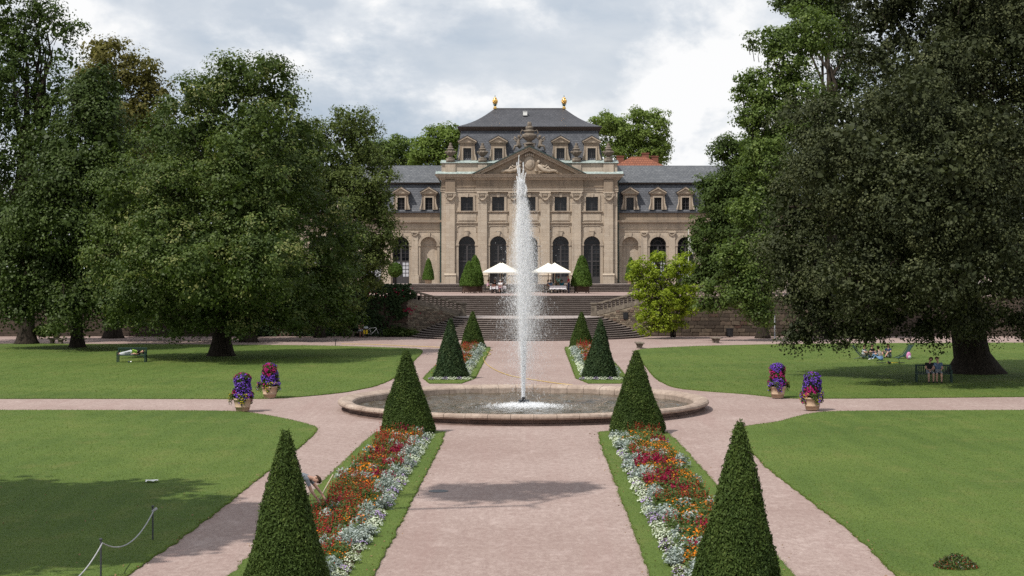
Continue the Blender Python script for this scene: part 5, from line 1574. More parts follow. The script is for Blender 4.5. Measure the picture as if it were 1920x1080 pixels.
# ------------------------------------------------------------------ clipped yew cones
def cone_mesh(seed, h, r, n, mat, needle=0.085, stray=70, round_=0.0):
    rng = np.random.default_rng(seed)
    t = 1-np.sqrt(rng.random(n))            # more at the foot
    t = np.where(rng.random(n) < 0.12, rng.random(n), t)
    a = rng.uniform(0, 2*PI, n)
    rr = r*(1-t)**(0.93-round_)*(1+0.035*np.sin(3*a+5*t+seed)+0.035*np.sin(11*t+a*2+seed)+0.02*np.sin(7*a-13*t))+0.045*(1-round_)
    rr = rr*np.where(t < 0.04, 0.93, 1.0)
    d = rng.normal(size=n)*0.026
    P = np.column_stack([(rr+d)*np.cos(a), (rr+d)*np.sin(a), t*h+rng.normal(size=n)*0.02])
    out = np.column_stack([np.cos(a), np.sin(a), np.full(n, r/h)])
    N = unit(out+rng.normal(size=(n, 3))*0.75)
    L = needle*rng.uniform(0.6, 1.4, n)
    q = leaf_quads(P, N, L, L*0.42, rng)
    rv = np.clip(0.40+0.16*np.sin(a*3+t*11+seed)+0.10*np.sin(a*8-t*19)+0.22*rng.normal(size=n), 0, 1)
    k = stray+40
    t = rng.random(k)*0.97; a = rng.uniform(0, 2*PI, k)
    t[:30] = rng.uniform(0.93, 1.0, 30)
    S = []
    srv = []
    for ti, ai in zip(t, a):
        base = np.array([r*(1-ti)**(0.93-round_)*math.cos(ai), r*(1-ti)**(0.93-round_)*math.sin(ai), ti*h])
        dr = unit(np.array([math.cos(ai), math.sin(ai), rng.uniform(0.2, 1.3)]))
        ln = rng.uniform(0.06, 0.16)
        m = 7
        PP = base+dr*np.linspace(0, ln, m)[:, None]
        S.append(leaf_quads(PP, unit(rng.normal(size=(m, 3))), 0.05, 0.018, rng)); srv += [0.75]*m
    Q = np.concatenate([q]+S)
    return np_mesh('foliage', Q, 4, mat, rnd=np.concatenate([rv, np.array(srv)]))

def yew(me, core, base, rz, label, sc_=(1, 1, 1), group='clipped yew cones'):
    R = empty('yew_cone', (*base, 0.03), rz, label, 'topiary', group)
    R.scale = sc_
    R.rotation_euler = (0.015*math.sin(rz*7), 0.02*math.cos(rz*5), rz)
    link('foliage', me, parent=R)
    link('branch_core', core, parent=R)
    return R
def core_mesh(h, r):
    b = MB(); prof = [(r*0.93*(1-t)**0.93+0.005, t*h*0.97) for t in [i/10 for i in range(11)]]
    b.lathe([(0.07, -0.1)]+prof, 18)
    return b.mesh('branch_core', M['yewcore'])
near_a = cone_mesh(1, 3.15, 0.98, 36000, M['lf_yew'], 0.07, 130)
near_b = cone_mesh(2, 3.15, 0.98, 36000, M['lf_yew'], 0.07, 130)
far_a = cone_mesh(3, 3.1, 0.92, 13000, M['lf_yewdark'], 0.11, 40)
cc = core_mesh(3.1, 0.94)
yew(near_a, cc, (-4.15, 29.5), 0.3, 'clipped yew cone at the front left, in front of the crouching gardener', (0.80, 0.80, 0.955))
yew(near_b, cc, (4.17, 29.5), 1.1, 'clipped yew cone at the front right corner of the flower bed', (0.82, 0.82, 1.005))
yew(near_b, cc, (-4.15, 58.0), 2.3, 'clipped yew cone at the left front of the fountain', (1.0, 1.0, 0.945))
yew(near_a, cc, (4.17, 58.0), 4.0, 'clipped yew cone at the right front of the fountain', (1.0, 1.0, 0.94))
yew(far_a, cc, (-4.02, 86.0), 0.4, 'dark clipped yew cone just behind the fountain on the left', (0.98, 0.98, 1.03))
yew(far_a, cc, (3.98, 86.0), 2.0, 'dark clipped yew cone just behind the fountain on the right', (0.97, 0.97, 1.02))
far_b = cone_mesh(4, 3.1, 0.92, 12000, M['lf_yew'], 0.12, 30)
yew(far_b, cc, (-4.05, 118.0), 0.9, 'clipped yew cone nearest the steps on the left', (0.98, 0.98, 0.86))
yew(far_b, cc, (3.95, 118.0), 2.9, 'clipped yew cone nearest the steps on the right', (0.95, 0.95, 0.85))

# potted bay cones on the terrace
bay = cone_mesh(5, 2.9, 1.05, 7000, M['lf_bay'], 0.2, 20, 0.32)
bcore = core_mesh(2.8, 0.98)
def planter(x, y, z, sc_, label, tub='box'):
    R = empty('bay_tree', (x, y, z), 0.2, label, 'potted tree', 'potted bay cones')
    b = MB()
    if tub == 'box':
        b.bbox(-0.62, 0.62, -0.62, 0.62, 0.12, 0.95, 0.03)
        for i in (-1, 1):
            for j in (-1, 1): b.box(i*0.58-0.05, i*0.58+0.05, j*0.58-0.05, j*0.58+0.05, 0, 0.12)
        for i in range(-4, 5): b.box(i*0.14-0.012, i*0.14+0.012, -0.635, -0.62, 0.14, 0.9)
    else:
        b.lathe([(0.32, 0), (0.42, 0.42), (0.46, 0.44), (0.46, 0.52), (0.36, 0.52)], 14)
    pt = b.build('planter', M['corten'] if tub == 'box' else M['terracotta'], R)
    zo = 0.75 if tub == 'box' else 0.45
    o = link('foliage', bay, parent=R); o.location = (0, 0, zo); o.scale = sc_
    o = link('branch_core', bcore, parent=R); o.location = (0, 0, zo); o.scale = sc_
def tx(px, d): return (px-1000)*d/F+CX
planter(tx(890.5, 161), 161.5, T_Z, (0.85, 0.85, 1.04), 'tall potted bay cone left of the parasols, the rear of the two')
planter(tx(879, 157.5), 158.5, T_Z, (0.86, 0.86, 0.84), 'shorter potted bay cone left of the parasols, the front of the two')
planter(tx(1091, 158), 158.5, T_Z, (0.98, 0.98, 1.03), 'potted bay cone in a brown tub right of the parasols')
planter(tx(803, 170.3), 170.6, B_Z, (0.58, 0.58, 0.78), 'small potted cone in front of the niche left of the centre block', 'pot')
planter(tx(1183, 170.3), 170.6, B_Z, (0.56, 0.56, 0.82), 'small potted cone in front of the niche right of the centre block', 'pot')
R = empty('ball_bay_tree', (tx(741, 160), 160, T_Z), 0, 'potted standard tree clipped to a ball at the left end of the terrace', 'potted tree')
b = MB(); b.lathe([(0.42, 0), (0.48, 0.7), (0.52, 0.72), (0.52, 0.8), (0.3, 0.8)], 14); b.build('planter', M['verdigris'], R)
b = MB(); b.tube([(0, 0, 0.7), (0.02, 0, 1.9)], 0.06, 8); b.build('stem', M['bark'], R)
rng = np.random.default_rng(6); u = unit(rng.normal(size=(4000, 3)))
link('foliage', np_mesh('foliage', leaf_quads(u*0.68*(1+0.05*rng.normal(size=(4000, 1)))+[0, 0, 2.3], unit(u+rng.normal(size=u.shape)*0.6), 0.17, 0.09, rng), 4, M['lf_bay'], rnd=rng.random(4000)*0.7), parent=R)

# ------------------------------------------------------------------ flower beds
def flower_meshes():
    D = {}
    rng = np.random.default_rng(77)
    def dome(n, r, h, leaf, wid, up=0.4):
        u = unit(rng.normal(size=(n, 3))); u[:, 2] = np.abs(u[:, 2])
        P = u*[r, r, h]*rng.uniform(0.55, 1.0, (n, 1))
        N = unit(u*0.6+[0, 0, up]+rng.normal(size=(n, 3))*0.6)
        return leaf_quads(P, N, leaf*rng.uniform(0.7, 1.3, n), wid*rng.uniform(0.7, 1.3, n), rng)
    def both(q1, q2, m1, m2, name):
        n1, n2 = len(q1)//4, len(q2)//4
        return np_mesh(name, np.concatenate([q1, q2]), 4, [m1, m2], [0]*n1+[1]*n2, rng.random(n1+n2))
    def rosette(n_st, r, h):
        # feathery silver leaves curving outwards
        Q = []
        for _ in range(n_st):
            a = rng.uniform(0, 6.28); el = rng.uniform(0.35, 1.35)
            d = np.array([math.cos(a)*math.cos(el), math.sin(a)*math.cos(el), math.sin(el)])
            for t in np.linspace(0.35, 1, 4):
                p = d*r*t+np.array([0, 0, h*0.25*t-0.10*t*t*math.cos(el)])
                Q.append(leaf_quads(p[None]+rng.normal(size=(3, 3))*0.018, unit(rng.normal(size=(3, 3))*0.5+[0, 0, 1]), 0.085, 0.034, rng))
        return np.concatenate(Q)
    def spikes(n, r, h0, h1, m=6, w=0.030):
        Q = []
        for _ in range(n):
            a = rng.uniform(0, 6.28); rr = r*math.sqrt(rng.random()); h = rng.uniform(h0, h1)
            b0 = np.array([rr*math.cos(a), rr*math.sin(a), h*0.55]); tp = np.array([rr*math.cos(a)*1.2, rr*math.sin(a)*1.2, h])
            P = b0+(tp-b0)*np.linspace(0, 1, m)[:, None]+rng.normal(size=(m, 3))*0.008
            Q.append(leaf_quads(P, unit(rng.normal(size=(m, 3))+[0, -0.4, 0.3]), w*1.5, w, rng))
        return np.concatenate(Q)
    def dots(n, r, h, s, lo=0.5):
        u = unit(rng.normal(size=(n, 3))); u[:, 2] = np.abs(u[:, 2])*0.8+0.2
        P = unit(u)*[r, r, h]*rng.uniform(0.92, 1.1, (n, 1))
        N = unit(u*0.5+[0, -0.2, 0.6]+rng.normal(size=(n, 3))*0.3)
        return leaf_quads(P, N, s*rng.uniform(0.7, 1.3, n), s*0.95, rng)
    for k in range(3):
        D['silver_ragwort', k] = both(dome(16, 0.15, 0.12, 0.09, 0.04), rosette(26, 0.25, 0.2), M['fl_leaf'], M['fl_silver'], 'silver_ragwort')
        D['scarlet_sage', k] = both(dome(130, 0.20, 0.30, 0.085, 0.042), spikes(7, 0.18, 0.30, 0.50, 5, 0.026), M['fl_leaf'], M['fl_red'], 'scarlet_sage')
        D['marigold', k] = both(dome(100, 0.2, 0.24, 0.07, 0.035), dots(22, 0.2, 0.28, 0.05), M['fl_leaf'], M['fl_orange'], 'marigold')
        D['crimson_celosia', k] = both(dome(60, 0.18, 0.2, 0.09, 0.045), np.concatenate([spikes(10, 0.17, 0.26, 0.38, 5, 0.04), dots(16, 0.19, 0.27, 0.05)]), M['fl_leaf'], M['fl_crim'], 'crimson_celosia')
        D['white_alyssum', k] = both(dome(45, 0.2, 0.13, 0.06, 0.03), dots(80, 0.2, 0.15, 0.042), M['fl_leaf'], M['fl_white'], 'white_alyssum')
        D['lilac_ageratum', k] = both(dome(45, 0.16, 0.13, 0.07, 0.04), dots(48, 0.16, 0.15, 0.045), M['fl_leaf'], M['fl_lilac'], 'lilac_ageratum')
        D['green_bedding_plant', k] = both(dome(120, 0.22, 0.3, 0.085, 0.04), dots(6, 0.2, 0.3, 0.03), M['fl_leaf'], M['fl_red'], 'green_bedding_plant')
    return D
FM = flower_meshes()
def flower_bed(sx, ya, yb, label, seed, cell, warm):
    rng = random.Random(seed)
    R = empty('flower_bed', (sx*4.1, (ya+yb)/2, 0.04), 0, label, 'flower bed', 'long flower beds')
    yc = (ya+yb)/2
    xi, xo = 3.22, 4.93                      # path side, lawn side
    out = rough_outline([(xi, ya), (xo, ya), (xo, yb), (xi, yb)], 0.3, 0.03, seed, 0)
    b = MB(); b.poly([(sx*x-sx*4.1, y-yc, 0.02) for x, y in (out if sx > 0 else out[::-1])]); b.build('soil', M['soil'], R)
    y = ya+0.1
    blot = [(rng.uniform(3.6, 4.8), rng.uniform(ya, yb), rng.choices(['scarlet_sage', 'marigold', 'crimson_celosia', 'green_bedding_plant'], warm)[0]) for _ in range(int((yb-ya)*3.2))]
    cnt = {}
    rows = int((yb-ya)/cell)
    for i in range(rows):
        yy = ya+0.12+i*(yb-ya-0.2)/rows
        x = xi+0.10
        while x < xo:
            t = (x-xi)/(xo-xi)
            jx, jy = rng.uniform(-0.05, 0.05), rng.uniform(-0.09, 0.09)
            if t < 0.10:
                kind = rng.choices(['white_alyssum', 'silver_ragwort', 'lilac_ageratum'], [6, 2, 2.2])[0]
            elif t < 0.22+0.09*math.sin(yy*1.7+seed)+0.05*math.sin(yy*4.1):
                kind = rng.choices(['silver_ragwort', 'white_alyssum', 'green_bedding_plant'], [9, 1, 1.3])[0]
            elif t > 0.965:
                kind = rng.choices(['silver_ragwort', 'white_alyssum', 'lilac_ageratum'], [7, 2, 1])[0]
            else:
                kind = min(blot, key=lambda q: (q[0]-x)**2*1.0+((q[1]-yy)*0.75)**2)[2]
                rr = rng.random()
                kind = 'silver_ragwort' if rr < 0.07 else ('marigold' if rr < 0.15 else ('green_bedding_plant' if rr < 0.30 else kind))
            if cnt.get(kind, 0) < 295 and rng.random() > 0.10:
                cnt[kind] = cnt.get(kind, 0)+1
                o = link(kind, FM[kind, rng.randrange(3)], parent=R)
                o.location = (sx*(x+jx)-sx*4.1, yy+jy-yc, 0.0)
                s = rng.uniform(0.85, 1.25)*(1.0 if cell < 0.32 else cell/0.30)
                o.scale = (s, s, s*rng.uniform(0.85, 1.15)); o.rotation_euler = (0, 0, rng.uniform(0, 6.28))
            x += cell*rng.uniform(0.85, 1.1)
    return R
flower_bed(-1, 30.4, 57.2, 'long flower bed edged in silver leaves at the front left, mostly scarlet flowers', 5, 0.29, [7, 2.2, 1.6, 1.2])
flower_bed(1, 30.4, 57.2, 'long flower bed edged in silver leaves at the front right, with many orange flowers', 6, 0.29, [3.4, 4.2, 1.8, 2.4])
flower_bed(-1, 87.0, 117.0, 'flower bed of red flowers and silver leaves behind the fountain on the left', 7, 0.40, [8, 1.2, 1, 1])
flower_bed(1, 87.0, 117.0, 'flower bed of red flowers and silver leaves behind the fountain on the right', 8, 0.40, [7, 2.5, 1, 1])
for sx, lab in ((-1, 'left'), (1, 'right')):
    R = empty('edging_flowers', (sx*4.0, 84.9, 0.04), 0, 'row of white and lilac flowers before the dark %s yew behind the fountain' % lab, 'flowers')
    rng_ = random.Random(sx)
    for i in range(9):
        o = link('white_alyssum' if i % 3 else 'lilac_ageratum', FM['white_alyssum' if i % 3 else 'lilac_ageratum', i % 3], parent=R)
        o.location = (-1.0+0.25*i, rng_.uniform(-0.06, 0.06), 0)

# ------------------------------------------------------------------ terracotta pots with petunia towers
def petunia_pot(x, y, seed, label, magenta, yellow):
    rng = np.random.default_rng(seed)
    R = empty('flower_pot', (x, y, 0.03), rng.uniform(0, 6), label, 'flower pot', 'terracotta pots with petunia towers')
    b = MB(); b.lathe([(0.25, 0), (0.27, 0.02), (0.30, 0.16), (0.315, 0.16), (0.32, 0.20), (0.31, 0.21), (0.375, 0.46), (0.40, 0.47), (0.40, 0.54), (0.36, 0.54), (0.35, 0.48), (0.0001, 0.48)], 24); b.build('pot', M['terracotta'], R, True)
    def surf(n, skirt=False):
        a = rng.uniform(0, 6.28, n); t = rng.random(n)
        if skirt:
            r = 0.38+0.13*rng.random(n)+0.08*np.sin(3*a+seed)+0.04*np.sin(5*a); z = 0.74-0.40*rng.random(n)*(0.7+0.5*np.sin(4*a+seed))
        else:
            z = 0.62+t*0.96; r = np.where(t > 0.8, 0.36*np.sqrt(np.maximum(0.0, 1-((t-0.8)/0.2)**2))*(0.3+0.7*rng.random(n)**0.4), 0.36+0.045*np.sin(2*a+7*t+seed)+0.03*np.sin(5*a+9*t)-0.05*t)
        return np.column_stack([r*np.cos(a), r*np.sin(a), z]), a, t
    P, a, t = surf(2600)
    P2, a2, _ = surf(900, True)
    P = np.concatenate([P*[0.93, 0.93, 1], P2*[0.95, 0.95, 1]])
    u = unit(np.column_stack([P[:, 0], P[:, 1], np.full(len(P), 0.1)]))
    N = unit(u+rng.normal(size=P.shape)*0.6)
    link('foliage', np_mesh('foliage', leaf_quads(P, N, 0.085, 0.05, rng), 4, M['lf_yew'], rnd=rng.random(len(P))), parent=R)
    b = MB(); b.lathe([(0.28, 0.5), (0.33, 0.7), (0.30, 1.4), (0.1, 1.52)], 14); b.build('plant_core', M['yewcore'], R)
    def blooms(name, n, mat, sel, skirt=False, s=0.068):
        P, a, t = surf(n*3, skirt)
        keep = sel(a, t, P[:, 2])
        P = P[keep][:n]
        u = unit(np.column_stack([P[:, 0], P[:, 1], np.full(len(P), 0.12)]))
        P = P+u*0.02
        N = unit(u+rng.normal(size=P.shape)*0.35)
        q = np.concatenate([leaf_quads(P, N, s, s, rng), leaf_quads(P+N*0.004, N, s, s, rng)])
        link(name, np_mesh(name, q, 4, mat, rnd=rng.random(len(q)//4)), parent=R)
    mg = lambda a, t, z: np.sin(2.0*a+seed)+1.4*np.sin(6*t+seed*1.7) > magenta
    blooms('violet_petunias', 430, M['fl_purple'], lambda a, t, z: ~mg(a, t, z))
    blooms('magenta_petunias', 260, M['fl_magenta'], mg)
    blooms('violet_skirt', 150, M['fl_purple'], lambda a, t, z: np.sin(2*a+seed) < 0.4, True)
    blooms('magenta_skirt', 50, M['fl_magenta'], lambda a, t, z: np.sin(2*a+seed+1.5) > 0.5, True)
    blooms('yellow_blooms', yellow, M['fl_yellow'], lambda a, t, z: np.sin(3*a+seed*2) > -0.4, True, 0.045)
for (px, py, sd, lab, mg, yl) in ((455, 772, 1, 'violet petunia tower in a terracotta pot at the left path edge', 0.9, 150), (506, 747, 2, 'magenta-bellied petunia tower in a pot on the back left lawn', 0.2, 150),
                                  (1458, 747, 3, 'magenta-topped petunia tower in a pot on the back right lawn', 0.1, 30), (1523, 770, 4, 'violet petunia tower with yellow skirt in a pot by the right path', 1.0, 210)):
    petunia_pot(*gp(px, py), sd, lab, mg, yl)

# ------------------------------------------------------------------ people
def capsule(b, a, c, r0, r1, seg=8):
    a, c = Vector(a), Vector(c)
    d = c-a
    L = max(d.length, 1e-4)
    q = d.to_track_quat('Z', 'Y').to_matrix().to_4x4()
    prof = []
    for i in range(4): th = -PI/2+PI/2*i/3.0; prof.append((max(r0*math.cos(th), 1e-5), r0*math.sin(th)))
    for i in range(4): th = PI/2*i/3.0; prof.append((max(r1*math.cos(th), 1e-5), L+r1*math.sin(th)))
    b.lathe(prof, seg, Matrix.Translation(a) @ q)

def person(name_label, loc, rz, J, cl, group=None, hair='hair_brown', hair_len=0.0, voxel=0.017, scale=1.0, cat='person'):
    """J: joints (local, facing -y). cl: materials for shirt, sleeve, trousers, shin, shoe"""
    R = empty('person', loc, rz, name_label, cat, group)
    R.scale = (scale,)*3
    S = []
    V = lambda k: Vector(J[k])
    ch, pv, nk, hd = V('chest'), V('pelvis'), V('neck'), V('head')
    side = (V('sh_r')-V('sh_l')).normalized()
    fw = Vector(J.get('face', (0, -1, 0))).normalized()
    up_ = (hd-nk).normalized()
    lat = fw.cross(up_).normalized()
    sh, sl, tr, shin, shoe = [M[c] for c in cl]
    mats = [sh, sl, tr, shin, shoe, M['skin'], M['eye'], M['lips']]
    SH, SL, TR, SN, SO, SK, EY, LP = range(8)
    mid = (ch+pv)/2
    for s in (-1, 1):
        S.append((pv+side*0.075*s, mid+side*0.07*s, 0.115, 0.105, TR if s else SH))
        S.append((mid+side*0.07*s, ch+side*0.085*s, 0.105, 0.115, SH))
        S.append((ch+side*0.08*s, ch+side*0.10*s+(nk-ch)*0.45, 0.11, 0.085, SH))
    S.append((nk-(nk-ch)*0.25, hd-up_*0.05, 0.058, 0.052, SK))
    # head with jaw, nose, ears, eyes, mouth
    S += [(hd+up_*0.03, hd+up_*0.035-fw*0.02, 0.088, 0.092, SK), (hd-up_*0.045+fw*0.025, hd-up_*0.07+fw*0.045, 0.062, 0.04, SK),
          (hd+up_*0.005+fw*0.085, hd-up_*0.025+fw*0.105, 0.014, 0.018, SK)]
    for s in (-1, 1):
        S.append((hd+lat*0.092*s, hd+lat*0.096*s-up_*0.03, 0.022, 0.016, SK))
        S.append((hd+lat*0.034*s+fw*0.082+up_*0.02, hd+lat*0.036*s+fw*0.083+up_*0.02, 0.014, 0.014, EY))
    S.append((hd-up_*0.055+fw*0.083-lat*0.018, hd-up_*0.055+fw*0.083+lat*0.018, 0.011, 0.011, LP))
    for k in ('l', 'r'):
        s_, e, w = V('sh_'+k), V('el_'+k), V('wr_'+k)
        S.append((s_, (s_+e)/2, 0.062, 0.05, SL if True else SK)); S.append(((s_+e)/2, e, 0.048, 0.042, SK if cl[1] == cl[0] or cl[1] == 'skin' else SL))
        S.append((ch+(nk-ch)*0.35, s_, 0.075, 0.062, SH))
        S.append((e, w, 0.042, 0.028, SK if J.get('short', True) else SL))
        hdir = Vector(J.get('hand_'+k, tuple((w-e).normalized()))).normalized()
        hs = hdir.cross(Vector((0, 0, 1)));
        hs = hs.normalized() if hs.length > 0.1 else side
        palm = w+hdir*0.08
        S.append((w, palm, 0.030, 0.034, SK))
        dn = hs.cross(hdir)
        for i, ln in enumerate((0.062, 0.072, 0.068, 0.052)):
            b0 = palm+hs*(0.027-0.018*i)
            m0 = b0+hdir*ln*0.55; t0 = m0+(hdir*0.75-dn*0.6*(1 if k == 'l' else -1)*0.5+Vector((0, 0, -0.35))).normalized()*ln*0.5
            S.append((b0, m0, 0.0095, 0.009, SK)); S.append((m0, t0, 0.009, 0.008, SK))
        th0 = w+hdir*0.025+hs*0.03
        S.append((th0, th0+hs*0.03+hdir*0.03, 0.011, 0.010, SK)); S.append((th0+hs*0.03+hdir*0.03, th0+hs*0.036+hdir*0.06, 0.010, 0.009, SK))
        h_, kn, an = V('hip_'+k), V('kn_'+k), V('an_'+k)
        S.append((h_, kn, 0.092, 0.062, TR)); S.append((pv, h_, 0.11, 0.1, TR))
        kk = kn+(an-kn)*0.3
        S.append((kn, kk, 0.060, 0.062, SN)); S.append((kk, an, 0.060, 0.040, SN))
        toe = V('toe_'+k)
        S.append((an-(toe-an)*0.25, toe, 0.042, 0.034, SO))
    b = MB()
    for a, c, r0, r1, m in S:
        capsule(b, a, c, r0, r1)
    me = b.mesh('tmp')
    tmp = bpy.data.objects.new('tmp', me); col.objects.link(tmp)
    rm = tmp.modifiers.new('r', 'REMESH'); rm.mode = 'VOXEL'; rm.voxel_size = voxel
    sm = tmp.modifiers.new('s', 'SMOOTH'); sm.factor = 0.4; sm.iterations = 2
    dg = bpy.context.evaluated_depsgraph_get()
    body = bpy.data.meshes.new_from_object(tmp.evaluated_get(dg))
    bpy.data.objects.remove(tmp)
    n = len(body.polygons)
    cen = np.empty(n*3); body.polygons.foreach_get('center', cen); cen = cen.reshape(-1, 3)
    best = np.full(n, 1e9); mi = np.zeros(n, int)
    for a, c, r0, r1, m in S:
        a, c = np.array(a), np.array(c); d = c-a; L2 = max((d*d).sum(), 1e-9)
        t = np.clip(((cen-a)@d)/L2, 0, 1)
        dist = np.linalg.norm(cen-(a+t[:, None]*d), axis=1)-(r0+(r1-r0)*t)
        if m in (EY, LP): dist = dist-0.004
        up = dist < best
        best[up] = dist[up]; mi[up] = m
    body.materials.clear()
    for m in mats: body.materials.append(m)
    body.polygons.foreach_set('material_index', mi.astype(np.int32)); body.polygons.foreach_set('use_smooth', [True]*n)
    link('body', body, parent=R)
    # hair: a cap that leaves the face free
    hb = MB(); rows, seg = 7, 14
    for i in range(rows):
        for j in range(seg):
            quad = []
            for (ii, jj) in ((i, j), (i, j+1), (i+1, j+1), (i+1, j)):
                a = 2*PI*jj/seg
                frontness = max(0, math.cos(a))
                el_lim = PI*0.42*frontness+(0.95 if not hair_len else 1.15)*PI*0.62*(1-frontness)
                th = el_lim*ii/rows
                d = up_*math.cos(th)+(fw*math.cos(a)+lat*math.sin(a))*math.sin(th)
                rr = 0.108+0.004*math.sin(jj*5+ii*3)
                p = hd+up_*0.03-fw*0.012+d*rr
                if hair_len and th > PI*0.5: p = p-up_*hair_len*(th-PI*0.5)
                quad.append(p)
            hb.poly(quad)
    hb.build('hair', M[hair], R, True)
    return R

def J_stand(**k):
    J = dict(pelvis=(0,0,0.95), chest=(0,0,1.27), neck=(0,0,1.47), head=(0,-0.02,1.62), sh_l=(-0.18,0,1.40), sh_r=(0.18,0,1.40), el_l=(-0.24,0.03,1.12), el_r=(0.24,0.03,1.12), wr_l=(-0.23,-0.12,0.90), wr_r=(0.23,-0.12,0.90),
             hip_l=(-0.09,0,0.9), hip_r=(0.09,0,0.9), kn_l=(-0.10,-0.02,0.48), kn_r=(0.10,-0.02,0.48), an_l=(-0.10,0.02,0.08), an_r=(0.10,0.02,0.08), toe_l=(-0.11,-0.15,0.04), toe_r=(0.11,-0.15,0.04))
    J.update(k); return J
def J_sit(h=0.45, lean=0.0, **k):
    z = h+0.11
    J = dict(pelvis=(0,0,z), chest=(0,-lean*0.6,z+0.32), neck=(0,-lean,z+0.52), head=(0,-lean-0.03,z+0.67), sh_l=(-0.18,-lean*0.9,z+0.45), sh_r=(0.18,-lean*0.9,z+0.45), el_l=(-0.22,-0.12-lean,z+0.20), el_r=(0.22,-0.12-lean,z+0.20), wr_l=(-0.13,-0.33-lean,z+0.16), wr_r=(0.13,-0.33-lean,z+0.16),
             hip_l=(-0.1,-0.02,z-0.02), hip_r=(0.1,-0.02,z-0.02), kn_l=(-0.12,-0.44,z-0.02), kn_r=(0.12,-0.44,z-0.02), an_l=(-0.12,-0.42,0.08), an_r=(0.12,-0.42,0.08), toe_l=(-0.13,-0.58,0.04), toe_r=(0.13,-0.58,0.04))
    J.update(k); return J

# ------------------------------------------------------------------ terrace cafe
def parasol(px, d, half, label, zt=None):
    R = empty('parasol', (tx(px, d), d, T_Z), 0, label, 'parasol', 'cream parasols')
    z0, z1 = 2.14, 3.02
    b = MB(); n = 8
    c = [(-half, -half), (0, -half*1.0), (half, -half), (half, 0), (half, half), (0, half), (-half, half), (-half, 0)]
    for i in range(8):
        p, q = c[i], c[(i+1) % 8]
        b.poly([(*p, z0), (*q, z0), (q[0]*0.5, q[1]*0.5, z0+(z1-z0)*0.47), (p[0]*0.5, p[1]*0.5, z0+(z1-z0)*0.47)])
        b.poly([(p[0]*0.5, p[1]*0.5, z0+(z1-z0)*0.47), (q[0]*0.5, q[1]*0.5, z0+(z1-z0)*0.47), (0, 0, z1)])
        b.poly([(*p, z0-0.13), (*q, z0-0.13), (*q, z0), (*p, z0)])
    b.build('canopy', M['canvas'], R)
    b = MB(); b.tube([(0, 0, 0), (0, 0, z1+0.05)], 0.045, 8); b.build('pole', M['wood_pole'], R)
    for x, y in c[::2]:
        b = MB(); b.tube([(0, 0, 1.95), (x*0.5, y*0.5, z0+(z1-z0)*0.44)], 0.022, 5); b.tube([(0, 0, z1-0.03), (x*0.98, y*0.98, z0+0.01)], 0.02, 5); b.build('rib', M['wood_pole'], R)
    b = MB(); b.bbox(-0.4, 0.4, -0.4, 0.4, 0, 0.1, 0.02); b.build('base', M['post'], R)
parasol(938, 158.6, 1.68, 'cream parasol over the left cafe table, the front of the pair')
parasol(942.5, 162.6, 1.75, 'cream parasol partly hidden behind the left front parasol')
parasol(1040, 158.4, 1.58, 'cream parasol over the right cafe table')
parasol(1028, 162.8, 1.7, 'cream parasol partly hidden behind the right parasol and the jet')

def cafe_table(x, y, w, label):
    R = empty('cafe_table', (x, y, T_Z), 0, label, 'table', 'cafe tables')
    b = MB(); b.box(-w/2, w/2, -0.45, 0.45, 0.72, 0.75); b.build('table_top', M['black'], R)
    for i in (-1, 1):
        for j in (-1, 1):
            b = MB(); b.tube([(i*(w/2-0.08), j*0.38, 0), (i*(w/2-0.12), j*0.34, 0.72)], 0.025, 6); b.build('leg', M['black'], R)
    # cloth with a wavy hem
    b = MB(); n = 40; ring = []
    per = [(-w/2-0.02, -0.47), (w/2+0.02, -0.47), (w/2+0.02, 0.47), (-w/2-0.02, 0.47)]
    pts = []
    for i in range(4):
        p, q = per[i], per[(i+1) % 4]
        for k in range(10): pts.append((p[0]+(q[0]-p[0])*k/10, p[1]+(q[1]-p[1])*k/10))
    b.poly([(x_, y_, 0.758) for x_, y_ in pts])
    for i in range(40):
        p, q = pts[i], pts[(i+1) % 40]
        f = lambda pt, i_: (pt[0]*(1.03+0.02*(i_ % 2)), pt[1]*(1.05+0.04*(i_ % 2)), 0.44-0.07*(abs(pt[0]) > w/2 and abs(pt[1]) > 0.4)-0.02*(i_ % 3))
        b.poly([f(p, i), f(q, (i+1) % 40), (*q, 0.758), (*p, 0.758)])
    b.build('tablecloth', M['cloth'], R)
def cafe_chair(x, y, rz, label):
    R = empty('cafe_chair', (x, y, T_Z), rz, label, 'chair', 'cafe chairs')
    b = MB(); b.bbox(-0.23, 0.23, -0.23, 0.23, 0.43, 0.46, 0.01); b.build('seat', M['black'], R)
    for i in (-1, 1):
        b = MB(); b.tube([(i*0.2, -0.2, 0.43), (i*0.22, -0.26, 0)], 0.016, 5); b.build('leg', M['black'], R)
        b = MB(); b.tube([(i*0.2, 0.27, 0), (i*0.2, 0.2, 0.43), (i*0.2, 0.27, 0.9)], 0.016, 5); b.build('leg', M['black'], R)
        b = MB(); b.tube([(i*0.23, 0.23, 0.68), (i*0.25, -0.1, 0.68), (i*0.22, -0.2, 0.45)], 0.016, 5); b.build('armrest', M['black'], R)
    for k in range(3):
        b = MB(); b.box(-0.2, 0.2, 0.235+0.012*k, 0.255+0.012*k, 0.62+0.1*k, 0.69+0.1*k); b.build('slat', M['brickred'], R)
TXL, TXR = tx(934, 158), tx(1046, 158)
cafe_table(TXL, 158.0, 1.5, 'white-clothed cafe table under the left parasols')
cafe_table(TXR, 158.0, 1.6, 'white-clothed cafe table under the right parasol')
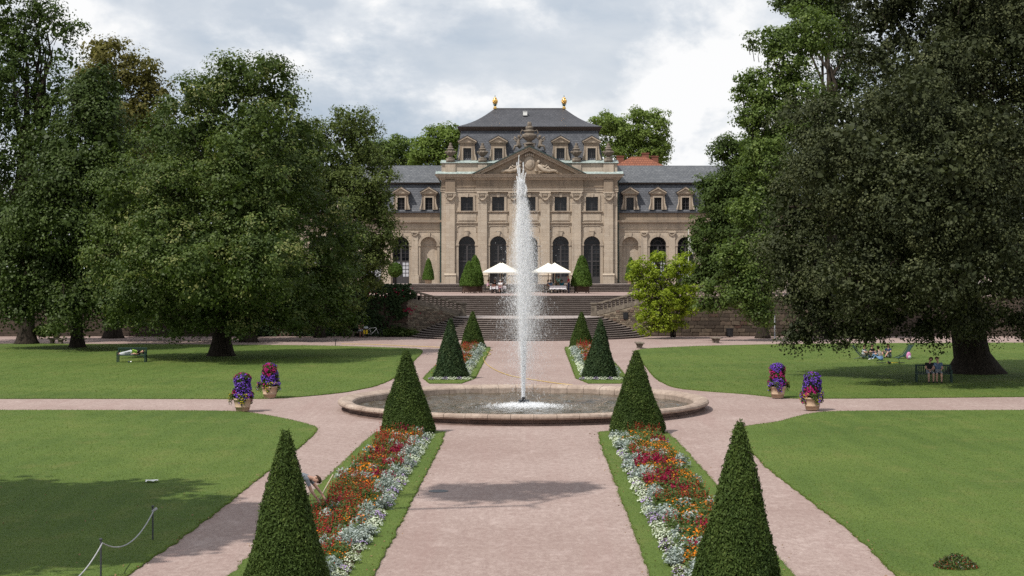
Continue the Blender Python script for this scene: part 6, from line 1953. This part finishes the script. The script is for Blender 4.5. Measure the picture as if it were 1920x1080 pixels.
for x, y, rz, lab in ((TXL+0.25, 157.1, PI, 'cafe chair with its back to the garden, taken by the guest in white'), (TXL-0.42, 157.05, PI, 'empty cafe chair at the front left of the left table'), (TXL-1.05, 158.0, PI/2, 'cafe chair at the left end of the left table'),
                      (TXL-0.35, 158.95, 0, 'cafe chair at the back left of the left table'), (TXL+0.4, 158.95, 0, 'cafe chair at the back right of the left table'), (TXL+1.45, 157.6, -0.9, 'empty cafe chair right of the left table, next to the jet'), (TXL+2.05, 158.2, 0.6, 'empty cafe chair between the left table and the jet'),
                      (TXR-1.05, 157.7, PI/2, 'cafe chair at the left end of the right table'), (TXR-0.75, 158.9, 0.5, 'cafe chair at the back left corner of the right table'), (TXR-0.2, 158.95, 0, 'cafe chair at the back of the right table under the guest in olive'), (TXR+0.4, 158.95, 0, 'cafe chair at the back right of the right table under the guest in teal'), (TXR+1.05, 158.2, -PI/2, 'cafe chair at the right end of the right table')):
    cafe_chair(x, y, rz, lab)
VC = 0.026
P_ = lambda lab, x, y, rz, J, cl, **k: person(lab, (x, y, T_Z), rz, J, cl, voxel=VC, **k)
P_('guest in a white top seated with back to the garden at the left table', TXL+0.25, 157.1, PI, J_sit(), ('c_white', 'c_white', 'c_pink', 'skin', 'c_black'), hair='hair_grey')
P_('dark-clothed guest facing the garden on the left of the left table', TXL-0.35, 158.95, 0, J_sit(lean=0.05), ('c_black', 'c_black', 'c_navy', 'c_navy', 'c_black'), hair='hair_blond', hair_len=0.05)
P_('guest in brown facing the garden at the left table behind the guest in white', TXL+0.4, 158.95, 0.1, J_sit(lean=0.08), ('c_brown', 'c_brown', 'c_navy', 'c_navy', 'c_black'), hair='hair_brown', hair_len=0.06)
P_('guest in pink at the left end of the left table', TXL-1.05, 158.0, PI/2, J_sit(lean=0.06), ('c_pink', 'c_pink', 'c_khaki', 'skin', 'c_black'), hair='hair_brown')
P_('guest in brown at the left end of the right table', TXR-1.05, 157.7, PI/2, J_sit(lean=0.05), ('c_brown', 'c_brown', 'c_khaki', 'c_khaki', 'c_black'), hair='hair_brown', hair_len=0.05)
P_('guest in pale blue at the back left corner of the right table', TXR-0.75, 158.9, 0.5, J_sit(lean=0.05), ('c_blue', 'c_blue', 'c_navy', 'c_navy', 'c_black'), hair='hair_black')
P_('guest in an olive jacket facing the garden at the right table', TXR-0.2, 158.95, 0, J_sit(lean=0.1, short=False), ('c_olive', 'c_olive', 'c_khaki', 'c_khaki', 'c_black'), hair='hair_grey')
P_('guest in a teal top facing the garden at the right table', TXR+0.4, 158.95, 0, J_sit(lean=0.1), ('c_teal', 'c_teal', 'c_navy', 'c_navy', 'c_black'), hair='hair_brown', hair_len=0.05)
P_('person in a mint shirt standing with back turned behind the right table', TXR+0.1, 160.2, PI, J_stand(), ('c_mint', 'c_mint', 'c_khaki', 'c_khaki', 'c_black'), hair='hair_brown')
P_('waiter in a red top and dark trousers standing at the right end of the table', tx(1066.5, 158), 158.0, -PI/2-0.2, J_stand(head=(0,-0.06,1.61), chest=(0,-0.02,1.27), wr_l=(-0.2,-0.3,1.02), wr_r=(0.2,-0.3,1.02)), ('c_red', 'c_red', 'c_navy', 'c_navy', 'c_black'), hair='hair_blond')

# ------------------------------------------------------------------ park benches and the people on them
def park_bench(loc, rz, label, w=1.8):
    R = empty('park_bench', loc, rz, label, 'bench', 'dark green park benches')
    for k in range(4):
        b = MB(); b.bbox(-w/2, w/2, -0.24+k*0.125, -0.135+k*0.125, 0.42, 0.455, 0.008); b.build('seat_slat', M['bench'], R)
    for k in range(16):
        x = -w/2+0.09+k*(w-0.18)/15
        b = MB(); b.box(x-0.025, x+0.025, 0.285, 0.305, 0.52, 0.83); b.build('back_slat', M['bench'], R)
    b = MB(); b.bbox(-w/2, w/2, 0.27, 0.32, 0.83, 0.90, 0.01); b.build('top_rail', M['bench'], R)
    b = MB(); b.box(-w/2, w/2, 0.275, 0.315, 0.47, 0.52); b.build('lower_rail', M['bench'], R)
    for i in (-1, 1):
        x = i*(w/2-0.04)
        b = MB(); b.box(x-0.035, x+0.035, -0.25, -0.18, 0, 0.62); b.build('leg', M['bench'], R)
        b = MB(); b.box(x-0.035, x+0.035, 0.25, 0.32, 0, 0.83); b.build('leg', M['bench'], R)
        b = MB(); b.bbox(x-0.04, x+0.04, -0.27, 0.27, 0.62, 0.66, 0.01); b.build('armrest', M['bench'], R)
    return R
bx, by = gp(247, 680)
park_bench((bx, by, 0.035), 0.05, 'dark green park bench on the back left lawn with a person lying on it')
J = dict(pelvis=(0.0,0.02,0.58), chest=(0.34,0.0,0.60), neck=(0.54,0.0,0.62), head=(0.68,-0.02,0.64), sh_l=(0.48,-0.05,0.72), sh_r=(0.48,0.02,0.55), el_l=(0.30,-0.22,0.62), el_r=(0.36,-0.24,0.52), wr_l=(0.12,-0.28,0.55), wr_r=(0.26,-0.3,0.53), face=(0,-1,0.2),
         hip_l=(-0.05,-0.02,0.68), hip_r=(-0.05,0.04,0.56), kn_l=(-0.38,-0.16,0.62), kn_r=(-0.40,-0.12,0.52), an_l=(-0.74,-0.02,0.56), an_r=(-0.74,-0.05,0.50), toe_l=(-0.84,-0.06,0.56), toe_r=(-0.84,-0.10,0.50))
person('person in pale trousers and a dark top asleep on the left park bench', (bx, by, 0.035), 0.05, J, ('c_black', 'c_black', 'c_lgrey', 'c_lgrey', 'skin'), hair='hair_black', voxel=0.022)
b = MB(); b.bbox(-0.16, 0.16, -0.03, 0.03, 0, 0.24, 0.02); b.box(-0.09, 0.05, -0.034, -0.03, 0.05, 0.2)
o = b.build('magazine', M['c_green']); o.location = (bx+0.2, by-0.22, 0.62); o.rotation_euler = (0.5, 0.3, 0.1)
tag(o, 'bright green magazine resting against the sleeping person on the left bench', 'magazine')
R = empty('sandals', (bx+0.02, by-0.55, 0.04), 0.3, 'pair of white and dark shoes on the grass below the left bench', 'shoes')
for i in (-1, 1):
    b = MB(); b.ell((i*0.07, 0, 0.05), (0.05, 0.13, 0.05), 10, 6); b.build('shoe', M['white'] if i > 0 else M['c_navy'], R, True)
cx_, cy_ = gp(1751, 718)
park_bench((cx_, cy_, 0.035), -0.12, 'dark green park bench in the shade of the copper beech with a couple', 1.85)
person('person in a black top leaning in on the shaded bench, the left of the couple', (cx_-0.22, cy_+0.03, 0.0), -0.05, J_sit(head=(0.06,-0.03,1.22), sh_r=(0.17,0.0,1.0)), ('c_black', 'c_black', 'c_grey', 'skin', 'c_black'), hair='hair_brown', hair_len=0.05, voxel=0.02)
person('person in a dark blue shirt on the shaded bench, right of the couple', (cx_+0.22, cy_+0.03, 0.0), -0.1, J_sit(head=(-0.05,-0.03,1.24), wr_l=(-0.42,-0.34,0.66), el_l=(-0.3,-0.2,0.76), face=(-0.6,-0.8,0)), ('c_denim', 'c_denim', 'c_grey', 'skin', 'c_black'), hair='hair_brown', voxel=0.02)

# picnic group under the beech
def g2(px, py): return gp(px, py)
def J_ground(lean=0.05, **k):
    J = dict(pelvis=(0,0,0.13), chest=(0,-lean*0.5,0.46), neck=(0,-lean,0.66), head=(0,-lean-0.03,0.81), sh_l=(-0.18,-lean,0.59), sh_r=(0.18,-lean,0.59), el_l=(-0.26,-0.2,0.42), el_r=(0.26,-0.2,0.42), wr_l=(-0.18,-0.42,0.45), wr_r=(0.18,-0.42,0.45),
             hip_l=(-0.1,-0.04,0.13), hip_r=(0.1,-0.04,0.13), kn_l=(-0.2,-0.40,0.42), kn_r=(0.2,-0.40,0.42), an_l=(-0.12,-0.66,0.09), an_r=(0.12,-0.66,0.09), toe_l=(-0.13,-0.82,0.05), toe_r=(0.13,-0.82,0.05))
    J.update(k); return J
for (px, py, rz, J, cl, hair, lab) in (
    (1619, 673, 1.0, J_ground(), ('c_lgrey', 'c_lgrey', 'c_olive', 'c_olive', 'c_black'), 'hair_brown', 'picnicker in grey at the left end of the lawn group'),
    (1632, 672, 0.7, J_ground(0.12), ('c_black', 'c_black', 'c_navy', 'c_navy', 'c_black'), 'hair_black', 'picnicker in black second from the left in the lawn group'),
    (1652, 677, -2.3, J_ground(0.18), ('c_stripe', 'c_stripe', 'c_blue', 'c_blue', 'c_white'), 'hair_black', 'picnicker in a striped top in the middle of the lawn group, back turned'),
    (1667, 672, -0.8, J_ground(0.08), ('c_navy', 'c_navy', 'c_grey', 'skin', 'c_black'), 'hair_brown', 'picnicker in navy at the right of the lawn group')):
    x, y = g2(px, py)
    person(lab, (x, y, 0.03), rz, J, cl, 'picnic group on the lawn', hair, voxel=0.024)
def deck_chair(px, py, rz, label):
    x, y = gp(px, py)
    R = empty('deck_chair', (x, y, 0.03), rz, label, 'deck chair', 'green deck chairs')
    for i in (-1, 1):
        b = MB(); b.tube([(i*0.27, -0.6, 0.03), (i*0.27, 0.1, 0.30), (i*0.27, 0.62, 0.92)], 0.022, 6); b.build('side_rail', M['bench'], R)
        b = MB(); b.tube([(i*0.25, 0.45, 0.02), (i*0.25, -0.2, 0.2)], 0.02, 6); b.build('leg', M['bench'], R)
    b = MB(); n = 8
    pts = [(-0.55, 0.06), (-0.2, 0.12), (0.1, 0.22), (0.35, 0.5), (0.6, 0.88)]
    for (y0, z0), (y1, z1) in zip(pts[:-1], pts[1:]):
        b.poly([(-0.25, y0, z0), (0.25, y0, z0), (0.25, y1, z1), (-0.25, y1, z1)])
    b.build('sling', M['bench'], R)
deck_chair(1694, 673, -1.2, 'green deck chair right of the picnic group')
deck_chair(1616, 674, 1.2, 'green deck chair left of the picnic group')
x, y = gp(1704, 675)
R = empty('backpack', (x, y, 0.03), 0.3, 'pink rucksack on the grass right of the picnic group', 'rucksack')
b = MB(); b.ell((0, 0, 0.24), (0.17, 0.12, 0.26), 12, 8); b.build('bag', M['pink'], R, True)
b = MB(); b.ell((0, -0.11, 0.16), (0.12, 0.06, 0.11), 10, 6); b.build('pocket', M['c_lgrey'], R, True)

# bicycles
def bicycle(loc, rot, label, frame_mat, panniers=False):
    R = empty('bicycle', loc, 0, label, 'bicycle')
    R.rotation_euler = rot
    for x in (-0.52, 0.54):
        b = MB(); n = 26
        b.tube([(x+0.335*math.cos(2*PI*i/n), 0, 0.35+0.335*math.sin(2*PI*i/n)) for i in range(n+1)], 0.022, 6, False); wh = b.build('wheel', M['black'], R)
        b = MB()
        for i in range(14):
            a = 2*PI*i/14; b.tube([(x, 0, 0.35), (x+0.32*math.cos(a), 0, 0.35+0.32*math.sin(a))], 0.003, 3)
        b.tube([(x, -0.04, 0.35), (x, 0.04, 0.35)], 0.025, 8); b.build('spokes', M['post'], wh)
    f = MB()
    bb, st, hd_, rr, fr = (-0.06, 0, 0.30), (-0.22, 0, 0.80), (0.34, 0, 0.84), (-0.52, 0, 0.35), (0.54, 0, 0.35)
    for a, c, r in ((bb, st, 0.018), (st, hd_, 0.02), (bb, (0.36, 0, 0.74), 0.022), (rr, bb, 0.012), (rr, st, 0.011), (hd_, (0.38, 0, 0.70), 0.022), ((0.38, 0, 0.70), fr, 0.014)):
        f.tube([a, c], r, 6)
    f.build('frame', frame_mat, R)
    b = MB(); b.tube([st, (-0.25, 0, 0.92)], 0.013, 6); b.ell((-0.26, 0, 0.95), (0.13, 0.07, 0.035), 10, 6); b.build('saddle', M['black'], R)
    b = MB(); b.tube([hd_, (0.33, 0, 0.98)], 0.013, 6); b.tube([(0.25, -0.28, 1.0), (0.36, -0.1, 1.0), (0.36, 0.1, 1.0), (0.25, 0.28, 1.0)], 0.013, 6); b.build('handlebar', M['black'], R)
    b = MB(); b.tube([(-0.06, 0.03, 0.30), (-0.06, 0.03, 0.14)], 0.011, 5); b.tube([(-0.06, -0.03, 0.30), (-0.06, -0.03, 0.46)], 0.011, 5); b.box(-0.1, -0.02, 0.03, 0.12, 0.13, 0.15); b.box(-0.1, -0.02, -0.12, -0.03, 0.45, 0.47); b.build('crank', M['post'], R)
    if panniers:
        for s in (-1, 1):
            b = MB(); b.bbox(-0.74, -0.38, s*0.15-0.07, s*0.15+0.07, 0.34, 0.74, 0.05); p = b.build('pannier', M['yellow'], R)
            b = MB(); b.box(-0.76, -0.36, s*0.15-0.075, s*0.15+0.075, 0.70, 0.78); b.box(-0.6, -0.54, s*0.15-0.076, s*0.15+0.076, 0.36, 0.7); b.build('flap', M['black'], p)
        b = MB(); b.bbox(-0.72, -0.34, -0.16, 0.16, 0.79, 0.93, 0.04); b.build('bundle', M['c_lgrey'], R)
x, y = (698-1000)/22.1+CX, 135.6
bicycle((x, y, 0.0), (0.08, 0, 0.15), 'white touring bicycle with yellow panniers leaning by the left wall', M['white'], True)
x, y = gp(1664, 682)
bicycle((x, y-0.3, 0.08), (PI/2*0.96, 0, 0.1), 'yellow and black bicycle lying on the grass in front of the picnic group', M['yellow'])
x, y = (675-1000)/22.1+CX, 136.0
b = MB(); b.bbox(-0.7, 0.7, -0.25, 0.25, 0.34, 0.46, 0.03); b.box(-0.55, -0.35, -0.2, 0.2, 0, 0.34); b.box(0.35, 0.55, -0.2, 0.2, 0, 0.34)
o = b.build('stone_bench', M['urn']); o.location = (x-0.2, y+0.3, 0); tag(o, 'stone bench at the foot of the left wall under the seated cyclist', 'bench')
person('person with bare arms seated by the left wall next to the bicycle', (x, y+0.3, 0), 0.3, J_sit(lean=0.22), ('c_brown', 'skin', 'c_lgrey', 'skin', 'c_red'), hair='hair_brown', hair_len=0.05, voxel=0.024)

# flared stone benches along the rear path
def stone_bench(px, py, rz, label):
    x, y = gp(px, py)
    R = empty('stone_bench', (x, y, 0), rz, label, 'bench', 'flared stone benches')
    b = MB(); b.bbox(-0.25, 0.25, -0.7, 0.7, 0.36, 0.46, 0.03); b.build('seat', M['urn'], R)
    for s in (-1, 1):
        b = MB(); b.prism([(-0.14, 0), (0.14, 0), (0.11, 0.16), (0.21, 0.36), (-0.21, 0.36), (-0.11, 0.16)], s*0.4-0.14, s*0.4+0.14); b.build('foot', M['urn'], R)
stone_bench(1199, 653, 0.12, 'flared stone bench at the left tip of the back right lawn')
stone_bench(1342, 643, 0.2, 'flared stone bench on the rear path in front of the litter bin')
stone_bench(106, 645, 1.2, 'flared stone bench between the two left trunks carrying a leafy plant')
x, y = gp(106, 645)
R = empty('bench_plant', (x, y, 0.46), 0, 'leafy plant in a bowl on the stone bench at the far left', 'potted plant')
b = MB(); b.lathe([(0.2, 0), (0.34, 0.2), (0.36, 0.22), (0.3, 0.22)], 12); b.build('bowl', M['urn'], R)
rng = np.random.default_rng(3)
Q, rv = make_crown([((0, 0, 0.7), (0.7, 0.6, 0.5)), ((-0.6, 0, 0.55), (0.6, 0.5, 0.4)), ((-1.2, 0.2, 0.6), (0.6, 0.5, 0.5))], 90, 18, 0.25, 0.14, rng)
link('foliage', np_mesh('foliage', Q, 4, M['lf_maple'], rnd=rv), parent=R)
x, y = (1368-1000)/22.0+CX, 136.3
R = empty('litter_bin', (x, y, 0), 0, 'dark cylindrical litter bin against the right wall', 'bin')
b = MB(); b.lathe([(0.28, 0.05), (0.30, 0.08), (0.31, 0.72), (0.27, 0.74), (0.26, 0.5)], 16); b.build('drum', M['black'], R)
b = MB(); b.lathe([(0.33, 0.70), (0.34, 0.76), (0.29, 0.77)], 16); b.tube([(0, 0, 0), (0, 0, 0.1)], 0.08, 8); b.build('rim', M['black'], R)
x, y = gp(1456, 636)
R = empty('sign_post', (x, y+1, 0), 0, 'slim pale post beside the maple trunk', 'post')
b = MB(); b.tube([(0, 0, 0), (0, 0, 1.9)], 0.045, 8); b.build('shaft', M['c_lgrey'], R); b = MB(); b.lathe([(0.06, 1.9), (0.06, 1.95), (0.01, 2.0)], 8); b.build('cap', M['post'], R)
x, y = gp(629, 648)
R = empty('path_marker', (x, y, 0), 0, 'short dark marker post at the rear edge of the left lawn', 'post')
b = MB(); b.tube([(0, 0, 0), (0, 0, 0.42)], 0.03, 8); b.build('shaft', M['black'], R); b = MB(); b.lathe([(0.05, 0.4), (0.14, 0.42), (0.12, 0.5), (0.01, 0.52)], 8); b.build('head', M['black'], R)

# flag pole
x = tx(1291, 153.5); R = empty('flag_pole', (x, 153.5, T_Z), 0, 'white flag pole with a limp white flag at the edge of the terrace tree', 'flag pole')
b = MB(); b.tube([(0, 0, 0), (0, 0, 6.25)], [0.06, 0.035], 8); b.ell((0, 0, 6.3), (0.07, 0.07, 0.07), 8, 6); b.build('pole', M['white'], R)
b = MB()
for i in range(8):
    for j in range(6):
        f = lambda i_, j_: (0.05+0.06*i_, 0.07*math.sin(i_*1.7), 5.7-0.22*j_-0.10*i_)
        b.poly([f(i, j), f(i+1, j), f(i+1, j+1), f(i, j+1)])
b.build('flag', M['white'], R)

# ------------------------------------------------------------------ front left: rope fence, gardener, litter, clippings, hose
RX = -8.0
PY_ = [35.4, 31.15, 26.9]
for i, y in enumerate(PY_):
    R = empty('rope_post', (RX, y, 0.03), 0, ['thin grey iron post at the far end of the rope', 'thin grey iron post in the middle of the rope', 'thin grey iron post beyond the lower picture edge'][i], 'post', 'rope fence posts')
    b = MB(); b.tube([(0, 0, -0.05), (0, 0, 0.74)], 0.019, 8); b.build('rod', M['post'], R)
    b = MB(); b.lathe([(0.019, 0.72), (0.034, 0.735), (0.034, 0.75), (0.012, 0.765)], 8); b.build('cap', M['post'], R)
R = empty('rope', (RX, 0, 0), 0, 'sagging grey rope strung between thin iron posts on the front left lawn', 'rope')
for (y0, y1) in zip(PY_[:-1], PY_[1:]):
    n = 22; pts = []
    for i in range(n+1):
        t = i/n; pts.append((0.03, y0+(y1-y0)*t, 0.70-0.36*(1-(2*t-1)**2)))
    b = MB(); b.tube(pts, 0.013, 7); b.build('span', M['rope'], R, True)
b = MB(); b.tube([(0, 35.36, 0.66), (0.1, 35.36, 0.74)], 0.03, 8); b.build('end_knot', M['rope'], R, True)

gx, gy = -5.64, 40.2
J = dict(pelvis=(-0.12,0,0.70), chest=(0.24,0,0.78), neck=(0.46,0,0.77), head=(0.61,0,0.73), face=(0.25,-0.55,-0.8), sh_l=(0.40,-0.19,0.74), sh_r=(0.40,0.19,0.74), el_l=(0.52,-0.24,0.46), el_r=(0.60,0.22,0.48), wr_l=(0.68,-0.20,0.24), wr_r=(0.78,0.12,0.28), hand_l=(0.4,0.1,-0.85), hand_r=(0.4,0,-0.9),
         hip_l=(-0.1,-0.1,0.68), hip_r=(-0.1,0.1,0.68), kn_l=(0.18,-0.14,0.40), kn_r=(0.18,0.14,0.40), an_l=(-0.06,-0.12,0.09), an_r=(-0.06,0.12,0.09), toe_l=(0.12,-0.14,0.05), toe_r=(0.12,0.14,0.05))
person('gardener in a grey shirt stooping over the left flower bed behind the front yew', (gx, gy, 0.0), 0, J, ('c_grey', 'c_grey', 'c_denim', 'c_denim', 'c_black'), hair='hair_brown', voxel=0.014)
b = MB(); b.tube([(gx+0.55, gy+0.35, 0.03), (gx+0.98, gy+0.42, 0.80)], 0.016, 8); o = b.build('tool_handle', M['wood_pole']); tag(o, 'wooden tool handle leaning beside the stooping gardener', 'tool')
x, y = gp(284, 907)
b = MB(); rng_ = random.Random(2); n = 5
g = [[(-0.17+0.34*i/n+rng_.uniform(-.015, .015), -0.11+0.22*j/n+rng_.uniform(-.015, .015), 0.07+rng_.uniform(0, 0.05)) for i in range(n+1)] for j in range(n+1)]
for i in range(n):
    for j in range(n): b.poly([g[j][i], g[j][i+1], g[j+1][i+1], g[j+1][i]])
o = b.build('crumpled_paper', M['white']); o.location = (x, y, 0); o.rotation_euler = (0, 0, 0.3); tag(o, 'crumpled white paper lying on the front left lawn', 'paper')
# heap of clippings
x, y = gp(1792, 1066)
R = empty('clippings_heap', (x, y, 0.03), 0, 'heap of pulled red flowers and dry stems at the lower right of the lawn', 'plant waste')
R.scale = (0.85, 0.85, 0.9)
rng = np.random.default_rng(12)
for nm, mt, n, L in (('wilted_leaves', M['fl_leaf'], 800, 0.08), ('red_blossoms', M['fl_red'], 420, 0.05), ('dark_stems', M['lf_beech'], 320, 0.12), ('pale_leaves', M['fl_silver'], 90, 0.06)):
    r = np.sqrt(rng.random(n))*0.5; a = rng.uniform(0, 6.28, n)
    zz = 0.26*(1-(r/0.5)**1.6)*rng.uniform(0.5, 1.15, n)+0.02
    P = np.column_stack([r*np.cos(a)*1.05, r*np.sin(a)*0.9, zz])
    link(nm, np_mesh(nm, leaf_quads(P, unit(rng.normal(size=(n, 3))+[0, 0, 0.6]), L*rng.uniform(0.6, 1.4, n), L*0.35, rng), 4, mt, rnd=rng.random(n)), parent=R)
# hose
def smooth_path(P, m=8):
    P = [Vector(p) for p in P]; out = []
    for i in range(len(P)-1):
        p0, p1, p2, p3 = P[max(i-1, 0)], P[i], P[i+1], P[min(i+2, len(P)-1)]
        for k in range(m):
            t = k/m
            out.append(0.5*((2*p1)+(-p0+p2)*t+(2*p0-5*p1+4*p2-p3)*t*t+(-p0+3*p1-3*p2+p3)*t**3))
    out.append(P[-1]); return out
R = empty('garden_hose', (0, 0, 0), 0, 'yellow garden hose trailing from the rear path along the left bed to the basin', 'hose')
for pts in ([(640,645.5), (700,646.5), (770,649.5), (830,652), (870,653.5)], [(924,657), (914,661), (920,665), (908,670), (907,675), (913,684), (930,695), (958,705.5), (1000,713), (1040,719), (1075,723)]):
    b = MB(); b.tube(smooth_path([(*gp(*p), 0.03) for p in pts]), 0.022, 6); b.build('length', M['hose'], R, True)
x, y = gp(822, 921)
R = empty('manhole_cover', (x, y, 0), 0, 'round dark drain cover set in the front path', 'drain cover')
b = MB(); b.lathe([(0.27, 0.0), (0.27, 0.008), (0.24, 0.008)], 24); b.build('ring', M['post'], R)
b = MB(); b.lathe([(0.235, 0.0), (0.235, 0.007), (0.0001, 0.007)], 24); b.build('lid', M['fount_base'], R)
